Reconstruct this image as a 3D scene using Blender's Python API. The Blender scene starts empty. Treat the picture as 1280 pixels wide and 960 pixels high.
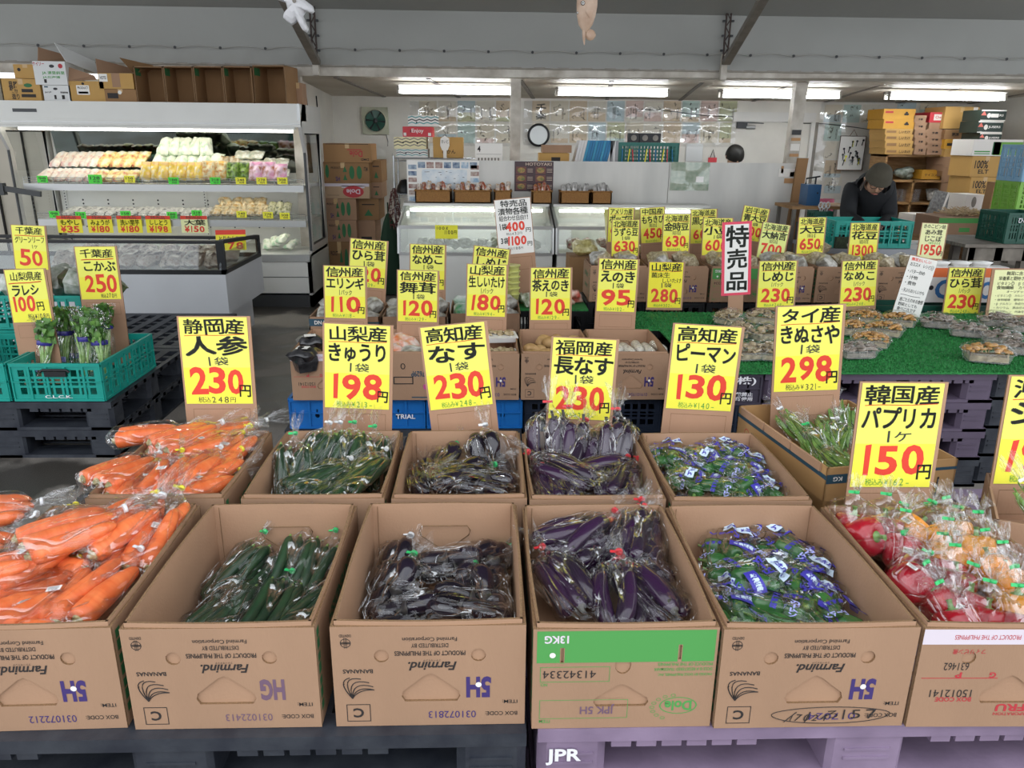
import bpy, math, random
from mathutils import Vector, Matrix, noise
PI = math.pi
S = bpy.context.scene
COL = S.collection

# ---------------------------------------------------------------- camera
CAM_H, PITCH, YAW, ROLL, FPX = 1.65, 17.7, 2.0, 0.6, 960.0
_p, _y, _r = (math.radians(a) for a in (PITCH, YAW, ROLL))
FW = Vector((math.sin(_y)*math.cos(_p), math.cos(_y)*math.cos(_p), -math.sin(_p)))
_r0 = Vector((math.cos(_y), -math.sin(_y), 0)); _u0 = _r0.cross(FW)
RT = math.cos(_r)*_r0 + math.sin(_r)*_u0
UP = -math.sin(_r)*_r0 + math.cos(_r)*_u0
CP = Vector((0, 0, CAM_H))
cd = bpy.data.cameras.new('camera'); cam = bpy.data.objects.new('camera', cd); COL.objects.link(cam)
cam.matrix_world = Matrix(((RT.x, UP.x, -FW.x, CP.x), (RT.y, UP.y, -FW.y, CP.y), (RT.z, UP.z, -FW.z, CP.z), (0, 0, 0, 1)))
cd.sensor_fit = 'HORIZONTAL'; cd.sensor_width = 36.0; cd.lens = 36.0*FPX/1280.0; cd.clip_start = 0.05; cd.clip_end = 200
S.camera = cam

# ---------------------------------------------------------------- exposure, world, lights
S.view_settings.view_transform = 'Standard'; S.view_settings.look = 'None'
S.view_settings.exposure = 0.0; S.view_settings.gamma = 1.0; S.view_settings.use_curve_mapping = False
S.cycles.use_denoising = True
S.cycles.max_bounces = 8; S.cycles.diffuse_bounces = 4; S.cycles.glossy_bounces = 3
S.cycles.transparent_max_bounces = 24; S.cycles.transmission_bounces = 4
S.cycles.sample_clamp_indirect = 6.0; S.cycles.caustics_reflective = False; S.cycles.caustics_refractive = False
W = bpy.data.worlds.new('overcast_sky'); S.world = W; W.use_nodes = True
wn = W.node_tree.nodes; wl = W.node_tree.links; wn.clear()
wo = wn.new('ShaderNodeOutputWorld'); wb = wn.new('ShaderNodeBackground'); wt = wn.new('ShaderNodeTexCoord')
wx = wn.new('ShaderNodeSeparateXYZ'); wr = wn.new('ShaderNodeValToRGB'); wm = wn.new('ShaderNodeTexNoise'); wa = wn.new('ShaderNodeMix'); wa.data_type = 'RGBA'; wa.blend_type = 'MULTIPLY'
wl.new(wt.outputs['Generated'], wx.inputs[0]); wl.new(wx.outputs['Z'], wr.inputs[0])
wr.color_ramp.elements[0].position = 0.0; wr.color_ramp.elements[0].color = (.80, .81, .83, 1)
wr.color_ramp.elements[1].position = 0.55; wr.color_ramp.elements[1].color = (.95, .975, 1.0, 1)
wm.inputs['Scale'].default_value = 2.2; wm.inputs['Detail'].default_value = 4
wl.new(wt.outputs['Generated'], wm.inputs['Vector'])
wc = wn.new('ShaderNodeValToRGB'); wl.new(wm.outputs[0], wc.inputs[0])
wc.color_ramp.elements[0].position = .3; wc.color_ramp.elements[0].color = (.62, .66, .72, 1); wc.color_ramp.elements[1].position = .7
wa.inputs['Factor'].default_value = 1.0
wl.new(wr.outputs[0], wa.inputs['A']); wl.new(wc.outputs[0], wa.inputs['B'])
wl.new(wa.outputs['Result'], wb.inputs['Color']); wb.inputs['Strength'].default_value = SKY = 2.9
wl.new(wb.outputs[0], wo.inputs[0])
TUBE_POWER, CASE_POWER, COUNTER_POWER = 26.0, 9.0, 9.0   # emission strength of the fluorescent tubes

def ray(x, y): return FW + (x-640)/FPX*RT - (y-480)/FPX*UP
def atY(x, y, d):
    v = ray(x, y); return CP + v*(d/v.y)
def atZ(x, y, z):
    v = ray(x, y); return CP + v*((z-CAM_H)/v.z)
def atPlane(x, y, p0, n):
    v = ray(x, y); return CP + v*((p0-CP).dot(n)/v.dot(n))

# ---------------------------------------------------------------- materials
def lin(h):
    if not isinstance(h, str): return tuple(h)[:3]
    h = h.lstrip('#'); o = []
    for i in (0, 2, 4):
        c = int(h[i:i+2], 16)/255
        o.append(c/12.92 if c <= .04045 else ((c+.055)/1.055)**2.4)
    return tuple(o)
MATS = {}
def mat(name, col, rough=.6, metal=0, var=0, vscale=8, bump=0, bscale=60, spec=.5, coat=0, emit=0, trans=0, col2=None, stretch=None, alpha=1, detail=3, bdist=.01, sheen=0):
    """principled material; var mixes col towards col2 (or a darker tone) by noise; bump adds a fine noise relief"""
    if name in MATS: return MATS[name]
    m = bpy.data.materials.new(name); m.use_nodes = True; nt = m.node_tree; N = nt.nodes; L = nt.links
    b = N['Principled BSDF']; c = lin(col)
    b.inputs['Base Color'].default_value = (*c, 1); b.inputs['Roughness'].default_value = rough; b.inputs['Metallic'].default_value = metal
    b.inputs['Specular IOR Level'].default_value = spec; b.inputs['Coat Weight'].default_value = coat; b.inputs['Coat Roughness'].default_value = .12
    b.inputs['Transmission Weight'].default_value = trans; b.inputs['Alpha'].default_value = alpha
    if emit: b.inputs['Emission Color'].default_value = (*c, 1); b.inputs['Emission Strength'].default_value = emit
    if var or bump:
        tc = N.new('ShaderNodeTexCoord'); mp = N.new('ShaderNodeMapping'); L.new(tc.outputs['Object'], mp.inputs[0])
        if stretch: mp.inputs['Scale'].default_value = stretch
    if var:
        n = N.new('ShaderNodeTexNoise'); n.inputs['Scale'].default_value = vscale; n.inputs['Detail'].default_value = detail; L.new(mp.outputs[0], n.inputs['Vector'])
        r = N.new('ShaderNodeValToRGB'); L.new(n.outputs[0], r.inputs[0])
        c2 = lin(col2) if col2 else tuple(x*(1-var) for x in c)
        r.color_ramp.elements[0].position = .35; r.color_ramp.elements[1].position = .68
        r.color_ramp.elements[0].color = (*c2, 1); r.color_ramp.elements[1].color = (*c, 1)
        L.new(r.outputs[0], b.inputs['Base Color'])
    if bump:
        n = N.new('ShaderNodeTexNoise'); n.inputs['Scale'].default_value = bscale; n.inputs['Detail'].default_value = 3; L.new(mp.outputs[0], n.inputs['Vector'])
        q = N.new('ShaderNodeBump'); q.inputs['Strength'].default_value = bump; q.inputs['Distance'].default_value = bdist
        L.new(n.outputs[0], q.inputs['Height']); L.new(q.outputs[0], b.inputs['Normal'])
    MATS[name] = m; return m
def film_mat(name, base=.05, edge=.5, rough=.08, bscale=40, bstr=.5, tint=(1, 1, 1), haze=.0, hazecol=(.9, .93, .97), bdist=.01, crease=0):
    """thin clear plastic: mostly transparent, glossy where creased or seen edge-on"""
    if name in MATS: return MATS[name]
    m = bpy.data.materials.new(name); m.use_nodes = True; nt = m.node_tree; N = nt.nodes; L = nt.links; N.clear()
    o = N.new('ShaderNodeOutputMaterial'); mx = N.new('ShaderNodeMixShader'); t = N.new('ShaderNodeBsdfTransparent'); g = N.new('ShaderNodeBsdfGlossy')
    t.inputs[0].default_value = (*tint, 1); g.inputs['Roughness'].default_value = rough
    lw = N.new('ShaderNodeLayerWeight'); lw.inputs['Blend'].default_value = .35
    pw = N.new('ShaderNodeMath'); pw.operation = 'POWER'; pw.inputs[1].default_value = 2.0; L.new(lw.outputs['Facing'], pw.inputs[0])
    ma = N.new('ShaderNodeMath'); ma.operation = 'MULTIPLY_ADD'; ma.inputs[1].default_value = edge; ma.inputs[2].default_value = base; L.new(pw.outputs[0], ma.inputs[0])
    tc = N.new('ShaderNodeTexCoord'); n = N.new('ShaderNodeTexNoise'); n.inputs['Scale'].default_value = bscale; n.inputs['Detail'].default_value = 1.5; n.inputs['Distortion'].default_value = .9
    mp = N.new('ShaderNodeMapping'); mp.inputs['Scale'].default_value = (.3, 1.1, 1.1); L.new(tc.outputs['Object'], mp.inputs[0]); L.new(mp.outputs[0], n.inputs['Vector'])
    bp = N.new('ShaderNodeBump'); bp.inputs['Strength'].default_value = bstr; bp.inputs['Distance'].default_value = bdist; L.new(n.outputs[0], bp.inputs['Height'])
    L.new(bp.outputs[0], g.inputs['Normal']); L.new(bp.outputs[0], lw.inputs['Normal'])
    fac = ma
    if crease:      # fine sharp folds, seen as thin bright ridges
        n2 = N.new('ShaderNodeTexNoise'); n2.inputs['Scale'].default_value = bscale*.55; n2.inputs['Detail'].default_value = 2; n2.inputs['Distortion'].default_value = .6; L.new(mp.outputs[0], n2.inputs['Vector'])
        a1 = N.new('ShaderNodeMath'); a1.operation = 'SUBTRACT'; a1.inputs[1].default_value = .5; L.new(n2.outputs[0], a1.inputs[0])
        a2 = N.new('ShaderNodeMath'); a2.operation = 'ABSOLUTE'; L.new(a1.outputs[0], a2.inputs[0])
        a3 = N.new('ShaderNodeMapRange'); a3.inputs['From Min'].default_value = 0; a3.inputs['From Max'].default_value = .022; a3.inputs['To Min'].default_value = crease; a3.inputs['To Max'].default_value = 0; L.new(a2.outputs[0], a3.inputs['Value'])
        a4 = N.new('ShaderNodeMath'); a4.operation = 'ADD'; a4.use_clamp = True; L.new(ma.outputs[0], a4.inputs[0]); L.new(a3.outputs[0], a4.inputs[1]); fac = a4
        a5 = N.new('ShaderNodeMath'); a5.operation = 'MULTIPLY_ADD'; a5.inputs[1].default_value = -1.2; L.new(a3.outputs[0], a5.inputs[0]); L.new(n.outputs[0], a5.inputs[2]); L.new(a5.outputs[0], bp.inputs['Height'])
    L.new(fac.outputs[0], mx.inputs[0]); L.new(t.outputs[0], mx.inputs[1]); L.new(g.outputs[0], mx.inputs[2])
    last = mx
    if haze:
        d = N.new('ShaderNodeBsdfDiffuse'); d.inputs[0].default_value = (*hazecol, 1); m2 = N.new('ShaderNodeMixShader'); m2.inputs[0].default_value = haze
        L.new(mx.outputs[0], m2.inputs[1]); L.new(d.outputs[0], m2.inputs[2]); last = m2
    L.new(last.outputs[0], o.inputs[0]); MATS[name] = m; return m

# ---------------------------------------------------------------- text and filled outlines
_tc = bpy.data.curves.new('lettering', 'FONT'); _to = bpy.data.objects.new('lettering', _tc); COL.objects.link(_to)
_tc.resolution_u = 3
_glyph = {}
def glyph(ch, bold=0.0):
    """flat mesh of a string: (2D points, faces, bounds)"""
    k = (ch, bold)
    if k not in _glyph:
        _tc.body = ch; _tc.offset = bold
        bpy.context.view_layer.update()
        me = _to.evaluated_get(bpy.context.evaluated_depsgraph_get()).to_mesh()
        vs = [(v.co.x, v.co.y) for v in me.vertices]; fs = [tuple(p.vertices) for p in me.polygons]
        _to.evaluated_get(bpy.context.evaluated_depsgraph_get()).to_mesh_clear()
        if vs: bb = (min(v[0] for v in vs), max(v[0] for v in vs), min(v[1] for v in vs), max(v[1] for v in vs))
        else: bb = (0, 1, 0, 1)
        _glyph[k] = (vs, fs, bb)
    return _glyph[k]
def fill2d(loops):
    """fill outlines with holes (even-odd) -> 2D points, faces"""
    c = bpy.data.curves.new('outline', 'CURVE'); c.dimensions = '2D'; c.fill_mode = 'BOTH'
    for lp in loops:
        sp = c.splines.new('POLY'); sp.points.add(len(lp)-1); sp.use_cyclic_u = True
        for i, (x, y) in enumerate(lp): sp.points[i].co = (x, y, 0, 1)
    o = bpy.data.objects.new('outline', c); COL.objects.link(o); bpy.context.view_layer.update()
    ev = o.evaluated_get(bpy.context.evaluated_depsgraph_get()); me = ev.to_mesh()
    vs = [(v.co.x, v.co.y) for v in me.vertices]; fs = [tuple(p.vertices) for p in me.polygons]
    ev.to_mesh_clear(); bpy.data.objects.remove(o); bpy.data.curves.remove(c)
    return vs, fs
def circle(cx, cy, rx, ry=None, n=16): return [(cx+rx*math.cos(2*PI*i/n), cy+(ry or rx)*math.sin(2*PI*i/n)) for i in range(n)]
def V(*a): return Vector(a)
class Fr:
    """a flat frame: origin and two unit axes; points are (x, y, out)"""
    def __init__(s, o, ex, ey): s.o = Vector(o); s.x = Vector(ex); s.y = Vector(ey); s.n = s.x.cross(s.y)
    def __call__(s, x, y, h=0): return s.o + s.x*x + s.y*y + s.n*h
class MB:
    """collects geometry with material slots and links it as one mesh object"""
    def __init__(s, T=None): s.v = []; s.f = []; s.m = []; s.s = []; s.T = T
    def add(s, vs, fs, mi=0, smooth=False):
        b = len(s.v)
        s.v.extend(tuple(s.T @ Vector(v)) if s.T else tuple(v) for v in vs)
        for f in fs: s.f.append(tuple(b+i for i in f)); s.m.append(mi); s.s.append(smooth)
    def box(s, x0, x1, y0, y1, z0, z1, mi=0):
        s.add([(x, y, z) for z in (z0, z1) for y in (y0, y1) for x in (x0, x1)],
              [(0, 2, 3, 1), (4, 5, 7, 6), (0, 1, 5, 4), (2, 6, 7, 3), (0, 4, 6, 2), (1, 3, 7, 5)], mi)
    def hexa(s, p, mi=0):
        s.add(p, [(0, 2, 3, 1), (4, 5, 7, 6), (0, 1, 5, 4), (2, 6, 7, 3), (0, 4, 6, 2), (1, 3, 7, 5)], mi)
    def bar(s, a, b, w, h, mi=0, up=(0, 0, 1)):
        a = Vector(a); b = Vector(b); d = (b-a).normalized(); sd = d.cross(Vector(up))
        if sd.length < 1e-4: sd = d.cross(Vector((1, 0, 0)))
        sd.normalize(); u = sd.cross(d)
        s.hexa([q+sd*i*w/2+u*j*h/2 for q in (a, b) for j in (-1, 1) for i in (-1, 1)], mi)
    def tube(s, pts, r, n=8, mi=0, cap=True, smooth=True):
        pts = [Vector(p) for p in pts]; m = len(pts); rr = r if isinstance(r, (list, tuple)) else [r]*m
        rings = []; ref = Vector((0, 0, 1))
        for i, p in enumerate(pts):
            d = (pts[min(i+1, m-1)]-pts[max(i-1, 0)]).normalized()
            a = d.cross(ref)
            if a.length < .05: a = d.cross(Vector((1, 0, 0)))
            a.normalize(); b = a.cross(d)
            rings.append([p+(a*math.cos(2*PI*k/n)+b*math.sin(2*PI*k/n))*rr[i] for k in range(n)])
        vs = [v for q in rings for v in q]
        fs = [(i*n+k, i*n+(k+1) % n, (i+1)*n+(k+1) % n, (i+1)*n+k) for i in range(m-1) for k in range(n)]
        s.add(vs, fs, mi, smooth)
        if cap: s.add(rings[0], [tuple(range(n))[::-1]], mi); s.add(rings[-1], [tuple(range(n))], mi)
    def revolve(s, prof, n=16, mi=0, smooth=True, axis='z', c=(0, 0, 0), mod=None, cap=True):
        """prof = [(radius, along)]; mod(angle, i) scales the radius"""
        vs = []
        for i, (r, z) in enumerate(prof):
            for k in range(n):
                a = 2*PI*k/n; q = r*(mod(a, i) if mod else 1)
                x, y = q*math.cos(a), q*math.sin(a)
                p = (x, y, z) if axis == 'z' else (z, x, y) if axis == 'x' else (y, z, x)
                vs.append((p[0]+c[0], p[1]+c[1], p[2]+c[2]))
        s.add(vs, [(i*n+k, i*n+(k+1) % n, (i+1)*n+(k+1) % n, (i+1)*n+k) for i in range(len(prof)-1) for k in range(n)], mi, smooth)
        m = len(prof)
        if cap and prof[0][0] > 1e-5: s.add(vs[:n], [tuple(range(n))[::-1]], mi)
        if cap and prof[-1][0] > 1e-5: s.add(vs[-n:], [tuple(range(n))], mi)
    def grid(s, fn, nu, nv, closed=False, mi=0, smooth=True):
        vs = [fn(i/nu, j/nv) for j in range(nv+1) for i in range(nu if closed else nu+1)]
        w = nu if closed else nu+1
        s.add(vs, [(j*w+i, j*w+(i+1) % w, (j+1)*w+(i+1) % w, (j+1)*w+i) for j in range(nv) for i in range(nu)], mi, smooth)
    def plate(s, fr, loops, th=0, h=0, mi=0, edge=None):
        """filled outline (with holes) in a frame; th > 0 gives it thickness behind"""
        vs, fs = fill2d(loops)
        s.add([fr(x, y, h) for x, y in vs], fs, mi)
        if th:
            s.add([fr(x, y, h-th) for x, y in vs], [f[::-1] for f in fs], mi)
            for lp in loops:
                n = len(lp)
                s.add([fr(x, y, h) for x, y in lp]+[fr(x, y, h-th) for x, y in lp], [(i, (i+1) % n, n+(i+1) % n, n+i) for i in range(n)], mi if edge is None else edge)
    def rect(s, fr, x0, y0, x1, y1, h=0, mi=0):
        s.add([fr(x0, y0, h), fr(x1, y0, h), fr(x1, y1, h), fr(x0, y1, h)], [(0, 1, 2, 3)], mi)
    def text(s, fr, t, x0, y0, x1, y1, mi=0, bold=0.0, h=.0006, flip=False, shear=0):
        """a printed string fitted to a rectangle (flip turns it upside down)"""
        vs, fs, bb = glyph(t, bold)
        sx = (x1-x0)/max(bb[1]-bb[0], 1e-6); sy = (y1-y0)/max(bb[3]-bb[2], 1e-6)
        P = []
        for x, y in vs:
            a, b = x0+(x-bb[0])*sx, y0+(y-bb[2])*sy
            a += shear*(b-(y0+y1)/2)
            if flip: a, b = x0+x1-a, y0+y1-b
            P.append(fr(a, b, h))
        s.add(P, fs, mi)
    def write(s, fr, t, x0, y0, x1, y1, mi=0, bold=.02, h=.0006, rnd=None, fill=False, slant=0):
        """brush lettering: one character per cell, each a little turned and scaled"""
        n = len(t); rnd = rnd or random.Random(sum(map(ord, t))); H = y1-y0
        wt = [.55 if c in '1I!.,' else 1 for c in t]; W1 = (x1-x0)/sum(wt); xc = x0
        for i, ch in enumerate(t):
            w = W1*wt[i]; cx0 = xc; xc += w
            if ch in ' \u3000': continue
            if ch == '1' and fill:      # a plain brush stroke
                q = min(w*.42, H*.16); k = rnd.uniform(-.05, .12)*w; c = cx0+w/2
                s.add([fr(c-q/2-k, y0+.01*H, h), fr(c+q/2-k, y0, h), fr(c+q*.6+k, y1, h), fr(c-q*.55+k, y1-.03*H, h)], [(0, 1, 2, 3)], mi); continue
            wide = ord(ch) > 0x2fff and bold > .01          # thicken brush characters by overlaying shifted copies
            vs, fs, bb = glyph(ch, 0.0 if wide else bold)
            sh = bold*.62*(.7 if ch in '舞静繁梨福養黒種漬' else 1)
            if fill or ord(ch) < 256:
                ex0, ex1, ey0, ey1 = bb; px = .06*(ex1-ex0); ex0 -= px; ex1 += px
                if not fill:
                    if ch in '-¥!.,・': ey0, ey1 = -.1, .8
                    if ch == '1': ex0 -= .12; ex1 += .12
                    ex0 -= .1; ex1 += .1
            else: ex0, ex1, ey0, ey1 = 0, .95, -.1, .86
            a = rnd.uniform(-.07, .07); k = rnd.uniform(.94, 1.06); dy = rnd.uniform(-.03, .03)*H
            cx, cy = (ex0+ex1)/2, (ey0+ey1)/2; P = []
            for dx_, dz_ in ((-sh, -sh), (sh, -sh), (-sh, sh), (sh, sh), (0, 0)) if wide else ((0, 0),):
                P = []
                for x, y in vs:
                    u, v = (x+dx_-cx)/(ex1-ex0)*w*k, (y+dz_-cy)/(ey1-ey0)*H*k
                    u, v = u*math.cos(a)-v*math.sin(a)+v*slant, u*math.sin(a)+v*math.cos(a)
                    P.append(fr(cx0+w*.5+u, (y0+y1)/2+v+dy, h))
                s.add(P, fs, mi)
    def weld(s):
        ix = {}; mp = []
        for v in s.v: mp.append(ix.setdefault(tuple(round(c, 6) for c in v), len(ix)))
        s.v = list(ix); s.f = [tuple(mp[q] for q in f) for f in s.f]
    def build(s, name, mats, parent=None, loc=None):
        me = bpy.data.meshes.new(name); me.from_pydata(s.v, [], s.f)
        me.polygons.foreach_set('material_index', s.m); me.polygons.foreach_set('use_smooth', s.s)
        for m in (mats if isinstance(mats, (list, tuple)) else [mats]): me.materials.append(m)
        me.update(); o = bpy.data.objects.new(name, me); COL.objects.link(o)
        if parent is not None: o.parent = parent
        if loc is not None: o.location = loc
        return o
def tag(o, label=None, cat=None, group=None, kind=None):
    if label: o['label'] = label
    if cat: o['category'] = cat
    if group: o['group'] = group
    if kind: o['kind'] = kind
    return o
def thing(name, label, cat, loc=(0, 0, 0), rz=0, group=None):
    o = bpy.data.objects.new(name, None); o.empty_display_size = .05; COL.objects.link(o)
    o.location = loc; o.rotation_euler = (0, 0, rz); return tag(o, label, cat, group)
def struct(mb, name, mats, loc=None): return tag(mb.build(name, mats, None, loc), kind='structure')
def dup(o, label=None, parent=None):
    c = o.copy(); COL.objects.link(c)
    if parent is not None: c.parent = parent
    if label: c['label'] = label
    for ch in list(o.children): dup(ch, None, c)
    return c
ORD = ['first', 'second', 'third', 'fourth', 'fifth', 'sixth', 'seventh', 'eighth', 'ninth', 'tenth', 'eleventh', 'twelfth', 'thirteenth', 'fourteenth', 'fifteenth', 'sixteenth', 'seventeenth', 'eighteenth', 'nineteenth', 'twentieth']
R = random.Random(7)
# ================================================================ SETTING
M_wall = mat('cream_wall_paint', '#dedad0', .75, var=.12, vscale=2.5, bump=.12, bscale=30, detail=6)
M_white = mat('white_paint', '#dedcd6', .5, var=.08, vscale=3, bump=.08, bscale=40)
M_lintel = mat('chipped_white_beam_paint', '#d2cdc2', .6, var=.25, vscale=6, col2='#a79f92', bump=.15, bscale=30, detail=8)
M_tarp = mat('grey_tarpaulin', '#9a9b96', .55, var=.06, vscale=1.2, bump=.25, bscale=3, bdist=.05)
M_steel = mat('weathered_steel', '#8d877d', .5, .3, var=.3, vscale=9, bump=.1, bscale=60)
M_rust = mat('rusty_lattice_steel', '#4a3c36', .7, .2, var=.4, vscale=20)
M_black = mat('black_plastic', '#141518', .45)
M_rope = mat('pale_rope', '#a9a7a2', .8)
M_dark = mat('black_panel_seam', '#1a1815', .9)  # black vertical seams in the beige cladding
M_ceil = mat('ceiling_panel', '#cfc9bd', .6, var=.15, vscale=1.5, col2='#b5aa9a')
M_asph = bpy.data.materials.new('wet_asphalt'); M_asph.use_nodes = True
def _asphalt():
    nt = M_asph.node_tree; N = nt.nodes; L = nt.links; b = N['Principled BSDF']
    tc = N.new('ShaderNodeTexCoord'); n1 = N.new('ShaderNodeTexNoise'); n1.inputs['Scale'].default_value = 1.6; n1.inputs['Detail'].default_value = 6
    n2 = N.new('ShaderNodeTexNoise'); n2.inputs['Scale'].default_value = 140; n2.inputs['Detail'].default_value = 2
    for n in (n1, n2): L.new(tc.outputs['Object'], n.inputs['Vector'])
    r = N.new('ShaderNodeValToRGB'); L.new(n1.outputs[0], r.inputs[0]); e = r.color_ramp.elements
    e[0].position = .47; e[0].color = (*lin('#45413c'), 1); e[1].position = .56; e[1].color = (*lin('#857f78'), 1)
    rr = N.new('ShaderNodeValToRGB'); L.new(n1.outputs[0], rr.inputs[0]); e = rr.color_ramp.elements
    e[0].position = .47; e[0].color = (.28,)*3+(1,); e[1].position = .56; e[1].color = (.8,)*3+(1,)
    mx = N.new('ShaderNodeMix'); mx.data_type = 'RGBA'; mx.blend_type = 'OVERLAY'; mx.inputs['Factor'].default_value = .5
    L.new(r.outputs[0], mx.inputs['A']); L.new(n2.outputs[0], mx.inputs['B']); L.new(mx.outputs['Result'], b.inputs['Base Color']); L.new(rr.outputs[0], b.inputs['Roughness'])
    q = N.new('ShaderNodeBump'); q.inputs['Strength'].default_value = .5; q.inputs['Distance'].default_value = .004; L.new(n2.outputs[0], q.inputs['Height']); L.new(q.outputs[0], b.inputs['Normal'])
_asphalt()
m = MB(); m.box(-9, 9, -6, 11, -.1, 0); struct(m, 'floor', M_asph)
YB = 10.5; YL = 8.38; XL = -1.97; XR = 6.35
m = MB(); m.box(XL-.1, XR+.1, YB, YB+.1, 0, 2.45); struct(m, 'wall_back', M_wall)
m = MB(); m.box(XL-.12, XL, 8.72, YB, 0, 2.4); struct(m, 'wall_left', M_wall)
m = MB(); m.box(XR, XR+.12, 8.05, YB, 0, 2.4); struct(m, 'wall_right', M_wall)
m = MB(); m.box(-8, XL-.12, 8.72, 8.84, 0, 2.2); m.box(-5.28, -5.26, 8.70, 8.72, .1, 2.1, 1); m.box(-4.93, -4.915, 8.70, 8.72, .1, 2.1, 1); struct(m, 'wall_front', [mat('beige_cladding', '#b9b2a3', .6, var=.1, vscale=2), M_dark])
# ceiling slopes a little down to the back wall
m = MB(); m.hexa([(XL-.1, 8.45, 2.24), (XR+.1, 8.1, 2.24), (XL-.1, YB, 2.15), (XR+.1, YB, 2.15), (XL-.1, 8.45, 2.32), (XR+.1, 8.45, 2.32), (XL-.1, YB, 2.25), (XR+.1, YB, 2.25)])
for i in range(9):     # perforated joint strips in the ceiling
    x = -1.55+i*.95; m.bar((x, 8.52, 2.233), (x+.25, 10.48, 2.147), .045, .012, 1)
struct(m, 'ceiling', [M_ceil, mat('ceiling_joint_strip', '#9b938a', .6, var=.5, vscale=60, col2='#5d5750')])
zt = atY(645, 85, YL).z; zb = atY(645, 98, YL).z
m = MB(); m.box(-8, 8, YL, YL+.12, zb, zt); m.box(-8, 8, YL-.03, YL, zt-.012, zt+.006, 1); struct(m, 'trim_1', [M_lintel, M_steel])
def post(name, px, w, lean, z0):
    a = atY(px, 92, YL+.02); m = MB()
    m.hexa([(a.x-w/2-lean, YL+.01, z0), (a.x+w/2-lean, YL+.01, z0), (a.x-w/2-lean, YL+.11, z0), (a.x+w/2-lean, YL+.11, z0),
            (a.x-w/2, YL+.01, zb), (a.x+w/2, YL+.01, zb), (a.x-w/2, YL+.11, zb), (a.x+w/2, YL+.11, zb)])
    return m, a
m, a = post('', 645, .105, 0, 0); struct(m, 'trim_2', M_lintel)
m, a = post('', 1004, .125, .03, 0)
for i, (z, h, c) in enumerate(((1.66, .03, 1), (1.56, .07, 2), (1.50, .03, 1), (1.72, .05, 3))): m.box(a.x-.05, a.x+.045, YL+.001, YL+.01, z, z+h, c)
struct(m, 'trim_3', [M_lintel, mat('masking_tape', '#b98e62', .7), mat('white_note', '#e8e4dc', .7), M_black])
m, a = post('', 388, .1, 0, zb-.01); m = MB(); m.box(XL-.02, XL+.09, YL+.01, YL+.11, 0, zb); struct(m, 'trim_4', M_lintel)
# door opening in the back wall: head beam, jamb, recessed leaf
a = atY(917, 140, YB-.03); b = atY(1012, 153, YB-.03); c = atY(1022, 330, YB-.03)
m = MB(); m.box(a.x, b.x+.07, YB-.05, YB, b.z, a.z); m.box(b.x+.02, b.x+.07, YB-.06, YB, 0, b.z); m.box(b.x+.075, b.x+.12, YB-.04, YB, 0, b.z, 1); struct(m, 'trim_5', [M_white, M_steel])
m = MB(); m.box(a.x, b.x+.02, YB-.012, YB, 0, b.z); D1 = struct(m, 'door_1', M_wall)
# partition of white boards with a top edge at about 1.45 m
a = atY(508, 202, 7.78); b = atY(1000, 202, 7.78)
PX0, PX1, PZ = a.x, b.x, (a.z+b.z)/2
M_part = mat('scuffed_white_board', '#d8d6cf', .45, var=.1, vscale=4, stretch=(1, 1, .25), col2='#c4c3bd', bump=.05, bscale=10)
m = MB()
n = 3
for i in range(n):
    x0 = PX0+(PX1-PX0)*i/n; x1 = PX0+(PX1-PX0)*(i+1)/n
    m.box(x0, x1-.006, 7.78, 7.80, .05, PZ)
m.box(PX0, PX1, 7.80, 7.84, .05, PZ-.05)
struct(m, 'wall_partition', M_part)
# canopy: upright tarpaulin wall over the beam, roof sheet rising towards the street
zr = atY(640, 66, YL-.05).z; zw = atY(640, 15, YL-.05).z
m = MB()
def tw(u, v):
    x = -8+16*u; z = zr+(zw-zr)*v
    return (x, YL-.05+.02*math.sin(x*1.3)*math.sin(v*PI)-.012*(1-v)*abs(math.sin(x*PI/.44)), z-(1-v)*.012*(1-abs(math.sin(x*PI/.44))))
m.grid(tw, 220, 8)
m.grid(lambda u, v: (-8+16*u, YL-.05+.02*v+.006*math.sin(u*190+v*3)*(1-v)+.006*math.sin(u*423+2*v), zr+.03+(zt-zr-.03)*v), 260, 4)
def rf(u, v):
    x = -8+16*u; y = YL-.05-v*6.9
    return (x, y, zw+v*1.25+.10*math.sin(v*PI)+.012*math.sin(x*2.1)*math.sin(v*9))
m.grid(rf, 60, 28)
for i in range(37):    # eyelets along the hem
    x = -7.9+.44*i; m.revolve([(.014, -.01), (.014, .0)], 8, 1, axis='y', c=(x, YL-.075, zr+.004))
rope = [(-8+16*i/296, YL-.08, zr+.02-.022*(1-abs(math.sin(PI*(-8+16*i/296+7.9)/.44)))) for i in range(297)]
m.tube(rope, .004, 5, 2)
struct(m, 'canopy', [M_tarp, M_black, M_rope])
# lattice frames of the canopy and the slanted struts in front of them
def lattice(name, px):
    a = atY(px, 78, YL-.1); h = zw+.35-a.z; m = MB()
    for s in (-.022, .022): m.tube([(a.x+s, YL-.1, a.z-.02), (a.x+s, YL-.1, a.z+h)], .009, 6)
    n = 12
    for i in range(n): m.tube([(a.x+(-.02 if i % 2 else .02), YL-.1, a.z+h*i/n), (a.x+(.02 if i % 2 else -.02), YL-.1, a.z+h*(i+1)/n)], .006, 5)
    for i in range(7):
        z = a.z+.1+i*.135; m.box(a.x-.055, a.x-.03, YL-.12, YL-.09, z, z+.018, 1); m.box(a.x+.03, a.x+.055, YL-.12, YL-.09, z, z+.018, 1)
    m.box(a.x-.03, a.x+.03, YL-.1, YL-.04, zb-.0, a.z+.08, 2)
    return tag(m.build(name, [M_rust, M_black, M_lintel]), kind='structure')
lattice('trim_6', 394); lattice('trim_7', 906)
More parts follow.
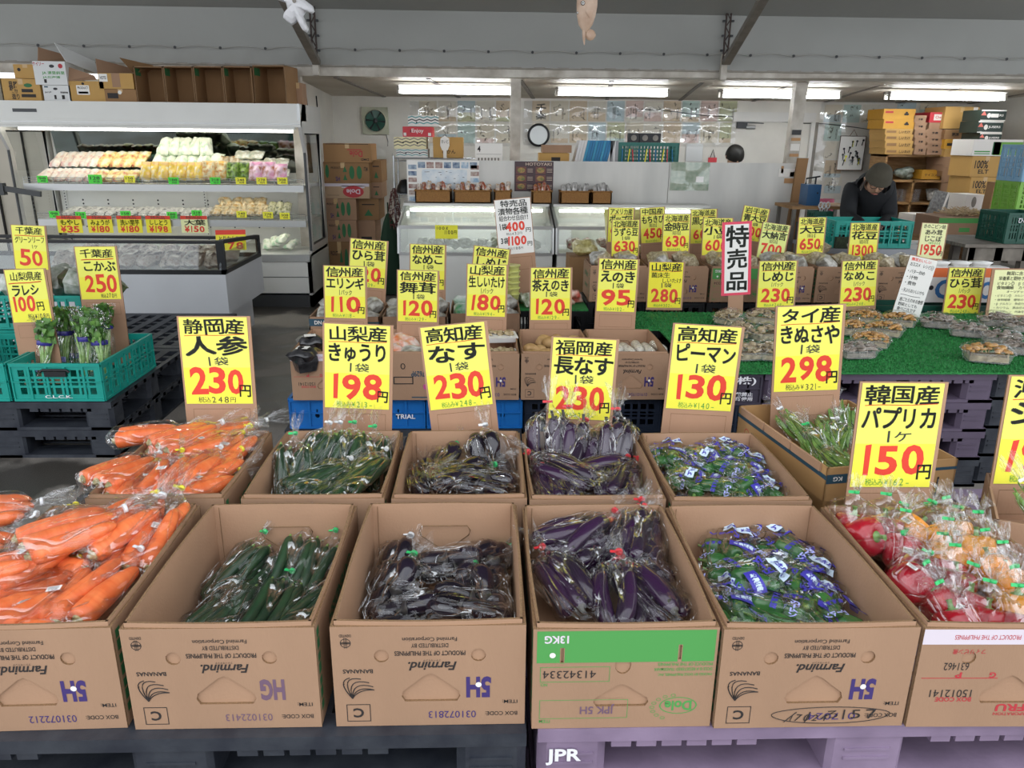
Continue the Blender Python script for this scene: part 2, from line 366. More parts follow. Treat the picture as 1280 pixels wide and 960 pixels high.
for i, (px, px1) in enumerate(((396, 352), (908, 957))):
    a = atY(px, 78, YL-.14); b = atY(px1, -6, 7.05); d = (b-a); m = MB()
    m.bar(a, a+d*1.25, .075, .05, 0); struct(m, 'trim_%d' % (8+i), M_steel)
# ================================================================ PALLETS AND CARTONS
M_card = mat('brown_cardboard', '#a6856b', .8, var=.10, vscale=5, bump=.12, bscale=160, stretch=(1, 1, .3), spec=.25)
M_card_in = mat('inner_cardboard', '#ae8b70', .85, var=.08, vscale=5, bump=.1, bscale=150, spec=.2)
M_card_d = mat('darker_cardboard', '#9a7753', .8, var=.12, vscale=4, bump=.12, bscale=150, spec=.25)
M_card_y = mat('tan_cardboard', '#c39b5c', .75, var=.08, vscale=4, spec=.3)
M_edge = mat('corrugated_edge', '#8f6f4e', .9, var=.45, vscale=420, detail=1)
M_ink = mat('black_print', '#2b2625', .7)
M_purple = mat('purple_stamp_ink', '#3d2e6b', .7)
M_dpurple = mat('faded_purple_ink', '#6d5468', .75)
M_gprint = mat('green_print', '#4f9a4e', .6)
M_dgprint = mat('dark_green_print', '#2c6f42', .65)
M_rprint = mat('red_print', '#b8343c', .65)
M_bprint = mat('dark_blue_print', '#274a5c', .65)
M_paper = mat('white_paper', '#eceae4', .6)
M_lav = mat('lavender_white_print', '#d9cfd8', .65)
M_pal_k = mat('black_pallet_plastic', '#20242e', .5, var=.3, vscale=14, col2='#34383f', bump=.1, bscale=90)
M_pal_p = mat('purple_pallet_plastic', '#8f7d95', .5, var=.18, vscale=7, col2='#77677d', bump=.08, bscale=70)
M_blue = mat('blue_crate_plastic', '#1668b4', .4, var=.15, vscale=9)
M_navy = mat('navy_crate_plastic', '#1b2536', .45, var=.2, vscale=9)

def pallet(name, label, x0, x1, y0, y1, z0, h, m, group=None, text=None, tm=None, tx=None, deck_slots=True):
    """plastic pallet: slatted deck with holes in its front lip, nine blocks, lower runners; deck, block, base are parts"""
    t = thing(name, label, 'pallet', ((x0+x1)/2, (y0+y1)/2, z0), 0, group)
    hx, hy = (x1-x0)/2, (y1-y0)/2; k = h*.2
    d = MB(); d.box(-hx, hx, -hy, -hy+.07, h-k*1.15, h-.001); d.box(-hx, hx, hy-.07, hy, h-k, h); n = 11
    for i in range(n):
        x = -hx+2*hx*i/(n-1); d.box(max(-hx, x-.028), min(hx, x+.028), -hy+.07, hy-.07, h-k*.8, h)
    for j in range(1, 8):
        y = -hy+.07+(2*hy-.14)*j/8; d.box(-hx, hx, y-.018, y+.018, h-k*.95, h-.004)
    for i in range(2):                    # small ribs under the front lip
        for q in range(6):
            x = -hx+.16+i*(hx-.02)+q*.055; d.box(x, x+.043, -hy+.004, -hy+.03, h-k*1.75, h-k*1.15)
    d.build('deck', m, t)
    for bx, w in ((-hx, .15), (-.085, .17), (hx-.15, .15)):
        for by in (-hy+.004, -.07, hy-.144):
            b = MB(); c = .02 if w == .15 else .012
            pr = [(bx+c, by), (bx+w-c, by), (bx+w, by+c), (bx+w, by+.14-c), (bx+w-c, by+.14), (bx+c, by+.14), (bx, by+.14-c), (bx, by+c)]
            b.add([(x, y, z) for z in (k*.5, h-k*.8) for x, y in pr], [(i, (i+1) % 8, 8+(i+1) % 8, 8+i) for i in range(8)])
            for q in (.3, .7): b.box(bx+w*.2, bx+w*.8, by-.004, by, h*.25+q*h*.4, h*.25+q*h*.4+.006)
            o = b.build('block', m, t)
    r = MB()
    for by in (-hy, -.06, hy-.12): r.box(-hx, hx, by, by+.12, 0, k*.55)
    for bx in (-hx, -.06, hx-.12): r.box(bx, bx+.12, -hy, hy, 0, k*.5)
    if deck_slots:
        for j in range(14):
            y = -hy+.14+(2*hy-.3)*j/13; r.box(-hx, hx, y, y+.012, .002, k*.4)
    r.build('base', m, t)
    if text:
        q = MB(); fr = Fr((0, -hy-.001, 0), (1, 0, 0), (0, 0, 1)); q.text(fr, text, tx[0]-t.location.x, tx[1], tx[2]-t.location.x, tx[3], 0, .03); q.build('stencil', tm, t)
    return t
def plabel(base, i): return base % ['bottom', 'middle', 'top'][i]
M_wstencil = mat('white_stencil', '#e6e6ea', .6)
for i in range(3):
    pallet('plastic_pallet', plabel('black plastic pallet under the left front boxes, %s of its stack', i), -1.42, .085, 1.325, 2.50, .15*i, .149, M_pal_k, 'pallets carrying the front boxes',
           *(('シモハナ物流', M_wstencil, (-.605, .045, -.50, .068)) if i == 2 else ()))
    pallet('plastic_pallet', plabel('purple plastic pallet under the right front boxes, %s of its stack', i), .11, 1.56, 1.335, 2.50, .15*i, .149, M_pal_p, 'pallets carrying the front boxes',
           *(('JPR', mat('white_stencil', '#e6e6ea', .6), (.128, .055, .205, .098)) if i == 2 else ()))

for i in range(3): pallet('plastic_pallet', plabel('purple plastic pallet at the right edge under the half-seen carton, %s of its stack', i), 1.585, 2.6, 1.335, 2.50, .15*i, .149, M_pal_p, 'pallets carrying the front boxes')
TRI = [(-.062, -.022), (-.055, -.035), (.055, -.035), (.062, -.022), (.058, -.008), (.012, .030), (0, .035), (-.012, .030), (-.058, -.008)]
BOXES = {}
def banana_box(label, cx, y0, w, d, z0, h, rz=0, number='031022413', style='plain', stamp='5H', smat=None, group='open banana cartons with bagged vegetables', name='banana_carton', floor=.05, detail=True):
    """open carton: outer tray with printed front, taller inner sleeve, padded floor"""
    t = thing(name, label, 'box', (cx, y0+d/2, z0), rz, group)
    BOXES[t.name] = (cx, y0+d/2, w, d, z0+floor, z0+h)
    hw, hd = w/2, d/2; th = .006
    m = MB(); F = Fr((-hw, -hd, 0), (1, 0, 0), (0, 0, 1))
    ho = h-.004
    front = [[(0, 0), (w, 0), (w, ho), (0, ho)]]
    if detail and style in ('plain', 'mifru'):
        front += [[(w*.505+a, h*.385+b) for a, b in TRI], circle(w*.255, h*.70, .0155), circle(w*.755, h*.70, .0155)]
    if style == 'dole': front += [[(w*.49+a*.95, h*.33+b*.8) for a, b in TRI], circle(w*.49, h*.63, .017, .022), [(w*.15, h*.66), (w*.165, h*.66), (w*.165, h*.80), (w*.15, h*.80)], [(w*.79, h*.68), (w*.803, h*.68), (w*.803, h*.82), (w*.79, h*.82)]]
    m.plate(F, front, th, 0, 0, 1)
    B = Fr((hw, hd, 0), (-1, 0, 0), (0, 0, 1)); m.plate(B, [[(0, 0), (w, 0), (w, ho), (0, ho)], [(w*.5+a, h*.6-b) for a, b in TRI]] if detail else [[(0, 0), (w, 0), (w, ho), (0, ho)]], th, 0, 0, 1)
    m.box(-hw, -hw+th, -hd+th, hd-th, 0, ho); m.box(hw-th, hw, -hd+th, hd-th, 0, ho); m.box(-hw+th, hw-th, -hd+th, hd-th, 0, .006)
    m.box(-hw, -hw+th, -hd+th, hd-th, ho, ho+.0005, 1); m.box(hw-th, hw, -hd+th, hd-th, ho, ho+.0005, 1)
    mats = [M_card, M_edge, M_ink, smat or M_purple, M_dpurple, M_gprint, M_dgprint, M_rprint, M_lav, M_paper]
    Rg = random.Random(sum(map(ord, number+label)))
    def tx(s, cx_, cy_, ww, hh, mi=2, b=.01, flip=True, sh=0): m.text(F, s, cx_*w-ww*w/2, cy_*h-hh*h/2, cx_*w+ww*w/2, cy_*h+hh*h/2, mi, b, .0007, flip, sh)
    if style == 'plain':
        tx('Farmind Corporation', .505, .865, .28, .05); tx('DISTRIBUTED BY', .505, .80, .19, .04); tx('PRODUCT OF THE PHILIPPINES', .505, .725, .365, .045, b=.02)
        tx('Farmind.', .51, .60, .25, .085, b=.025, sh=.3); tx('ファーマインド', .515, .655, .09, .02); tx('BANANAS', .13, .555, .155, .04, b=.02)
        for cx_, cy_, tx_, ty_ in ((.42, .62, 1, .40), (.30, .85, .97, .55), (.12, 1.02, .85, .74), (-.08, 1.12, .60, .92), (-.2, .85, .25, .98), (.5, .45, 1, .40), (.0, .5, .06, .72)):      # outline drawing of a hand of bananas
            pts = []
            for k in range(9):
                t_ = k/8; bx = (1-t_)**2*.30+2*t_*(1-t_)*cx_+t_*t_*tx_; by = 2*t_*(1-t_)*cy_+t_*t_*ty_
                pts.append(F((.045+.165*bx)*w, (.285+.21*by)*h, .0008))
            m.tube(pts, .0011, 4, 2, cap=False)
        m.plate(F, [[(.06*w, .05*h), (.185*w, .05*h), (.185*w, .225*h), (.06*w, .225*h)], [(.064*w, .057*h), (.181*w, .057*h), (.181*w, .218*h), (.064*w, .218*h)]], 0, .0006, 2)
        tx('C', .122, .138, .055, .095, b=.03)
        tx('ITEM:', .92, .235, .08, .035); tx('BOX CODE:', .875, .115, .17, .04); tx(number, .615, .11, .25, .07, 3, 0)
        if stamp: tx(stamp, .755, .385, .13, .21, 3 if stamp != 'HG' else 4, .045)
        m.plate(F, [circle(.075*w, .83*h, .055*w*.5, .055*w*.5, 20), circle(.075*w, .83*h, .048*w*.5, .048*w*.5, 20)], 0, .0006, 2)
        for q in (-.014, 0, .014): m.rect(F, .05*w, .83*h+q*.5*h-.0006, .1*w, .83*h+q*.5*h+.0006, .0007, 2); m.rect(F, .075*w+q*.5*w-.0005, .78*h, .075*w+q*.5*w+.0005, .88*h, .0007, 2)
        tx('DENTED', .075, .90, .06, .025)
        if stamp == '5H' and detail: m.plate(F, [circle(.755*w, .41*h, .0065, n=12)], 0, .0012, 9); tx('8', .755, .41, .014, .028, 7)
    if style == 'dole':
        m.rect(F, .02*w, .66*h, .145*w, .965*h, .0005, 5); m.rect(F, .17*w, .66*h, .785*w, .965*h, .0005, 5); m.rect(F, .808*w, .66*h, .985*w, .965*h, .0005, 5)
        m.rect(F, .145*w, .805*h, .17*w, .965*h, .0005, 5); m.rect(F, .785*w, .825*h, .808*w, .965*h, .0005, 5); m.rect(F, .145*w, .66*h-.0, .17*w, .655*h, .0005, 5)
        tx('13KG', .125, .885, .13, .075, 8, .03); tx('41342334', .2, .545, .29, .075, 2, 0)
        m.plate(F, [[(.04*w, .47*h), (.42*w, .47*h), (.42*w, .62*h), (.04*w, .62*h)], [(.043*w, .475*h), (.417*w, .475*h), (.417*w, .615*h), (.043*w, .615*h)]], 0, .0005, 5)
        m.plate(F, [[(.04*w, .10*h), (.53*w, .10*h), (.53*w, .29*h), (.04*w, .29*h)], [(.043*w, .105*h), (.527*w, .105*h), (.527*w, .285*h), (.043*w, .285*h)]], 0, .0005, 5)
        tx('JPK 5H', .36, .195, .19, .1, 4, .02); tx('PRODUCE OF THE PHILIPPINES', .83, .635, .3, .03, 5); tx('DOLE IS A REGISTERED TRADEMARK', .82, .585, .32, .03, 5); tx('PACKED BY DOLE PHILIPPINES, INC.', .83, .535, .3, .03, 5); tx('ITEM', .07, .075, .06, .03, 5); tx('NO.', .06, .445, .04, .03, 5)
        m.plate(F, [circle(.81*w, .22*h, .105*w, .085*h, 28), circle(.81*w, .22*h, .098*w, .078*h, 28)], 0, .0005, 5); tx('Dole', .81, .22, .15, .1, 5, .03)
        for k in range(8):
            a = PI*.55+k*PI*.11; m.plate(F, [circle(.80*w+.135*w*math.cos(a), .20*h+.125*h*math.sin(a), .0055, .004, 8), circle(.80*w+.135*w*math.cos(a), .20*h+.125*h*math.sin(a), .0042, .0028, 8)], 0, .0005, 5)
        m.plate(F, [circle(.105*w, .735*h, .0065, n=12)], 0, .0012, 9)
    if style == 'mifru':
        m.rect(F, 0, .83*h, w, .975*h, .0005, 8); tx('PRODUCT OF THE PHILIPPINES', .33, .90, .34, .045, 7); tx('Freshness', .7, .90, .14, .045, 7)
        tx('フィリピン産', .25, .76, .17, .05, 7); tx('631462', .2, .615, .13, .075, 2, 0); tx('15012141', .2, .345, .22, .075, 2, 0); tx('BOX CODE', .22, .285, .19, .045, 7, .02)
        m.rect(F, .03*w, .495*h, .43*w, .502*h, .0005, 7); tx('P', .22, .53, .035, .055, 7, .03); tx('G', .40, .53, .035, .055, 7, .03); tx('MIFRU', .58, .20, .25, .075, 7, .03); tx('CORPORATION', .56, .135, .22, .03, 7)
        for k, c in enumerate('HHM'): m.rect(Fr((-hw, hd, 0), (0, -1, 0), (0, 0, 1)), d-.055, h*(.68-.155*k), d-.012, h*(.80-.155*k), .0006, 8); m.text(Fr((-hw, hd, 0), (0, -1, 0), (0, 0, 1)), c, d-.047, h*(.695-.155*k), d-.02, h*(.785-.155*k), 7, .03, .001, True)
    if detail and style != 'mifru':   # green side print
        for sx, nrm in ((hw, 1), (-hw, -1)):
            fr = Fr((sx, -hd*nrm, 0), (0, nrm, 0), (0, 0, 1))
            for k in range(7):
                q = .012+.021*(k % 3 == 0); m.rect(fr, .014 if nrm > 0 else d-.034, h*(.12+.12*k), (.034 if nrm > 0 else d-.014), h*(.20+.12*k+.02*(k % 2)), .0005, 6)
            m.text(fr, 'CAVENDISH', d*.25, h*.62, d*.75, h*.76, 6, .03, .0005, True); m.text(fr, 'BANANAS', d*.3, h*.3, d*.7, h*.42, 6, .03, .0005, True)
    m.build('printed_tray', mats, t)
    s = MB(); q = th+.0015; b = h+.006
    bulge = .004
    def wall(p0, p1, nrm):
        n = 8
        def fn(u, v, off): return (p0[0]+(p1[0]-p0[0])*u+nrm[0]*(off-bulge*math.sin(u*PI)*v*1.5), p0[1]+(p1[1]-p0[1])*u+nrm[1]*(off-bulge*math.sin(u*PI)*v*1.5), .008+(b-.008)*v)
        s.grid(lambda u, v: fn(u, v, 0), n, 3, mi=0, smooth=False); s.grid(lambda u, v: fn(1-u, v, .0055), n, 3, mi=0, smooth=False)
        s.grid(lambda u, v: fn(u, 1, v*.0055), n, 1, mi=1, smooth=False)
    wall((-hw+q, -hd+q), (hw-q, -hd+q), (0, 1)); wall((hw-q, -hd+q), (hw-q, hd-q), (-1, 0)); wall((hw-q, hd-q), (-hw+q, hd-q), (0, -1)); wall((-hw+q, hd-q), (-hw+q, -hd+q), (1, 0))
    # creased corner seams and the pressed hand-hole outline on the far wall
    if detail:
        fb = Fr((-hw+q+.006, hd-q-.0055, 0), (1, 0, 0), (0, 0, 1)); pts = [fb(w*.48+a*1.12, h*.62-b*1.05, .0022) for a, b in TRI]; s.tube(pts+[pts[0]], .0013, 4, 1, cap=False)
        s.rect(fb, .012, .01, .0135, h, .0012, 1); s.rect(fb, w-.03, .01, w-.0285, h, .0012, 1)
    s.box(-hw+.016, hw-.016, -hd+.016, hd-.016, .008, floor)
    s.build('inner_sleeve', [M_card_in, M_edge], t)
    return t
BZ = .449; BH = .252
def fbox(label, xl, xr, ypx, zr=.70, d=.545, **k):
    a = atZ(xl, ypx, zr); b = atZ(xr, ypx, zr)
    return banana_box(label, (a.x+b.x)/2, (a.y+b.y)/2, b.x-a.x, d, BZ, BH, **k)
GP = 'open cartons on the front pallets'
B_CAR1 = fbox('open banana carton heaped with bagged carrots at the left front', -112, 132, 786, number='031072212', rz=math.radians(1.2), floor=.13, group=GP)
B_CUC1 = fbox('open banana carton of bagged cucumbers in the front row', 149, 392, 784, number='031022413', stamp='HG', smat=M_dpurple, floor=.055, group=GP)
B_EGG1 = fbox('open banana carton of bagged short eggplants in the front row', 412, 658, 781, number='031072813', floor=.055, group=GP)
B_LEG1 = fbox('open carton with green printed band holding bagged long eggplants, front row', 667, 901, 784, style='dole', number='41342334', floor=.10, group=GP)
B_PEP1 = fbox('open banana carton of printed green pepper bags with handwriting, front row', 905, 1153, 784, number='017024', floor=.08, group=GP)
B_PAP1 = fbox('open carton with red print holding bagged red and yellow paprika', 1160, 1404, 784, style='mifru', number='631462', floor=.10, group=GP, rz=math.radians(-1))
G2 = GP
B_CAR2 = fbox('open banana carton heaped with bagged carrots in the second row', 106, 279, 622, d=.50, floor=.14, group=G2)
B_CUC2 = fbox('open banana carton of bagged cucumbers in the second row', 301, 480, 622, d=.50, floor=.11, group=G2)
B_EGG2 = fbox('open banana carton of bagged short eggplants in the second row', 489, 659, 622, d=.50, floor=.09, group=G2)
B_LEG2 = fbox('open banana carton of bagged long eggplants in the second row', 662, 833, 623, d=.50, floor=.12, group=G2)
B_PEP2 = fbox('open banana carton of printed green pepper bags in the second row', 840, 1016, 625, d=.50, floor=.12, group=G2)
# handwriting on the green-pepper carton front
def handwriting():
    fr = Fr((-B_PEP1.dimensions.x/2, 0, 0), (1, 0, 0), (0, 0, 1))
    w = .40; m = MB(); y = -.545/2-.0012; pts = []
    for k in range(41):
        a = 2*PI*k/40; pts.append((.045+.128*math.cos(a)*(1+.04*math.sin(3*a)), y, .031+.021*math.sin(a)))
    m.tube(pts, .0009, 4, 0, cap=False)
    f = Fr((0, y, 0), (1, 0, 0), (0, 0, 1)); m.write(f, 'ろ157', .03, .022, .15, .045, 0, .0, .0004); m.write(f, '17024', -.045, .017, .04, .034, 0, .0, .0004, slant=.3)
    m.tube([(-.055, y, .015), (-.03, y, .04)], .0011, 4); m.tube([(-.01, y, .013), (.0, y, .04)], .0011, 4)
    m.build('handwriting', M_ink, B_PEP1)
handwriting()
# long low carton of snow peas, set askew behind the paprika
def pea_box():
    a = atZ(1035, 585, .73); b = atZ(1198, 573, .73); c = atZ(939, 506, .73)
    ex = (b-a); w = ex.length; ex.normalize(); ey = Vector((-ex.y, ex.x, 0)); d = (c-a).dot(ey); rz = math.atan2(ex.y, ex.x)
    t = thing('produce_carton', 'long brown carton with dark blue stripe holding bagged snow peas', 'box', (a+ex*w/2+ey*d/2)*1.0, rz, None); t.location.z = .449
    h = .28; hw, hd = w/2, d/2; m = MB(); q = .006; BOXES[t.name] = (t.location.x, t.location.y, w*.8, d*.9, .449+.17, .73)
    m.box(-hw, hw, -hd, -hd+q, 0, h); m.box(-hw, hw, hd-q, hd, 0, h); m.box(-hw, -hw+q, -hd, hd, 0, h); m.box(hw-q, hw, -hd, hd, 0, h); m.box(-hw, hw, -hd, hd, 0, .17)
    L = Fr((-hw, hd, 0), (0, -1, 0), (0, 0, 1)); Fq = Fr((-hw, -hd, 0), (1, 0, 0), (0, 0, 1))
    m.rect(L, 0, h-.040, d, h-.026, .0006, 1); m.rect(Fq, 0, h-.052, w*.25, h-.022, .0006, 1); m.rect(Fq, w*.25, h-.034, w, h-.024, .0006, 1)
    m.text(Fq, 'KG', .022, h-.044, .052, h-.030, 2, .02, .001, True); m.text(L, 'Tropicana', d*.45, .12, d*.8, .16, 3, .02, .0008, True); m.text(L, '▲', d*.38, .15, d*.43, .18, 3, 0, .0008)
    m.plate(L, [circle(d*.13, h*.72, .016), circle(d*.13, h*.72, .013)], 0, .0006, 4); m.rect(Fq, w*.86, h*.55, w*.875, h*.8, .0008, 3)
    m.text(Fq, 'www', w*.55, h*.30, w*.9, h*.36, 3, .01, .0008)
    m.build('carton_body', [mat('honey_cardboard', '#b78f5e', .75, var=.08, vscale=5), M_bprint, M_paper, M_ink, M_rprint], t)
    f = MB(); 
    for k in range(3): f.box(-hw-.008+.0*k, -hw-.001, -hd+.03+k*(d-.05)/3, -hd+.02+(k+1)*(d-.05)/3, h-.022, h+.004, 0)
    f.build('folded_flap', M_card_in, t); return t, a, ex, ey, w, d
PEA = pea_box()
# plain carton at the far right with greens, and a flattened sheet behind it
def right_box():
    a = atZ(1205, 632, .715); b = a+Vector((.40, -.03, 0)); ex = (b-a).normalized(); rz = math.atan2(ex.y, ex.x)-.42
    t = thing('produce_carton', 'half-seen brown carton of bagged greens at the right edge', 'box', (a.x+.30, a.y-.02, .449), rz)
    BOXES[t.name] = (t.location.x, t.location.y, .33, .30, .449+.16, .711); m = MB(); hw, hd, h, q = .2, .17, .262, .006
    m.box(-hw, hw, -hd, -hd+q, 0, h); m.box(-hw, hw, hd-q, hd, 0, h); m.box(-hw, -hw+q, -hd, hd, 0, h); m.box(hw-q, hw, -hd, hd, 0, h); m.box(-hw, hw, -hd, hd, 0, .16)
    m.build('carton_body', M_card, t); return t
RB = right_box()
# ================================================================ BAGGED VEGETABLES
FILM = film_mat('clear_bag_film', base=.04, edge=.5, rough=.05, bscale=20, bstr=.9, haze=.0, bdist=.03, crease=.38)
FILM_C = film_mat('smooth_bag_film', base=.035, edge=.42, rough=.045, bscale=15, bstr=.7, bdist=.03, crease=.22)
FILM_T = film_mat('gathered_bag_film', base=.07, edge=.4, rough=.10, bscale=60, bstr=.8, haze=.02, bdist=.012, crease=.28)
M_carrot = mat('carrot_skin', '#f0814a', .4, var=.16, vscale=40, stretch=(1.6, .4, .4), bump=.3, bscale=26, bdist=.006, col2='#e66a35')
M_ccrown = mat('carrot_crown', '#cdb98c', .8, var=.4, vscale=60, col2='#8d8a55')
M_cuc = mat('cucumber_skin', '#2c4a2c', .35, var=.3, vscale=30, stretch=(.3, 1, 1), col2='#173322', bump=.35, bscale=130, bdist=.003)
M_cuctip = mat('cucumber_tip', '#7c9a52', .5)
M_egg = mat('eggplant_skin', '#1e1426', .16, var=.3, vscale=10, col2='#120d18', coat=.4)
M_calyx = mat('eggplant_calyx', '#3a3540', .6, var=.3, vscale=30, col2='#4b4a3c')
M_legg = mat('long_eggplant_skin', '#221528', .2, var=.4, vscale=8, stretch=(.3, 1, 1), col2='#33183a', coat=.3)
M_pep = mat('green_pepper_skin', '#3a7336', .25, var=.25, vscale=14, col2='#25552c', coat=.3)
M_pstem = mat('pepper_stem', '#6f9a4a', .5, var=.2, vscale=40)
M_red = mat('red_paprika_skin', '#b51226', .18, var=.15, vscale=8, coat=.5, col2='#8f0d22')
M_yel = mat('yellow_paprika_skin', '#f5a30c', .2, var=.12, vscale=8, coat=.5, col2='#e88a0c')
M_pod = mat('snow_pea_pod', '#7fa04e', .45, var=.35, vscale=50, col2='#55803a')
M_leaf = mat('leafy_green', '#6d9a45', .5, var=.4, vscale=25, col2='#3f6f2c')
M_stalk = mat('pale_stalk', '#b6cf8e', .45, var=.3, vscale=40, col2='#8fb568')
M_violet = mat('violet_bag_print', '#3c35a6', .45)
M_lilac = mat('lilac_bag_print', '#a3a8e2', .45)
M_skyp = mat('pale_blue_bag_print', '#cfe2f2', .45)
M_tape = {'yellow': mat('yellow_tape', '#f0e23c', .4), 'green': mat('green_tape', '#2fbf6a', .35), 'red': mat('red_tape', '#d8343c', .4), 'white': mat('white_tape', '#e6e8ea', .4), 'violet': mat('violet_tape', '#352f86', .4)}
M_stick = mat('white_sticker', '#e9e6e4', .5)

def bag_surface(L, W, H, seed, flat=0, neck=.13, nx=.74):
    """closed film surface: v runs bottom -> neck -> tuft along +x, u runs around"""
    rg = random.Random(seed); ph = [rg.uniform(0, 6.28) for _ in range(8)]
    def prof(v):
        if v < .1: return .35+.65*math.sin(v/.1*PI/2)
        if v < .60: return 1.0
        if v < nx:
            t = (v-.60)/(nx-.60); return 1-(1-neck)*(t*t*(3-2*t))
        if v < nx+.05: return neck
        t = (v-nx-.05)/(.95-nx); return neck+(.27+.08*math.sin(ph[0]))*t
    def Sx(u, v, off=0):
        a = 2*PI*u; p = prof(v)
        near = max(0, (v-.45)/.3); near = min(near, 1)
        cr = 1+near*.16*math.sin(9*a+ph[1]+3*v)+near*.10*math.sin(15*a+ph[2])+.05*math.sin(3*a+ph[3]+9*v)+.035*math.sin(5*a+ph[4]-16*v)+.02*math.sin(7*a+21*v+ph[5])
        if v > nx+.04: cr *= 1+.35*math.sin(5*a+ph[6])+.25*math.sin(8*a+ph[7])
        x = -L/2+L*v*1.12
        if v > .9: x += .10*L*(v-.9)/.1*math.sin(4*a+ph[5])
        ky = 1 if v < nx+.03 else .8
        return Vector((x, W/2*p*cr*math.cos(a)*ky+off*math.cos(a), H/2*(p if v < nx else p*W/H)*cr*math.sin(a)+off*math.sin(a)+(.15*H*math.sin((v-.7)*9) if v > .7 else 0)))
    return Sx, nx
def film_parts(t, L, W, H, seed, tie='white', fm=None, **k):
    Sx, nx = bag_surface(L, W, H, seed, **k)
    m = MB(); nu, nv = 36, 22; cut = nx+.0
    m.grid(lambda u, v: Sx(u, v*cut), nu, nv, closed=True)
    m.add([Sx(i/nu, 0) for i in range(nu)], [tuple(range(nu))[::-1]])
    m.build('bag_film', fm or FILM, t)
    m = MB(); m.grid(lambda u, v: Sx(u, cut+.005+v*(1-cut-.005)), nu, 8, closed=True, smooth=False); m.build('bag_tuft', FILM_T, t)
    if tie:
        m = MB(); c = [Sx(i/12, nx+.025) for i in range(12)]; o = sum(c, Vector())/12; r = sum((q-o).length for q in c)/12*.95; w = .008
        m.revolve([(r, -w/2), (r*1.06, -w/2), (r*1.06, w/2), (r, w/2)], 12, 0, axis='x', c=tuple(o))
        m.box(o.x-w/2, o.x+w/2, o.y+r*.9, o.y+r+.014, o.z-.001, o.z+.001); m.build('bag_tie', M_tape[tie], t)
    return Sx
def sticker_part(t, Sx, u=.27, v=.4, w=.032, h=.016, name='price_sticker', lines=True, m2=None):
    m = MB(); c = Sx(u, v); du = (Sx(u+.01, v)-c).normalized(); dv = (Sx(u, v+.01)-c).normalized(); n = du.cross(dv)
    fr = Fr(c-(du*w+dv*h)/2, du, dv)
    if fr.n.z < 0: fr = Fr(c-(du*-w+dv*h)/2, -du, dv)
    m.rect(fr, 0, 0, w, h, .0025, 0)
    if lines:
        for i in range(7): m.rect(fr, w*(.12+.11*i), h*.42, w*(.12+.11*i)+.0012, h*.85, .003, 1)
        m.text(fr, '158', w*.2, h*.1, w*.8, h*.35, 1, 0, .003)
    return m.build(name, [m2 or M_stick, M_ink], t)
def veg(t, name, mb, mats, loc, rz=0, ry=0, rx=0):
    sub_ = MB(); used_ = [i for i, k in enumerate(mb.m) if k == 1]; nm = {'carrot': 'crown', 'eggplant': 'calyx', 'long_eggplant': 'calyx', 'green_pepper': 'stem', 'paprika': 'stem'}.get(name)
    if nm and used_:      # the stalk end is a piece of its own
        for i in used_: sub_.add([mb.v[q] for q in mb.f[i]], [tuple(range(len(mb.f[i])))], 0, mb.s[i])
        keep = [i for i, k in enumerate(mb.m) if k == 0]; mb.f = [mb.f[i] for i in keep]; mb.s = [mb.s[i] for i in keep]; mb.m = [0]*len(keep)
        us = sorted({q for f in mb.f for q in f}); ix = {q: i for i, q in enumerate(us)}; mb.v = [mb.v[q] for q in us]; mb.f = [tuple(ix[q] for q in f) for f in mb.f]
        o = mb.build(name, mats[0], t); sub_.weld(); sub_.build(nm, mats[1], o)
    else: o = mb.build(name, mats, t)
    o.location = loc; o.rotation_euler = (rx, ry, rz); return o
def carrot_mb(L, r, seed):
    rg = random.Random(seed); ph = rg.uniform(0, 6); m = MB(); bx, by = rg.uniform(-.008, .008), rg.uniform(-.004, .004)
    pr = [(.30, -.012), (.62, 0), (.92, .02), (1.0, .07), (1.02, .15), (1.0, .28), (.96, .42), (.9, .56), (.80, .70), (.68, .82), (.5, .92), (.28, .98), (.06, 1.0)]
    rings = [(r*a*(1+.02*math.sin(9*i+ph)), b*L-L/2) for i, (a, b) in enumerate(pr)]
    m.revolve(rings, 16, 0, axis='x', mod=lambda a, i: 1+.025*math.sin(3*a+i*.6+ph))
    m.revolve([(r*.52, -L/2-.001), (r*.40, -L/2-.006), (r*.30, -L/2-.004), (r*.26, -L/2-.012), (.0001, -L/2-.013)], 12, 1, axis='x')
    m.v = [(x, y+bx*math.sin((x/L+.5)*PI), z+by*math.sin((x/L+.5)*PI)) for x, y, z in m.v]; return m
def cuc_mb(L, r, seed):
    rg = random.Random(seed); ph = rg.uniform(0, 6); bend = rg.uniform(-.018, .018); m = MB()
    pr = [(.05, 0), (.5, .015), (.8, .05), (.95, .12), (1, .3), (1, .6), (.97, .8), (.85, .92), (.6, .975), (.3, 1.0)]
    m.revolve([(r*a*(1+.02*math.sin(5*i+ph)), b*L-L/2) for i, (a, b) in enumerate(pr)], 14, 0, axis='x', mod=lambda a, i: 1+.035*math.sin(5*a+ph)+.02*math.sin(11*a+2*i))
    m.revolve([(r*.3, L/2), (r*.2, L/2+.008), (.0001, L/2+.01)], 8, 1, axis='x')
    m.v = [(x, y+bend*(1-(2*x/L)**2), z) for x, y, z in m.v]; return m
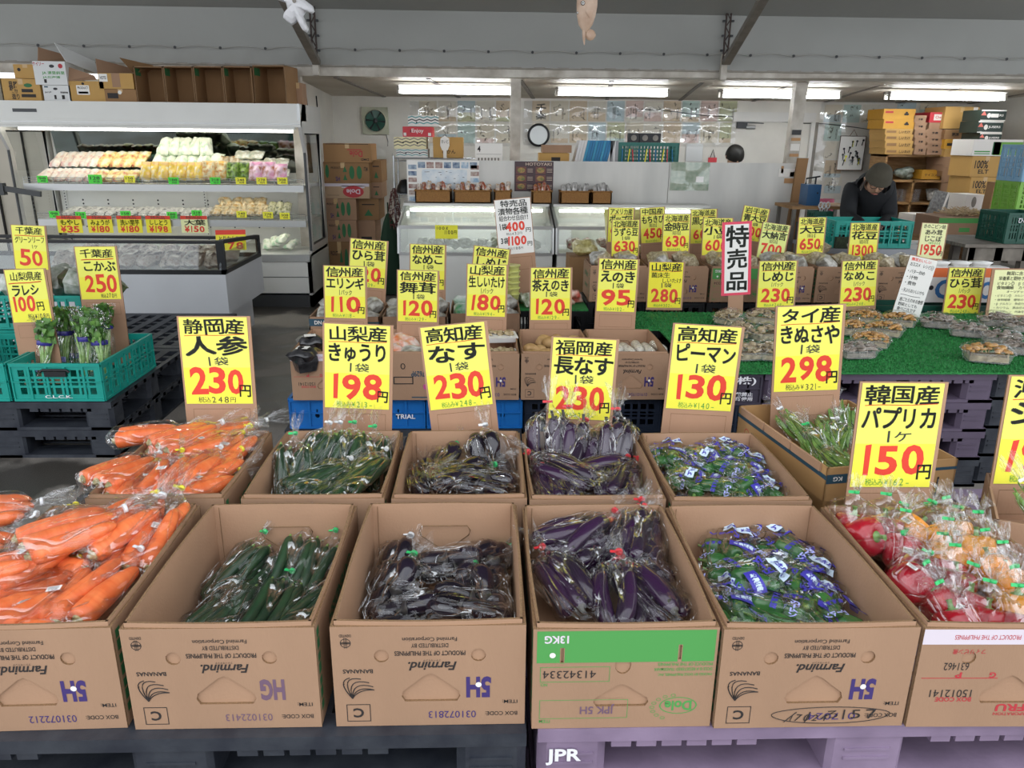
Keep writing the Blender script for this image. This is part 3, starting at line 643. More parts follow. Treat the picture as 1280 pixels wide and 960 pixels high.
def egg_mb(L, r, seed, long=False):
    rg = random.Random(seed); ph = rg.uniform(0, 6); m = MB(); bend = rg.uniform(-.012, .012)*(2 if long else 1)
    pr = [(.03, 0), (.5, .02), (.8, .08), (1, .24), (1, .40), (.88, .6), (.72, .76), (.58, .88), (.45, .93)] if not long else [(.03, 0), (.5, .015), (.85, .06), (1, .2), (1, .5), (.93, .75), (.75, .9), (.5, .94)]
    m.revolve([(r*a, b*L-L/2) for a, b in pr], 18, 0, axis='x', mod=lambda a, i: 1+.02*math.sin(2*a+ph))
    m.revolve([(r*.80, L*.36), (r*.66, L*.40), (r*.5, L*.44), (r*.24, L*.47), (r*.2, L*.56), (r*.26, L*.58)], 15, 1, axis='x', mod=lambda a, i: 1+(.22*math.sin(5*a) if i == 0 else 0))
    m.v = [(x, y+bend*(1-(2*x/L)**2), z) for x, y, z in m.v]; return m
def pepper_mb(L, r, seed, lobes=4, body=0):
    """blocky pepper along x, stem towards +x"""
    rg = random.Random(seed); ph = rg.uniform(0, 6); m = MB()
    pr = [(.10, .03), (.42, 0), (.68, .03), (.84, .14), (.93, .32), (1, .55), (1.0, .76), (.9, .92), (.62, 1.0), (.35, .97), (.16, .93)]
    m.revolve([(r*a, b*L-L/2) for a, b in pr], 28, 0, axis='x', mod=lambda a, i: 1+.10*abs(math.cos(lobes/2*a+ph))-.05+.03*math.sin(2*a+ph+i*.15))
    m.revolve([(r*.34, L*.44), (r*.28, L*.48), (r*.15, L*.50), (r*.11, L*.58), (r*.12, L*.68), (r*.16, L*.72)], 10, 1, axis='x', mod=lambda a, i: 1+(.2*math.sin(5*a) if i == 0 else 0)); 
    m.v = [(x, y+max(0, x-L*.5)**2*9, z) for x, y, z in m.v]; return m
def make_bag(kind, seed):
    rg = random.Random(seed*31+7); t = thing('bag', '', 'bag')
    if kind == 'carrot':
        t.name = 'carrot_bag'; Lc = rg.uniform(.185, .205); ys = [-.052, 0, .052]
        n = 3 if seed % 3 else 2; ys = ys if n == 3 else [-.03, .03]
        for i, y in enumerate(ys): veg(t, 'carrot', carrot_mb(Lc*rg.uniform(.93, 1.04), rg.uniform(.0255, .0305), seed*7+i), [M_carrot, M_ccrown], (-.01+rg.uniform(-.012, .012), y, rg.uniform(-.004, .004)), rg.uniform(-.06, .06), 0, rg.uniform(0, 6))
        Sx = film_parts(t, .285, .172 if n == 3 else .13, .07, seed, 'yellow' if seed % 2 else 'white', FILM_C, nx=.80); 
        if seed % 2: sticker_part(t, Sx, .26, .38)
    elif kind == 'cucumber':
        t.name = 'cucumber_bag'; n = 4
        for i in range(n): veg(t, 'cucumber', cuc_mb(rg.uniform(.19, .215), rg.uniform(.0145, .0165), seed*9+i), [M_cuc, M_cuctip], (-.02+rg.uniform(-.01, .01), (i-1.5)*.028*(1 if i < 4 else 0), rg.uniform(-.008, .010)), rg.uniform(-.05, .05), 0, rg.uniform(0, 6))
        film_parts(t, .29, .125, .062, seed, ('green', 'white', 'white')[seed % 3], nx=.80)
    elif kind == 'eggplant':
        t.name = 'eggplant_bag'
        for i, (x, y, z, r) in enumerate(((-.055, -.034, 0, .1), (-.05, .034, -.004, -.1), (.02, -.002, .018, PI), (.03, .036, -.012, 2.9))):
            veg(t, 'eggplant', egg_mb(rg.uniform(.115, .13), rg.uniform(.027, .031), seed*5+i), [M_egg, M_calyx], (x, y, z), r+rg.uniform(-.2, .2), rg.uniform(-.15, .15), rg.uniform(0, 6))
        film_parts(t, .27, .155, .095, seed, 'green' if seed % 2 else 'white', nx=.78)
    elif kind == 'long_eggplant':
        t.name = 'long_eggplant_bag'
        for i in range(3): veg(t, 'long_eggplant', egg_mb(rg.uniform(.20, .225), rg.uniform(.0235, .0265), seed*5+i, True), [M_legg, M_calyx], (-.02+rg.uniform(-.01, .01), (i-1)*.040, .012 if i == 1 else -.006), rg.uniform(-.1, .1)+(PI if i == 1 and seed % 2 else 0), 0, rg.uniform(0, 6))
        film_parts(t, .31, .155, .085, seed, 'red', nx=.80)
    elif kind == 'pepper':
        t.name = 'green_pepper_bag'
        for i, (x, y, z, r) in enumerate(((-.052, -.03, 0, .4), (-.045, .032, .003, 2.3), (.022, -.034, .004, -.7), (.03, .03, -.002, 1.2), (-.01, .0, .020, 3.4))):
            veg(t, 'green_pepper', pepper_mb(rg.uniform(.068, .082), rg.uniform(.022, .026), seed*5+i, 3), [M_pep, M_pstem], (x, y, z), r+rg.uniform(-.4, .4), rg.uniform(-.3, .3), rg.uniform(0, 6))
        Sx, nx = bag_surface(.235, .15, .095, seed, nx=.97, neck=.5)
        m = MB(); m.grid(lambda u, v: Sx(u, .02+v*.93), 36, 20, closed=True); m.add([Sx(i/36, .02) for i in range(36)], [tuple(range(36))[::-1]]); m.add([Sx(i/36, .95) for i in range(36)], [tuple(range(36))]); m.build('bag_film', FILM, t)
        p = MB()      # violet lettering printed on the film
        def pat(s, u0, v0, u1, v1, mi, b=.03, patch=None):
            if patch is not None:
                n = 6; p.add([Sx(u0-.02+(u1-u0+.04)*i/n, v0-.025+(v1-v0+.05)*j/n, .0012) for j in range(n+1) for i in range(n+1)], [(j*(n+1)+i, j*(n+1)+i+1, (j+1)*(n+1)+i+1, (j+1)*(n+1)+i) for j in range(n) for i in range(n)], patch)
            vs, fs, bb = glyph(s, b)
            p.add([Sx(u1-(x-bb[0])/(bb[1]-bb[0])*(u1-u0), v0+(y-bb[2])/(bb[3]-bb[2])*(v1-v0), .0026) for x, y in vs], fs, mi)
        q = rg.random()*.12
        pat('ピーマン', .12+q, .50, .28+q, .60, 0, .06); pat('ピーマン', .31+q*.5, .18, .43+q*.5, .26, 0, .06); pat('新鮮野菜', .07+q, .31, .19+q, .37, 0, .05); pat('高知県産', .25+q, .35, .36+q, .42, 2, .04, 0)
        pat('ピーマン', .05+q, .14, .16+q, .22, 1, .05); pat('ピーマン', .62, .3, .78, .40, 0, .05, 1); pat('●', .13+q, .76, .17+q, .81, 0, 0); pat('とれたて', .20+q, .66, .33+q, .72, 0, .05, 2); pat('たっぷり', .34+q, .78, .46+q, .85, 0, .04); pat('ビタミン', .02+q, .70, .12+q, .75, 1, .05)
        p.build('bag_print', [M_violet, M_lilac, M_skyp], t)
    elif kind in ('red', 'yellow'):
        t.name = 'paprika_bag'; r = rg.uniform(.047, .051)
        veg(t, 'paprika', pepper_mb(.092, r, seed, 4), [M_red if kind == 'red' else M_yel, M_pstem], (-.036, 0, 0), rg.uniform(-.15, .15), rg.uniform(-.15, .15), rg.uniform(0, 6))
        Sx = film_parts(t, .17, .116, .116, seed, 'green', FILM_C, nx=.80, neck=.12)
        if seed % 2: sticker_part(t, Sx, rg.uniform(.1, .35), .3, .024, .014)
    elif kind == 'pea':
        t.name = 'snow_pea_bag'; m = MB()
        for i in range(34):
            y = rg.uniform(-.048, .048); z = rg.uniform(-.018, .02); L = rg.uniform(.075, .1); x0 = rg.uniform(-.10, -.0); a = rg.uniform(-.25, .25); w = .0075; c, s = math.cos(a), math.sin(a); tl = rg.uniform(-.8, .8)
            pts = []
            for k in range(7):
                u = k/6; hw = w*math.sin(PI*min(max(u, .04), .96))**.6
                for sg in (-1, 1):
                    px, py = x0+L*u, y+sg*hw*math.cos(tl); pts.append((x0+(px-x0)*c-(py-y)*s, y+(px-x0)*s+(py-y)*c+.006*math.sin(u*PI), z+sg*hw*math.sin(tl)))
            top = [(p[0], p[1], p[2]+.0022) for p in pts]
            m.add(top, [(2*k, 2*k+1, 2*k+3, 2*k+2) for k in range(6)], 0, True); m.add([(p[0], p[1], p[2]-.0022) for p in pts], [(2*k+2, 2*k+3, 2*k+1, 2*k) for k in range(6)], 0, True)
            for sg in (0, 1): m.add([top[2*k+sg] for k in range(7)]+[(pts[2*k+sg][0], pts[2*k+sg][1], pts[2*k+sg][2]-.0022) for k in range(7)], [(k, k+1, 8+k, 7+k) for k in range(6)], 0, True)
        o = m.build('snow_peas', M_pod, t); o['kind'] = 'stuff'
        film_parts(t, .25, .125, .065, seed, 'green' if seed % 2 else 'white', nx=.76)
    elif kind == 'greens':
        t.name = 'leafy_greens_bag'; m = MB()
        for i in range(16):
            y = rg.uniform(-.02, .02); z = rg.uniform(-.02, .02)
            m.tube([(-.15, y*.7, z*.7), (-.02, y, z), (.08, y*2.2, z*2)], [.005, .006, .003], 6, 0)
        for i in range(75):
            a = rg.uniform(0, 6.28); rr = rg.uniform(.005, .05); x = rg.uniform(.06, .17); y, z = rr*math.cos(a), rr*math.sin(a); s = rg.uniform(.018, .034); d1 = Vector((rg.uniform(.2, 1), rg.uniform(-1, 1), rg.uniform(-1, 1))).normalized(); d2 = d1.cross(Vector((rg.uniform(-1, 1), 1, rg.uniform(-1, 1)))).normalized(); d3 = d1.cross(d2); c = Vector((x, y, z))
            m.add([c-d1*s, c+d2*s*.7+d3*.005, c+d1*s, c-d2*s*.7+d3*.005, c+d3*.012], [(0, 1, 4), (1, 2, 4), (2, 3, 4), (3, 0, 4)], 1, True)
        m.build('leafy_greens', [M_stalk, M_leaf], t)
        rgp = [(.034, -.165), (.04, -.14), (.043, -.05), (.04, .02), (.036, .05), (.045, .09), (.06, .15), (.066, .18)]
        f = MB(); f.revolve(rgp, 24, 0, axis='x', mod=lambda a, i: 1+.06*math.sin(7*a+i)+.04*math.sin(11*a)); f.f = f.f[:-1]; f.m = f.m[:-1]; f.s = f.s[:-1]; f.build('bag_film', FILM, t)
        f = MB(); f.revolve([(.0385, .035), (.040, .037), (.040, .058), (.0385, .06)], 24, 0, axis='x', mod=lambda a, i: 1+.06*math.sin(7*a+4)); f.build('bag_band', M_tape['violet'], t)
        f = MB(); f.rect(Fr((-.11, -.02, .045), (1, 0, 0), (0, 1, 0)), 0, 0, .03, .035, 0); f.text(Fr((-.11, -.02, .045), (1, 0, 0), (0, 1, 0)), 'こかぶ', .004, .006, .026, .03, 1, .02); f.build('bag_label', [M_lilac, M_violet], t)
    return t
_protos = {}; _used = set()
NAMES = {'carrot': 'bag of carrots', 'cucumber': 'bag of cucumbers', 'eggplant': 'bag of short eggplants', 'long_eggplant': 'bag of long eggplants', 'pepper': 'violet-printed bag of green peppers', 'red': 'bagged red paprika', 'yellow': 'bagged yellow paprika', 'pea': 'bag of snow peas', 'greens': 'bag of banded leafy greens'}
def place_bag(kind, var, loc, yaw, pitch, roll=0, sc=1.0):
    k = (kind, var)
    if k not in _protos: _protos[k] = make_bag(kind, var)
    o = _protos[k] if k not in _used else dup(_protos[k])
    _used.add(k)
    o.matrix_local = Matrix.Translation(loc) @ Matrix.Rotation(math.radians(yaw), 4, 'Z') @ Matrix.Rotation(math.radians(-pitch), 4, 'Y') @ Matrix.Rotation(math.radians(roll), 4, 'X') @ Matrix.Diagonal((sc, sc, sc, 1))
    return o
DIM = dict(carrot=(.285, .165, .07), cucumber=(.29, .125, .062), eggplant=(.27, .155, .095), long_eggplant=(.31, .155, .085), pepper=(.235, .15, .095), red=(.185, .116, .116), yellow=(.185, .116, .116), pea=(.25, .125, .065))
def settle(o, box):
    """moves a bag so that its body lies inside the carton walls and on the padding"""
    cx, cy, w, d, zf, zt_ = BOXES[box.name]; bpy.context.view_layer.update()
    P = [c.matrix_world @ v.co for c in o.children if not c.name.startswith(('bag_', 'price_')) for v in list(c.data.vertices)[::5]]
    lo = [min(p[i] for p in P) for i in range(3)]; hi = [max(p[i] for p in P) for i in range(3)]; mv = Vector((0, 0, max(0, zf+.010-lo[2])))
    if lo[2] < zt_-.04:
        for i, (c, s) in enumerate(((cx, w), (cy, d))):
            a, b = c-s/2+.016, c+s/2-.016
            if hi[i]-lo[i] > b-a: mv[i] = (a+b)/2-(lo[i]+hi[i])/2
            elif lo[i] < a: mv[i] = a-lo[i]
            elif hi[i] > b: mv[i] = b-hi[i]
    o.matrix_local = Matrix.Translation(mv) @ o.matrix_local
def fill_box(box, kind, where, group, items, nrow, sc=1.0, nvar=4):
    """items: (px, py, z, yaw of the tied neck, pitch[, roll]); each label counts its row from the back and its place in the row"""
    made = []
    for i, it in enumerate(items):
        k = it[6] if len(it) > 6 else kind
        p = atZ(it[0], it[1], it[2]); made.append((p, place_bag(k, i % nvar, p, it[3], it[4], it[5] if len(it) > 5 else 0, sc), k))
    for q in made: settle(q[1], box)
    for rnd_ in range(6):       # push touching bags apart a little, as they would lie in the heap
        pts = []
        for q in made:
            L, W, H = DIM[q[2]]; M = q[1].matrix_local
            pts.append([M @ Vector((L*a, W*b, 0)) for a in (-.38, -.17, .04, .2) for b in ((-.3, .3) if W > 1.3*H else (0,))])
        for i in range(len(made)):
            for j in range(i+1, len(made)):
                r_ = (DIM[made[i][2]][2]+DIM[made[j][2]][2])*.44*sc; mv = Vector()
                for p_ in pts[i]:
                    for q_ in pts[j]:
                        d = p_-q_
                        if d.length < r_: mv = mv+(d.normalized() if d.length > 1e-5 else Vector((0, 0, 1)))*(r_-d.length)
                if mv.length > 0:
                    mv = mv*.12
                    if mv.length > .006: mv = mv.normalized()*.006
                    mv.z = mv.z*.6
                    made[i][1].matrix_local = Matrix.Translation(mv) @ made[i][1].matrix_local; made[j][1].matrix_local = Matrix.Translation(-mv) @ made[j][1].matrix_local
        if rnd_ == 5:
            for q in made: settle(q[1], box)
    for k in sorted({m[2] for m in made}):
        mm = sorted([m for m in made if m[2] == k], key=lambda q: -q[0].y); n = len(mm); per = math.ceil(n/nrow)
        for r in range(nrow):
            row = sorted(mm[r*per:(r+1)*per], key=lambda q: q[0].x)
            rn = ('back', 'front') if nrow == 2 else ('back', 'middle', 'front') if nrow == 3 else ('only',)
            for j, q in enumerate(row):
                q[1]['label'] = '%s, %s from left in %s row, %s' % (NAMES[k], ORD[j], rn[r], where); q[1]['group'] = group
    return made
fill_box(B_CAR1, 'carrot', 'the left front carton', 'bags in the front carrot carton', [
    (35, 655, .69, 172, 4), (8, 690, .67, 160, 0), (92, 664, .735, 38, 5), (74, 742, .66, 95, 8), (131, 730, .665, 72, 8, 10), (150, 653, .715, 62, 10),
    (197, 668, .69, 85, 22), (228, 650, .69, 80, 25, 20), (14, 748, .66, 20, 0), (-38, 690, .70, 10, 0), (-45, 745, .67, 60, 0), (-20, 655, .69, 100, 0), (-8, 712, .715, 30, 4), (22, 768, .645, 170, 0), (-12, 640, .70, 20, 0), (40, 700, .70, 60, 4)], 3, 1.0)
fill_box(B_CUC1, 'cucumber', 'the front cucumber carton', 'bags in the front cucumber carton', [
    (272, 706, .585, 62, 20, -12), (311, 714, .555, 70, 12, 25), (332, 728, .55, 68, 10, 30), (370, 704, .58, 82, 26), (409, 706, .57, 78, 24, -10),
    (234, 757, .545, 60, 8, 10), (283, 759, .545, 75, 10, -8), (343, 760, .55, 80, 12, 8), (392, 756, .55, 62, 6, -20)], 2, .94)
fill_box(B_EGG1, 'eggplant', 'the front eggplant carton', 'bags in the front eggplant carton', [
    (503, 690, .575, 75, 18), (480, 735, .575, 70, 22), (572, 706, .58, 10, 0), (600, 676, .575, 40, 0), (578, 752, .575, 170, 2, 10), (625, 742, .57, 100, 12), (520, 768, .55, 20, 0), (627, 708, .57, 60, 0)], 3, .92)
fill_box(B_LEG1, 'long_eggplant', 'the green-banded carton', 'bags in the front long eggplant carton', [
    (692, 646, .665, 30, 0), (738, 668, .665, 50, 8), (806, 664, .66, 80, 18), (696, 727, .645, 112, 10), (778, 740, .645, 85, 14), (850, 736, .64, 112, 4), (838, 672, .655, 75, 4), (742, 712, .60, 60, 0), (806, 702, .62, 120, 0), (775, 640, .65, 60, 20)], 3, .92)
fill_box(B_PEP1, 'pepper', 'the carton with handwriting', 'bags in the front green pepper carton', [
    (905, 680, .60, 70, 0), (935, 727, .605, 20, 4), (985, 682, .60, 120, 0), (1022, 690, .585, 160, -4), (1030, 728, .58, 110, 0), (1008, 762, .575, 60, 0), (952, 764, .585, 150, 0), (1062, 764, .575, 100, 0), (912, 760, .58, 80, 0), (992, 728, .59, 40, 0)], 3, 1.04)
PAP = [(1060, 640, .70, 80, 78), (1098, 640, .69, 70, 74), (1087, 672, .685, -50, 20), (1132, 674, .675, 60, 62), (1112, 655, .66, 30, 50), (1145, 720, .665, 35, 22), (1180, 704, .65, 80, 60), (1172, 741, .655, 130, 55), (1192, 716, .65, 80, 70), (1214, 744, .655, 40, 66), (1190, 770, .635, 120, 50), (1236, 766, .64, 60, 72), (1270, 778, .63, 80, 65)]
PAY = [(1138, 646, .66, 20, 40), (1197, 650, .66, 110, 60), (1221, 674, .675, 85, 72), (1184, 684, .66, 70, 65), (1254, 700, .655, 100, 58), (1268, 745, .65, 110, 68), (1171, 664, .645, 90, 40), (1290, 716, .65, 90, 60), (1246, 668, .64, 60, 50)]
fill_box(B_PAP1, 'red', 'the red-print carton', 'bagged paprika in the red-print carton', [p+(0, 'red') for p in PAP]+[(p[0], p[1], p[2]+.015, p[3], p[4], 0, 'yellow') for p in PAY], 3, 1.0, 4)
fill_box(B_CAR2, 'carrot', 'the second-row carrot carton', 'bags in the second-row carrot carton', [
    (190, 541, .715, 20, 2), (182, 560, .69, 35, 0), (238, 545, .725, 45, 4), (262, 558, .71, 40, 4), (292, 538, .705, 30, 4), (306, 560, .70, 70, 14), (160, 588, .70, 60, 0), (205, 593, .705, 85, 10), (246, 586, .705, 70, 8), (281, 586, .69, 60, 8), (140, 610, .68, 70, 0), (268, 607, .68, 50, 0), (228, 612, .67, 80, 4), (180, 612, .68, 100, 4)], 3, .95)
fill_box(B_CUC2, 'cucumber', 'the second-row cucumber carton', 'bags in the second-row cucumber carton', [
    (340, 586, .665, 95, 42), (392, 566, .665, 62, 34), (402, 594, .655, 48, 4), (443, 552, .655, 82, 36), (473, 553, .65, 95, 34), (458, 588, .66, 60, 10), (428, 548, .63, 80, 40), (425, 604, .64, 70, 0)], 2, .98)
fill_box(B_EGG2, 'eggplant', 'the second-row eggplant carton', 'bags in the second-row eggplant carton', [
    (613, 565, .65, 105, 48), (561, 572, .635, 75, 10), (535, 596, .625, 100, 0), (585, 594, .635, 30, 0), (625, 602, .63, 160, 0)], 2, .98)
fill_box(B_LEG2, 'long_eggplant', 'the second-row long eggplant carton', 'bags in the second-row long eggplant carton', [
    (671, 548, .685, 92, 72), (708, 548, .66, 85, 55), (722, 562, .675, 70, 28), (770, 556, .675, 80, 55), (700, 588, .67, 140, 6), (757, 588, .655, 30, 0), (796, 596, .65, 70, 4), (681, 606, .645, 100, 0)], 2, .98)
fill_box(B_PEP2, 'pepper', 'the second-row pepper carton', 'bags in the second-row green pepper carton', [
    (836, 572, .645, 80, 0), (876, 556, .65, 20, 0), (916, 560, .65, 120, 0), (858, 600, .635, 70, 0), (900, 588, .65, 140, 4), (950, 590, .645, 60, 0), (978, 612, .635, 100, 0), (930, 612, .64, 30, 0), (888, 612, .64, 150, 0), (944, 566, .63, 80, 0)], 3, .92)
fill_box(PEA[0], 'pea', 'the blue-striped carton', 'bags in the snow pea carton', [
    (998, 536, .69, 120, 30), (1024, 556, .685, 100, 26), (1046, 552, .68, 70, 30), (1058, 524, .69, 85, 36), (1020, 526, .675, 100, 20), (1040, 575, .665, 95, 5)], 2, 1.0)
fill_box(RB, 'pea', 'the carton at the right edge', 'bags in the half-seen carton', [(1248, 650, .675, 120, 45), (1275, 665, .67, 70, 30)], 1, 1.0)
# ================================================================ HAND-WRITTEN PRICE SIGNS
M_yel_p = mat('fluorescent_yellow_paper', '#f1f06a', .55, spec=.4)
M_yel_s = mat('yellow_price_slip', '#f5ee4c', .55, spec=.4)
M_gold_p = mat('golden_yellow_paper', '#f6e93a', .5, spec=.4)
M_pale_p = mat('pale_yellow_paper', '#eef0b4', .55)
M_red_ink = mat('red_brush_ink', '#e0412c', .6)
M_blk_ink = mat('black_brush_ink', '#33372f', .6)
M_grn_ink = mat('green_pen_ink', '#3f9a3c', .6)
M_bor = mat('red_border_paper', '#e2465f', .55)
M_board = mat('sign_backing_cardboard', '#b58f74', .8, var=.1, vscale=6, bump=.1, bscale=140, stretch=(1, 1, .3), spec=.2)
SG = 'hand-written price signs on cardboard'
def sign(label, quad, Y, zs, lines, paper=None, lean=4, ml=.03, mr=.05, mt=.012, th=.005, wr=True, border=False, group=SG, slip=True, name='price_sign', bw=None, back=True, cat='sign'):
    """quad: the paper's corners TL, TR, BR, BL; the board goes down to height zs; lines: (text, x0, y0, x1, y1, ink, bold[, fill])"""
    TL, TR, BR, BL = quad; L = math.radians(lean); n = Vector((0, -math.cos(L), math.sin(L)))
    p0 = atY((BL[0]+BR[0])/2, (BL[1]+BR[1])/2, Y)
    a, b, c, d = (atPlane(*q, p0, n) for q in (TL, TR, BR, BL))
    ex = ((b-a)+(c-d)); w = ex.length/2; ex.normalize(); ey = ((a-d)+(b-c)); h = ey.length/2; ey = (ey-ex*ey.dot(ex)).normalized(); nn = ex.cross(ey)
    C = (a+b+c+d)/4; bl = C-ex*w/2-ey*h/2
    drop = max(.01, ((bl.z+(C-ey*h/2).z)/2-zs)/max(ey.z, .3))
    base = C-ey*(h/2+drop)
    t = thing(name, label, cat, group=group)
    yy = ey.cross(ex)
    t.matrix_local = Matrix(((ex.x, yy.x, ey.x, base.x), (ex.y, yy.y, ey.y, base.y), (ex.z, yy.z, ey.z, base.z), (0, 0, 0, 1)))
    F = Fr((-w/2, -.0005, drop), (1, 0, 0), (0, 0, 1))
    if back:
        m = MB(); bw_ = bw or None
        x0, x1 = (-w/2-w*ml, w/2+w*mr) if not bw_ else (-bw_/2, bw_/2)
        B = Fr((0, 0, 0), (1, 0, 0), (0, 0, 1)); top = drop+h*(1+mt) if not bw_ else drop+h*.3
        m.plate(B, [[(x0, 0), (x1, 0), (x1, top), (x0, top)]], th, 0, 0, 1)
        if not bw_: m.plate(B, [[(x0+w*.12, drop-h*.30), (x1-w*.1, drop-h*.30), (x1-w*.1, drop-h*.06), (x0+w*.12, drop-h*.06)], [(x0+w*.125, drop-h*.295), (x1-w*.105, drop-h*.295), (x1-w*.105, drop-h*.065), (x0+w*.125, drop-h*.065)]], 0, .0004, 1)
        m.build('cardboard_backing', [M_board, M_edge], t)
    m = MB(); rnd = random.Random(sum(map(ord, label)))
    mats = [paper or M_yel_p, M_blk_ink, M_red_ink, M_grn_ink, M_bor]
    m.rect(F, 0, 0, w, h, .0012, 0)
    if border: m.plate(F, [[(0, 0), (w, 0), (w, h), (0, h)], [(w*.1, h*.035), (w*.9, h*.035), (w*.9, h*.965), (w*.1, h*.965)]], 0, .0016, 4)
    for q in lines:
        if q[0] == '_': m.tube([F(w*(q[1]+(q[3]-q[1])*i/6), h*(q[2]+(q[4]-q[2])*i/6)+.004*h*math.sin(i*1.3), .0014) for i in range(7)], max(.0007, h*.004*(q[6] if len(q) > 6 else 1)), 4, q[5]); continue
        m.write(F, q[0], q[1]*w, q[2]*h, q[3]*w, q[4]*h, q[5], q[6], .0022, rnd, q[7] if len(q) > 7 else False, q[8] if len(q) > 8 else 0)
    wp = m.build('written_paper', mats, t)
    if slip and not border and paper is None:
        m = MB(); m.rect(F, w*.004, h*.004, w*.996, h*.425, .0016, 0); m.build('price_slip', M_yel_s, wp)
    return t
def std(o, n, u, pr, tax='税込み¥%s-', taxc=3, tn=None, ox=(.04, .96), nb=.037, px=(.08, .90)):
    L = [(o, ox[0], .805, ox[1], .985, 1, .028), ('_', .06, .79, .95, .805, 2)]
    if isinstance(n, str): L.append((n, .03, .56, .97, .785, 1, nb))
    else:
        L += [(n[0], .06, .66, .62, .78, 1, .015), (n[1], .38, .55, .97, .655, 1, .015)]
    L.append((u, .34, .445, .68, .55, 1, .008))
    L.append((pr, px[0], .115, px[1], .42, 2, .03, True)); L.append(('円', .80, .085, .985, .235, 1, .035))
    t = tn or str(int(int(pr)*1.08)); L.append((tax % t if '%' in tax else tax, .18, .015, .75, .085, taxc, 0))
    return L
ZP = .449
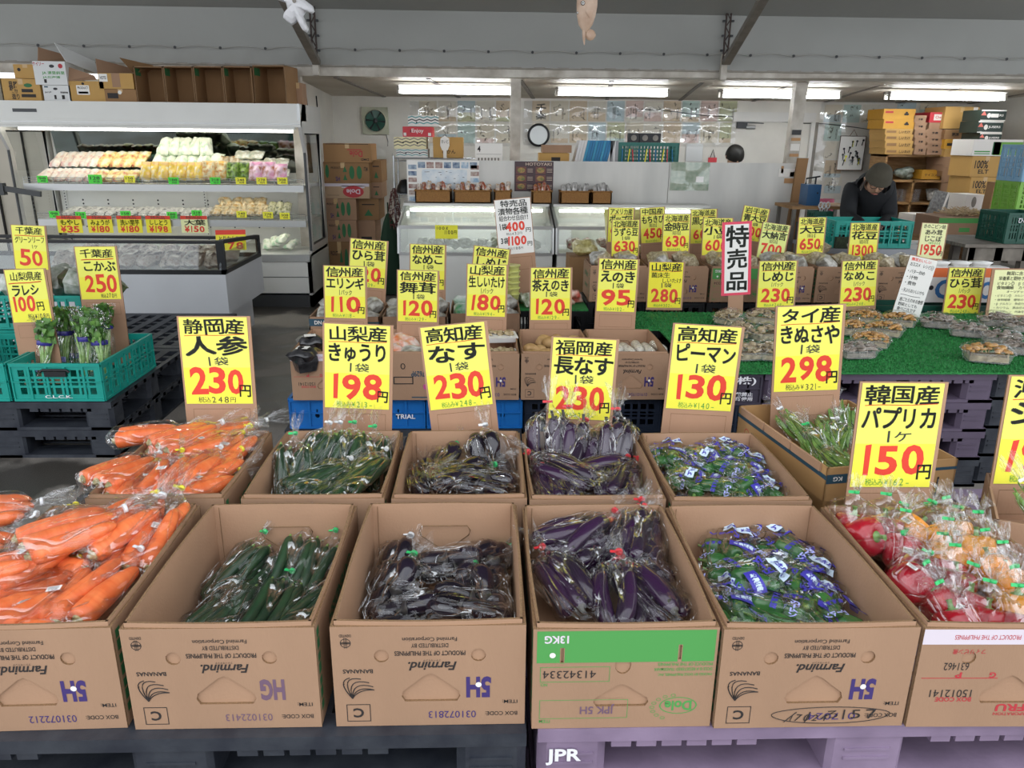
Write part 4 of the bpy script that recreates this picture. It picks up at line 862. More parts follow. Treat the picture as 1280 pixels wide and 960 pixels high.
Q = [
 ('yellow carrot sign marked 230 yen behind the second-row carrots', ((225, 396), (309, 397), (316, 504), (232, 505)), 2.53, ZP, std('静岡産', '人参', '1袋', '230', '税込248円', 1)),
 ('yellow cucumber sign marked 198 yen behind the second-row cucumbers', ((405, 404), (488, 408), (486, 512), (407, 509)), 2.53, ZP, std('山梨産', 'きゅうり', '1袋', '198', tn='213')),
 ('tilted yellow eggplant sign marked 230 yen behind the second-row eggplants', ((526, 410), (606, 402), (615, 505), (538, 513)), 2.53, ZP, std('高知産', 'なす', '1袋', '230', tn='248')),
 ('yellow long eggplant sign marked 230 yen behind the second-row long eggplants', ((693, 422), (770, 425), (762, 526), (684, 522)), 2.53, ZP, std('福岡産', '長なす', '1袋', '230', tn='248')),
 ('yellow green-pepper sign marked 130 yen behind the second-row pepper bags', ((844, 406), (929, 409), (911, 515), (832, 509)), 2.53, ZP, std('高知産', 'ピーマン', '1袋', '130', tn='140')),
 ('yellow snow pea sign marked 298 yen behind the blue-striped carton', ((972, 384), (1055, 381), (1045, 487), (967, 490)), 2.58, ZP, std('タイ産', 'きぬさや', '1袋', '298', tn='321', taxc=1)),
 ('large yellow paprika sign marked 150 yen behind the red-print carton', ((1078, 479), (1184, 479), (1158, 609), (1062, 608)), 1.945, ZP, std('韓国産', 'パプリカ', '1ケ', '150', tn='162')),
 ('large yellow sign cut off by the right edge of the picture', ((1259, 472), (1365, 470), (1346, 606), (1246, 603)), 1.97, ZP, std('沖縄産', 'ジネ', '1袋', '198', tn='213')),
 ('yellow king oyster mushroom sign marked 110 yen, behind third-row cartons', ((404, 332), (456, 334), (457, 398), (408, 397)), 4.20, .36, std('信州産', 'エリンギ', '1パック', '110', tn='118')),
 ('yellow oyster mushroom sign marked 120 yen, half hidden behind the 110 yen sign', ((438, 298), (483, 302), (481, 361), (437, 357)), 4.92, .0, std('信州産', 'ひら茸', '1袋', '120', tn='129')),
 ('yellow maitake sign marked 120 yen, behind third-row cartons', ((497, 338), (547, 339), (546, 403), (498, 401)), 4.20, .36, std('信州産', '舞茸', '1袋', '120', tn='129')),
 ('yellow nameko sign half hidden behind the maitake sign', ((512, 306), (555, 306), (556, 363), (514, 360)), 4.92, .0, std('信州産', 'なめこ', '1袋', '120', tn='129')),
 ('yellow raw shiitake sign marked 180 yen, behind third-row cartons', ((583, 330), (632, 332), (632, 396), (585, 395)), 4.20, .36, std('山梨産', '生しいたけ', '1パック', '180', tn='194')),
 ('yellow shimeji sign mostly hidden behind the 180 yen shiitake sign', ((591, 307), (634, 312), (633, 368), (590, 363)), 4.92, .0, std('信州産', 'しめじ', '1袋', '120', tn='129')),
 ('yellow brown-enoki sign marked 120 yen, beside the 95 yen sign', ((663, 335), (713, 335), (712, 400), (664, 400)), 4.25, .36, std('信州産', '茶えのき', '1袋', '120', tn='129')),
 ('yellow enoki sign marked 95 yen', ((748, 323), (797, 325), (793, 390), (747, 389)), 4.25, .36, std('信州産', 'えのき', '1袋', '95', tn='102')),
 ('golden yellow bed-grown shiitake sign marked 280 yen', ((812, 328), (855, 328), (850, 385), (809, 384)), 4.78, .62, std('山梨産', ('菌床生', 'しいたけ'), '1袋', '280', tn='302'), dict(paper=M_gold_p)),
 ('yellow shimeji sign marked 230 yen, right of the red-bordered sign', ((950, 327), (994, 326), (993, 384), (946, 384)), 4.78, .62, std('信州産', 'しめじ', '1パック', '230', tn='248')),
 ('yellow nameko sign marked 230 yen at the back of the turf table', ((1052, 327), (1098, 325), (1092, 382), (1051, 383)), 4.78, .62, std('信州産', 'なめこ', '1パック', '230', tn='248')),
 ('yellow oyster mushroom sign marked 230 yen at the back of the turf table', ((1188, 335), (1232, 335), (1221, 392), (1178, 391)), 4.78, .62, std('信州産', 'ひら茸', '1パック', '230', tn='248')),
 ('yellow American bean sign, behind the 630 yen quail-bean sign', ((761, 260), (792, 260), (790, 303), (760, 302)), 5.76, .0, std('アメリカ産', 'ポップ豆', '1袋', '900', tn='972')),
 ('yellow quail-bean sign marked 630 yen, leftmost bean sign in front', ((766, 275), (799, 275), (797, 320), (764, 320)), 5.46, .6, std('北海道産', 'うずら豆', '1袋', '630', tn='680')),
 ('tilted yellow millet sign marked 450 yen', ((798, 261), (829, 259), (832, 302), (804, 304)), 5.76, .0, std('中国産', 'もちきび', '1袋500g', '450', tn='486')),
 ('yellow kidney-bean sign marked 630 yen, in front of the black soybean sign', ((830, 268), (863, 268), (860, 314), (828, 314)), 5.46, .6, std('北海道産', '金時豆', '1袋500g', '630', tn='680')),
 ('yellow black-soybean sign behind the kidney-bean sign', ((864, 263), (896, 261), (894, 304), (863, 304)), 5.76, .0, std('北海道産', '黒大豆', '1袋', '600', tn='648')),
 ('yellow azuki sign marked 600 yen, half behind the red-bordered sign', ((880, 273), (916, 273), (912, 319), (877, 319)), 5.46, .6, std('北海道産', '小豆', '1袋', '600', tn='648')),
 ('tilted yellow green-soybean sign above the red-bordered sign', ((931, 257), (962, 262), (952, 303), (922, 298)), 5.76, .0, std('岩手産', '青大豆', '1袋', '700', tn='756')),
 ('tilted pale yellow dainagon bean sign marked 700 yen', ((955, 278), (988, 282), (977, 326), (945, 321)), 5.46, .6, std('北海道産', '大納言', '1袋500g', '700', tn='756'), dict(paper=mat('lime_yellow_paper', '#e6ef8e', .55))),
 ('yellow soybean sign marked 650 yen', ((999, 272), (1032, 272), (1028, 317), (996, 317)), 5.46, .6, std('北海道産', '大豆', '1袋1kg', '650', tn='702')),
 ('yellow flower-bean sign marked 1300 yen in front of the teal crate', ((1063, 279), (1098, 279), (1095, 325), (1061, 325)), 5.46, .6, std('北海道産', '花豆', '1袋500g', '1300', tn='1404')),
 ('pale yellow jarred mushroom sign marked 1950 yen', ((1151, 279), (1182, 280), (1179, 324), (1148, 322)), 5.46, .0,
   [('きのこビン詰', .05, .86, .95, .98, 1, .02), ('あみ茸', .15, .68, .85, .83, 1, .03), ('じこぼ', .15, .49, .85, .66, 1, .03), ('1袋900g', .35, .41, .85, .48, 3, .01), ('1950', .05, .09, .95, .40, 2, .03, True), ('円', .8, .08, .98, .22, 1, .03)], dict(paper=M_pale_p)),
 ('yellow green-leaf lettuce sign marked 50, behind the 100 yen sign', ((13, 282), (54, 282), (62, 338), (21, 335)), 4.60, .34, [('千葉産', .1, .80, .93, .97, 1, .02), ('_', .08, .77, .97, .77, 2, 2.2), ('グリーンリーフ', .06, .60, .97, .76, 1, .015), ('1ケ', .55, .48, .75, .57, 1, .01), ('50', .15, .08, .88, .45, 2, .02, True)]),
 ('yellow radish sign marked 100 yen, leftmost sign', ((4, 338), (54, 336), (66, 402), (19, 403)), 4.12, .34, [('山梨県産', .1, .79, .93, .96, 1, .02), ('_', .05, .74, .88, .765, 2, 2.4), ('ラレシ', .08, .50, .8, .73, 1, .035), ('100', .06, .20, .65, .50, 2, .03, True), ('円', .66, .22, .86, .40, 1, .03), ('税込¥108円', .4, .06, .95, .16, 1, .01), ('_', .35, .04, .95, .04, 1)]),
 ('yellow baby turnip sign marked 250, in the crate of leafy bags', ((92, 309), (143, 308), (152, 374), (104, 374)), 4.50, .34, [('千葉産', .1, .80, .93, .96, 1, .025), ('_', .12, .755, .93, .77, 2, 2.2), ('こかぶ', .12, .53, .95, .74, 1, .03), ('250', .12, .13, .95, .47, 2, .025, True), ('税込270円', .5, .03, .9, .11, 1, .01)]),
]
for q in Q:
    k = dict(q[5]) if len(q) > 5 else {}
    sign(q[0], q[1], q[2], q[3], q[4], **k)
sign('tall white special-offer sign with red border and three black characters', ((903, 278), (941, 276), (937, 368), (901, 370)), 4.70, .60, [('特', .12, .66, .88, .95, 1, .035), ('売', .15, .36, .85, .63, 1, .035), ('品', .12, .06, .88, .33, 1, .035)], paper=M_paper, border=True, bw=.095)
sign('tilted white pickles sign with red prices 400 and 1100', ((617, 251), (660, 247), (670, 315), (625, 319)), 5.15, .58, [('特売品', .14, .86, .9, .985, 1, .03), ('漬物各種', .06, .72, .9, .85, 1, .03), ('組合わせ自由!!', .08, .61, .92, .71, 1, .015), ('1袋', .06, .45, .28, .57, 1, .03), ('400', .24, .42, .80, .59, 2, .04, True), ('円', .8, .38, .96, .47, 1, .03), ('税込432円', .25, .35, .7, .40, 1, 0), ('3袋', .06, .2, .28, .31, 1, .03), ('1100', .26, .16, .82, .33, 2, .04, True), ('円', .82, .13, .97, .22, 1, .03), ('税込1188円', .25, .08, .7, .13, 1, 0)], paper=M_paper, ml=.02, mr=.02)
sign('narrow white recipe note standing on the turf table', ((1133, 322), (1167, 322), (1154, 401), (1120, 387)), 4.62, .60, [('舞茸おいしい', .08, .92, .8, .98, 2, .01), ('おススメ レシピ☺', .08, .83, .92, .90, 1, .012), ('・バター炒め', .04, .71, .7, .78, 1, .01), ('・汁物', .04, .61, .5, .68, 1, .01), ('・煮物', .04, .51, .5, .58, 1, .01), ('・天ぷらおいしいかも', .04, .38, .9, .45, 1, .01), ('_', .08, .33, .8, .33, 1), ('歯ごたえのある食感', .1, .22, .95, .29, 1, .012), ('野菜としても', .1, .14, .8, .20, 1, .012), ('食べごろです', .1, .06, .8, .12, 1, .012)], paper=M_paper, ml=.0, mr=.0, group=None, name='recipe_note', cat='note')
sign('pale yellow information board about mushrooms at the right edge', ((1247, 338), (1304, 337), (1294, 394), (1232, 393)), 4.62, .60, [('舞茸に含まれる', .25, .88, .85, .97, 1, .015), ('栄養素と期待される効果', .1, .77, .95, .86, 1, .015), ('ビタミンD βグルカン', .08, .66, .9, .74, 1, .01), ('食物繊維 カリウム', .08, .57, .9, .65, 1, .015), ('オーソドックス', .3, .49, .8, .55, 1, .01), ('・ビタミンD カルシウムの吸収', .06, .40, .97, .46, 1, 0), ('・食物繊維 便秘の予防効果', .06, .31, .97, .37, 1, 0), ('・βグルカン 免疫力を高める', .06, .22, .97, .28, 1, 0), ('・カリウム 高血圧の予防', .06, .13, .9, .19, 1, 0), ('・ナイアシン 代謝を助ける', .06, .04, .95, .10, 1, 0)], paper=M_pale_p, ml=.06, mr=.06, group=None, name='information_board', cat='sign', mt=.03)
# ================================================================ MIDDLE OF THE STALL
M_teal = mat('teal_crate_plastic', '#159a8c', .4, var=.1, vscale=9)
M_dgreen = mat('dark_green_crate_plastic', '#0f4f3f', .4, var=.15, vscale=9)
M_turf = mat('artificial_turf', '#2f8f45', .7, var=.25, vscale=60, col2='#1f6d35')
M_clear = film_mat('clear_tray_plastic', base=.09, edge=.5, rough=.12, bscale=60, bstr=.4, haze=.12, crease=.2)
M_wrap = film_mat('stretch_wrap', base=.05, edge=.4, rough=.06, bscale=45, bstr=.7, haze=.0, crease=.35)
M_nameko = mat('orange_brown_mushroom', '#d6a458', .3, var=.35, vscale=60, col2='#a8742f', coat=.4)
M_grey_m = mat('grey_brown_mushroom', '#b0a497', .5, var=.35, vscale=50, col2='#7d7064')
M_beige_m = mat('beige_mushroom', '#cbb893', .5, var=.4, vscale=40, col2='#8f7c5c')
M_white_m = mat('white_mushroom', '#e7e2d4', .5, var=.1, vscale=40)
M_foam = mat('white_foam_tray', '#ebebe8', .5)
def wall_holes(w, h, cols, rows, mx=.03, my=.03, gap=.012, skip=()):
    L = [[(0, 0), (w, 0), (w, h), (0, h)]]
    cw = (w-2*mx)/cols; ch = (h-2*my)/rows
    for i in range(cols):
        for j in range(rows):
            if (i, j) in skip: continue
            x, y = mx+i*cw+gap/2, my+j*ch+gap/2; L.append([(x, y), (x+cw-gap, y), (x+cw-gap, y+ch-gap), (x, y+ch-gap)])
    return L
def crate(name, label, x0, x1, y0, y1, z0, h, m, group=None, cols=(10, 14), rows=3, text=None, tmat=None, handle=True, rz=0, solid=False, cat='crate'):
    """moulded lattice crate: body with holed walls, rims, ribs; handles are parts"""
    cx, cy = (x0+x1)/2, (y0+y1)/2; w, d = x1-x0, y1-y0
    t = thing(name, label, cat, (cx, cy, z0), rz, group); b = MB(); th = .007
    for fr, L, c in ((Fr((-w/2, -d/2, 0), (1, 0, 0), (0, 0, 1)), w, cols[0]), (Fr((w/2, d/2, 0), (-1, 0, 0), (0, 0, 1)), w, cols[0]), (Fr((w/2, -d/2, 0), (0, 1, 0), (0, 0, 1)), d, cols[1]), (Fr((-w/2, d/2, 0), (0, -1, 0), (0, 0, 1)), d, cols[1])):
        if solid: b.plate(fr, [[(0, 0), (L, 0), (L, h), (0, h)], circle(L*.2, h*.42, .012), circle(L*.8, h*.42, .012), [(L*.2-.004, h*.42+.008), (L*.2+.004, h*.42+.008), (L*.2+.004, h*.42+.035), (L*.2-.004, h*.42+.035)], [(L*.8-.004, h*.42+.008), (L*.8+.004, h*.42+.008), (L*.8+.004, h*.42+.035), (L*.8-.004, h*.42+.035)]], th)
        else: b.plate(fr, wall_holes(L, h, c, rows), th)
        for q, hh in ((0, .012), (h-.018, .018), (h*.5, .006)): b.hexa([fr(x, q+z, o) for o in (0, .007) for z in (0, hh) for x in (0, L)])
        n = max(3, int(L/.09))
        for i in range(n+1):
            x = L*i/n; b.hexa([fr(xx, z, o) for o in (0, .006) for z in (.01, h-.01) for xx in (max(0, x-.006), min(L, x+.006))])
    b.box(-w/2+th, w/2-th, -d/2+th, d/2-th, 0, .008); b.build('crate_body', m, t)
    if handle:
        for s in (-1, 1):
            k = MB(); y = s*(d/2+.011); k.tube([(-.075, y, h*.78), (-.06, y, h*.84), (.06, y, h*.84), (.075, y, h*.78)], .007, 6); k.box(-.055, .055, min(y, y-s*.006), max(y, y-s*.006), h*.66, h*.8, 0); k.build('handle', M_black, t)
    if text:
        k = MB(); fr = Fr((0, -d/2-.0085, 0), (1, 0, 0), (0, 0, 1))
        for tt, a0, b0, a1, b1 in text: k.text(fr, tt, a0-cx, b0, a1-cx, b1, 0, .02)
        k.build('stencil', tmat or M_wstencil, t)
    return t
# ---- third row cartons on blue and navy crates
Z3 = .372
def carton3(px0, px1, label, **k):
    a = atZ(px0, 441, .622); b = atZ(px1, 441, .622)
    return banana_box(label, (a.x+b.x)/2, a.y, (b.x-a.x)-.006, .49, Z3, .25, floor=.10, group='cartons of the third row on crates', **k)
C3A = carton3(361, 457, 'carton with pale lavender band, leftmost of the third row', style='mifru', number='150201')
C3B = carton3(458, 553, 'brown carton with a magenta print between the cucumber and eggplant signs', style='bare', number='296')
C3C = carton3(554, 650, 'brown carton stamped 5H of mushroom foam trays, on the blue crates', number='0310728')
C3D = carton3(651, 742, 'brown banana carton of ginger-like roots, on the navy crates', number='0210722', stamp=None)
C3E = carton3(743, 837, 'brown banana carton stamped 5H holding white bundles, on the navy crates', number='019101954')
def marks3():
    k = MB(); w = C3B.dimensions.x; fr = Fr((0, -.2462, 0), (1, 0, 0), (0, 0, 1))
    k.text(fr, 'Dole', .09, .045, .165, .085, 0, .04, .0005, True); k.text(fr, '7629P', .03, .125, .10, .155, 1, .02, .0005, True); k.rect(fr, .03, .012, .19, .018, .0004, 1)
    k.plate(fr, [circle(-.01, .18, .012, .016), circle(-.01, .18, .008, .012)], 0, .0005, 2); k.plate(fr, [[(-.06, .085), (.04, .085), (.04, .125), (-.06, .125)], [(-.055, .09), (.035, .09), (.035, .12), (-.055, .12)]], 0, .0005, 2)
    k.build('front_print', [mat('magenta_print', '#c4508f', .6), M_bprint, M_ink], C3B)
marks3()
a = atY(361, 500, 3.76); b = atY(532, 500, 3.76); c = atY(652, 500, 3.76); d = atY(960, 500, 3.76)
crate('plastic_crate', 'blue plastic crate with white lettering under the third-row cartons', a.x, b.x-.004, 3.765, 4.30, .206, .165, M_blue, 'crates under the third row', solid=True, handle=False, text=[('TRIAL', atY(495, 517, 3.76).x, .055, atY(519, 517, 3.76).x, .08)])
crate('plastic_crate', 'blue plastic crate with a keyhole, right of the one with white lettering', b.x+.004, c.x, 3.765, 4.30, .206, .165, M_blue, 'crates under the third row', solid=True, handle=False)
pallet('plastic_pallet', 'black plastic pallet under the blue crates', a.x-.03, c.x, 3.74, 4.36, .0, .204, M_pal_k)
for i, (z, hh) in enumerate(((0, .18), (.182, .187))):
    for j in range(2):
        x0 = c.x+.02+j*.36; crate('plastic_crate', 'navy plastic crate, %s one, %s under the two banana cartons' % (('lower', 'upper')[i], ('left', 'right')[j]), x0, x0+.355, 3.78, 4.30, z, hh, M_navy, 'crates under the third row', handle=False, cols=(7, 10))
# ---- produce packs used in the third and fourth rows
def blob(m, c, r, mi=0, sq=(1, 1, .8), seed=0, n=8):
    m.revolve([(.000001, -1), (.6, -.8), (.95, -.25), (1, .1), (.8, .6), (.45, .9), (.000001, 1)], n, mi, mod=lambda a, i: 1+.12*math.sin(3*a+seed)); k = len(m.v)-7*n
    for i in range(k, len(m.v)):
        x, y, z = m.v[i]; m.v[i] = (c[0]+x*r*sq[0], c[1]+y*r*sq[1], c[2]+z*r*sq[2])
def mushroom(m, c, r, tilt, rg, caps=0, stem=1, flat=.55):
    T = Matrix.Translation(c) @ Matrix.Rotation(rg.uniform(0, 6.28), 4, 'Z') @ Matrix.Rotation(tilt, 4, 'X'); q = MB(T)
    q.revolve([(r*.3, -r*.1), (r*.9, -r*.08), (r, .0), (r*.85, r*flat*.6), (r*.5, r*flat*.95), (.0001, r*flat)], 9, caps); q.revolve([(r*.22, -r*1.3), (r*.26, -.1*r)], 6, stem)
    b = len(m.v); m.v += q.v; m.f += [tuple(b+i for i in f) for f in q.f]; m.m += q.m; m.s += q.s
def tray_pack(kind, seed):
    rg = random.Random(seed); w, d, h = .195, .13, .042
    t = thing('mushroom_tray', '', 'tray'); m = MB()
    def sh(u, v):
        a = 2*PI*u; k = .86+.14*v; c, s = math.cos(a), math.sin(a); e = .38
        x = w/2*k*math.copysign(abs(c)**e, c); y = d/2*k*math.copysign(abs(s)**e, s); rib = 1+.012*math.sin(40*a)*(1-v)
        return (x*rib, y*rib, h*v)
    m.grid(sh, 64, 3, closed=True); m.add([sh(i/32, 0) for i in range(32)], [tuple(range(32))]); m.grid(lambda u, v: tuple(p*(1+.05*v) if i < 2 else p-.002*v for i, p in enumerate(sh(u, 1))), 64, 1, closed=True)
    m.build('plastic_tray', M_clear, t); m = MB()
    n, r0, cm = {'nameko': (48, .015, M_nameko), 'grey': (30, .020, M_grey_m), 'beige': (30, .019, M_beige_m)}[kind]
    for i in range(n):
        x = rg.uniform(-.082, .082); y = rg.uniform(-.05, .05); z = h*.55+.034*(1-(x/.1)**2)*(1-(y/.07)**2)+rg.uniform(0, .014)
        mushroom(m, (x, y, z), r0*rg.uniform(.7, 1.15), rg.uniform(-.5, .5) if kind == 'nameko' else rg.uniform(-1.0, 1.0), rg, flat=.75 if kind == 'nameko' else .4)
    m.box(-.075, .075, -.045, .045, .003, h*.6, 1)
    o = m.build('mushrooms', [cm, M_beige_m if kind != 'grey' else M_grey_m], t); o['kind'] = 'stuff'
    m = MB(); m.grid(lambda u, v: ((u-.5)*w*1.02, (v-.5)*d*1.04, h+.048*math.cos((u-.5)*PI*.98)**.5*math.cos((v-.5)*PI*.98)**.5+.003*math.sin(17*u+seed)*math.sin(13*v)), 18, 14); m.build('film_wrap', M_wrap, t)
    return t
TZ = .6215
TR = {'beige': [(911, 399), (952, 399), (927, 415), (957, 419), (937, 443), (963, 442)], 'nameko': [(1080, 399), (1123, 402), (1063, 412), (1106, 414), (1087, 428), (1232, 446)],
      'grey': [(1070, 441), (1171, 404), (1208, 415), (1244, 402), (1250, 425), (1275, 409), (1277, 437)]}
TN = {'beige': 'clear tray of beige mushrooms', 'nameko': 'clear tray of orange nameko mushrooms', 'grey': 'clear tray of grey mushrooms'}
TG = {'beige': 'trays of beige mushrooms on the turf', 'nameko': 'trays of nameko mushrooms on the turf', 'grey': 'trays of grey mushrooms on the turf'}
TP = {'beige': ['back left of its group', 'back right of its group', 'middle left of its group', 'middle right of its group', 'front left of its group, behind the 130 yen sign', 'front right of its group, by the 298 yen sign'],
      'nameko': ['back left one behind the 298 yen sign', 'back right one below the recipe note', 'left one beside the 298 yen sign', 'second from right in the left cluster', 'front one of the left cluster', 'alone at the front edge of the turf'],
      'grey': ['at the front beside the 298 yen sign', 'just right of the recipe note', 'below the 230 yen oyster mushroom sign', 'below the information board, back row', 'behind the lone nameko tray', 'at right edge, back row', 'at right edge, front row']}
used = {}
for kind, L in TR.items():
    for i, (px, py) in enumerate(L):
        key = (kind, i % 2)
        if key not in used: used[key] = o = tray_pack(kind, 11*(i % 2)+len(kind))
        else: o = dup(used[key])
        p = atZ(px, py+4, TZ); sc = 1.15 if kind == 'nameko' and i == 5 else 1.0
        o.location = (p.x, p.y, TZ); o.scale = (sc, sc, sc)
        o.rotation_euler = (0, 0, math.radians([35, -20, 60, 20, 10, 75][i % 6] if kind == 'beige' else [-25, -30, 10, -35, -20, -18][i % 6] if kind == 'nameko' else [5, -20, -25, -15, -25, -10, -20][i]))
        o['label'] = TN[kind]+', '+TP[kind][i]; o['group'] = TG[kind]
# ---- turf table: artificial grass on pallets
def turf():
    x0, x1, y0, y1 = 1.0, 3.35, 3.44, 4.76; m = MB(); m.box(x0, x1, y0, y1, .600, .608); m.box(.70, x0, 4.30, y1, .600, .608); rg = random.Random(5); vs = []; fs = []
    def blade(x, y):
        a = rg.uniform(0, 6.28); w = .0035; h = rg.uniform(.007, .013); dx, dy = w*math.cos(a), w*math.sin(a); b = len(vs)
        vs.extend([(x-dx, y-dy, .607), (x+dx, y+dy, .607), (x+rg.uniform(-.005, .005), y+rg.uniform(-.005, .005), .607+h)]); fs.append((b, b+1, b+2))
    for i in range(34000): blade(rg.uniform(x0, x1), y0+(y1-y0)*rg.random()**1.3)
    for i in range(2600): blade(rg.uniform(.70, x0), rg.uniform(4.30, y1))
    for i in range(1600): b = len(vs); x = rg.uniform(x0, x1); vs.extend([(x, y0, .604), (x+.004, y0, .604), (x+rg.uniform(-.004, .004), y0-rg.uniform(.004, .009), .604-rg.uniform(0, .007))]); fs.append((b, b+1, b+2))
    m.add(vs, fs); o = m.build('turf_mat', M_turf); tag(o, 'green artificial turf mat covering the pallet table with mushroom trays', 'turf mat')
turf()
M_pal_pd = mat('dusky_purple_pallet', '#5d5164', .5, var=.15, vscale=7)
M_pal_pk = mat('dark_purple_crate', '#3f3a48', .5, var=.15, vscale=7)
pallet('plastic_pallet', 'black pallet at the bottom of the stack under the turf', 1.33, 2.46, 3.46, 4.55, 0, .146, M_pal_k, 'pallets under the turf table')
for i in range(3): pallet('plastic_pallet', 'dusky purple pallet under the turf, %s of three purple ones' % ['bottom', 'middle', 'top'][i], 1.33, 2.46, 3.46, 4.55, .147+.151*i, .15, M_pal_pd, 'pallets under the turf table')
for i in range(4): pallet('plastic_pallet', 'black pallet under the right end of the turf, %s of its stack' % ['bottom one', 'second', 'third', 'top one'][i], 2.48, 3.35, 3.50, 4.55, .15*i, .149, M_pal_k, 'pallets under the turf table')
t = crate('plastic_crate', 'dark purple crate with white printed letters beside the pea sign', 1.0, 1.315, 3.46, 3.98, .44, .158, M_pal_pk, None, solid=True, handle=False, text=[('(株)', 1.17, .10, 1.285, .145), ('転載禁止', 1.165, .045, 1.275, .066), ('無断使用', 1.165, .022, 1.275, .042)])
for i in range(2): crate('plastic_crate', 'navy crate below the dark purple lettered crate, %s one' % ['lower', 'upper'][i], 1.0, 1.315, 3.47, 3.98, .22*i, .218, M_navy, None, handle=False, cols=(6, 10))
for i in range(3): crate('plastic_crate', 'black crate behind the third row under the turf strip, %s of its stack' % ['bottom', 'middle', 'top'][i], .70, 1.30, 4.32, 4.80, .2*i, .199, M_black, None, handle=False, cols=(8, 8))
# ---- contents of the third row
def pouch(name, label, cat, loc, w, h, d, mats, rz=0, rx=0, group=None, seed=0, mix=.5, parent=None, scale=40):
    """puffed sachet or bag: pillow shape with sealed edges"""
    m = MB(); s = seed
    def fn(u, v, sg):
        x, y = (u-.5)*w, (v-.5)*h; e = (max(0, 1-(2*u-1)**4)*max(0, 1-(2*v-1)**6))**.6
        return (x*(1-.05*e), y, sg*d/2*e*(1+.22*math.sin(9*u+s)*math.sin(7*v+2*s))+.004*math.sin(11*u+3*s)+.003*math.sin(13*v+s))
    m.grid(lambda u, v: fn(u, v, 1), 12, 10); m.grid(lambda u, v: fn(1-u, v, -1), 12, 10)
    o = m.build(name, mats, parent); o.location = loc; o.rotation_euler = (rx, 0, rz)
    if parent is None: tag(o, label, cat, group)
    return o
def mixmat(name, c1, c2, sc=30, rough=.3, c3=None, bump=.4, coat=.3):
    """packet seen through crinkled film: patches of two or three colours"""
    if name in MATS: return MATS[name]
    m = mat(name, c1, rough, var=.5, vscale=sc, col2=c2, bump=bump, bscale=sc*1.2, coat=coat, detail=4)
    if c3:
        r = [n for n in m.node_tree.nodes if n.type == 'VALTORGB'][0]; e = r.color_ramp.elements.new(.5); e.color = (*lin(c3), 1)
    return m
M_silver = mixmat('silvery_clear_bag', '#d5d4cc', '#8c877c', 28)
M_beanb = mixmat('bag_of_beans', '#cfc3a5', '#8f7f62', 60)
M_orbag = mixmat('orange_printed_bag', '#e6e2dc', '#d97a4a', 22)
M_darkpk = mixmat('dark_tray_pack', '#3b3a3c', '#17171a', 30)
M_grbag = mixmat('green_white_bag', '#e4e8e2', '#3f9a62', 12)
M_root = mat('ginger_root_skin', '#c9a574', .6, var=.3, vscale=20, col2='#a5814f', bump=.3, bscale=40)
def in3(px, py, z): return atZ(px, py, z)
for i, (px, py, rz) in enumerate(((388, 430, .3), (380, 446, -.2))):
    p = in3(px, py, .60+.0*i); t = thing('mushroom_pack', 'dark wrapped pack standing in the lavender-banded carton, %s one' % ('back', 'front')[i], 'pack', (p.x, p.y, .58), rz, 'dark packs in the third row')
    m = MB(); m.revolve([(.06, -.05), (.075, 0), (.07, .03)], 4, 0, smooth=False); m.build('black_tray', M_darkpk, t)
    o = pouch('wrapped_top', '', '', (0, 0, .035), .14, .12, .06, [M_darkpk, ], parent=t, seed=i); m = MB(); m.rect(Fr((-.03, -.03, .068), (1, .1, 0), (0, 1, .1)), 0, 0, .06, .04); m.build('white_label', M_paper, t)
for i, (px, py, rz) in enumerate(((498, 425, .2), (520, 418, -.4), (492, 440, .5), (515, 443, -.2), (505, 432, .9))):
    p = in3(px, py, .58); pouch('produce_bag', 'clear bag with orange print in the magenta-printed carton, %s' % ['back left', 'back right', 'front left', 'front right', 'middle'][i], 'bag', (p.x, p.y, .57+.02*(i == 4)), .15, .14, .07, [M_orbag if i % 2 == 0 else M_silver], rz, .3, 'bags in the magenta-printed carton', i)
for i, (px, py) in enumerate(((622, 425), (622, 437), (600, 440))):
    p = in3(px, py, .60); t = thing('mushroom_tray', 'white foam tray of mushrooms, %s' % ['upper of the two right of the eggplant sign', 'lower of the two right of the eggplant sign', 'half hidden by the eggplant sign'][i], 'tray', (p.x, p.y, [.60, .555, .52][i]), .1, 'foam trays of mushrooms')
    m = MB(); m.hexa([(-.09, -.06, 0), (.09, -.06, 0), (-.09, .06, 0), (.09, .06, 0), (-.105, -.075, .03), (.105, -.075, .03), (-.105, .075, .03), (.105, .075, .03)]); m.build('foam_tray', M_foam, t); m = MB(); rg = random.Random(i)
    for k in range(26): mushroom(m, (rg.uniform(-.08, .08), rg.uniform(-.05, .05), .036), rg.uniform(.014, .022), rg.uniform(-.8, .8), rg)
    m.build('mushrooms', [M_beige_m, M_white_m], t)['kind'] = 'stuff'
rg = random.Random(3)
for i, (px, py) in enumerate(((668, 433), (682, 424), (700, 422), (722, 424), (733, 434), (664, 441), (690, 440))):
    p = in3(px, py, .60); m = MB()
    for k in range(4): blob(m, (rg.uniform(-.045, .045), rg.uniform(-.03, .03), rg.uniform(-.012, .015)), rg.uniform(.032, .045), 0, (1.2, 1, .8), k*1.7, 10)
    o = m.build('ginger_root', M_root); o.location = (p.x, p.y, .575); o.rotation_euler = (0, 0, i); tag(o, 'knobbly tan root, %s in the left carton on the navy crates' % ['far left', 'second from left in back', 'third from left in back', 'fourth from left in back', 'far right', 'front left', 'front middle'][i], 'root', 'roots in the third-row carton')
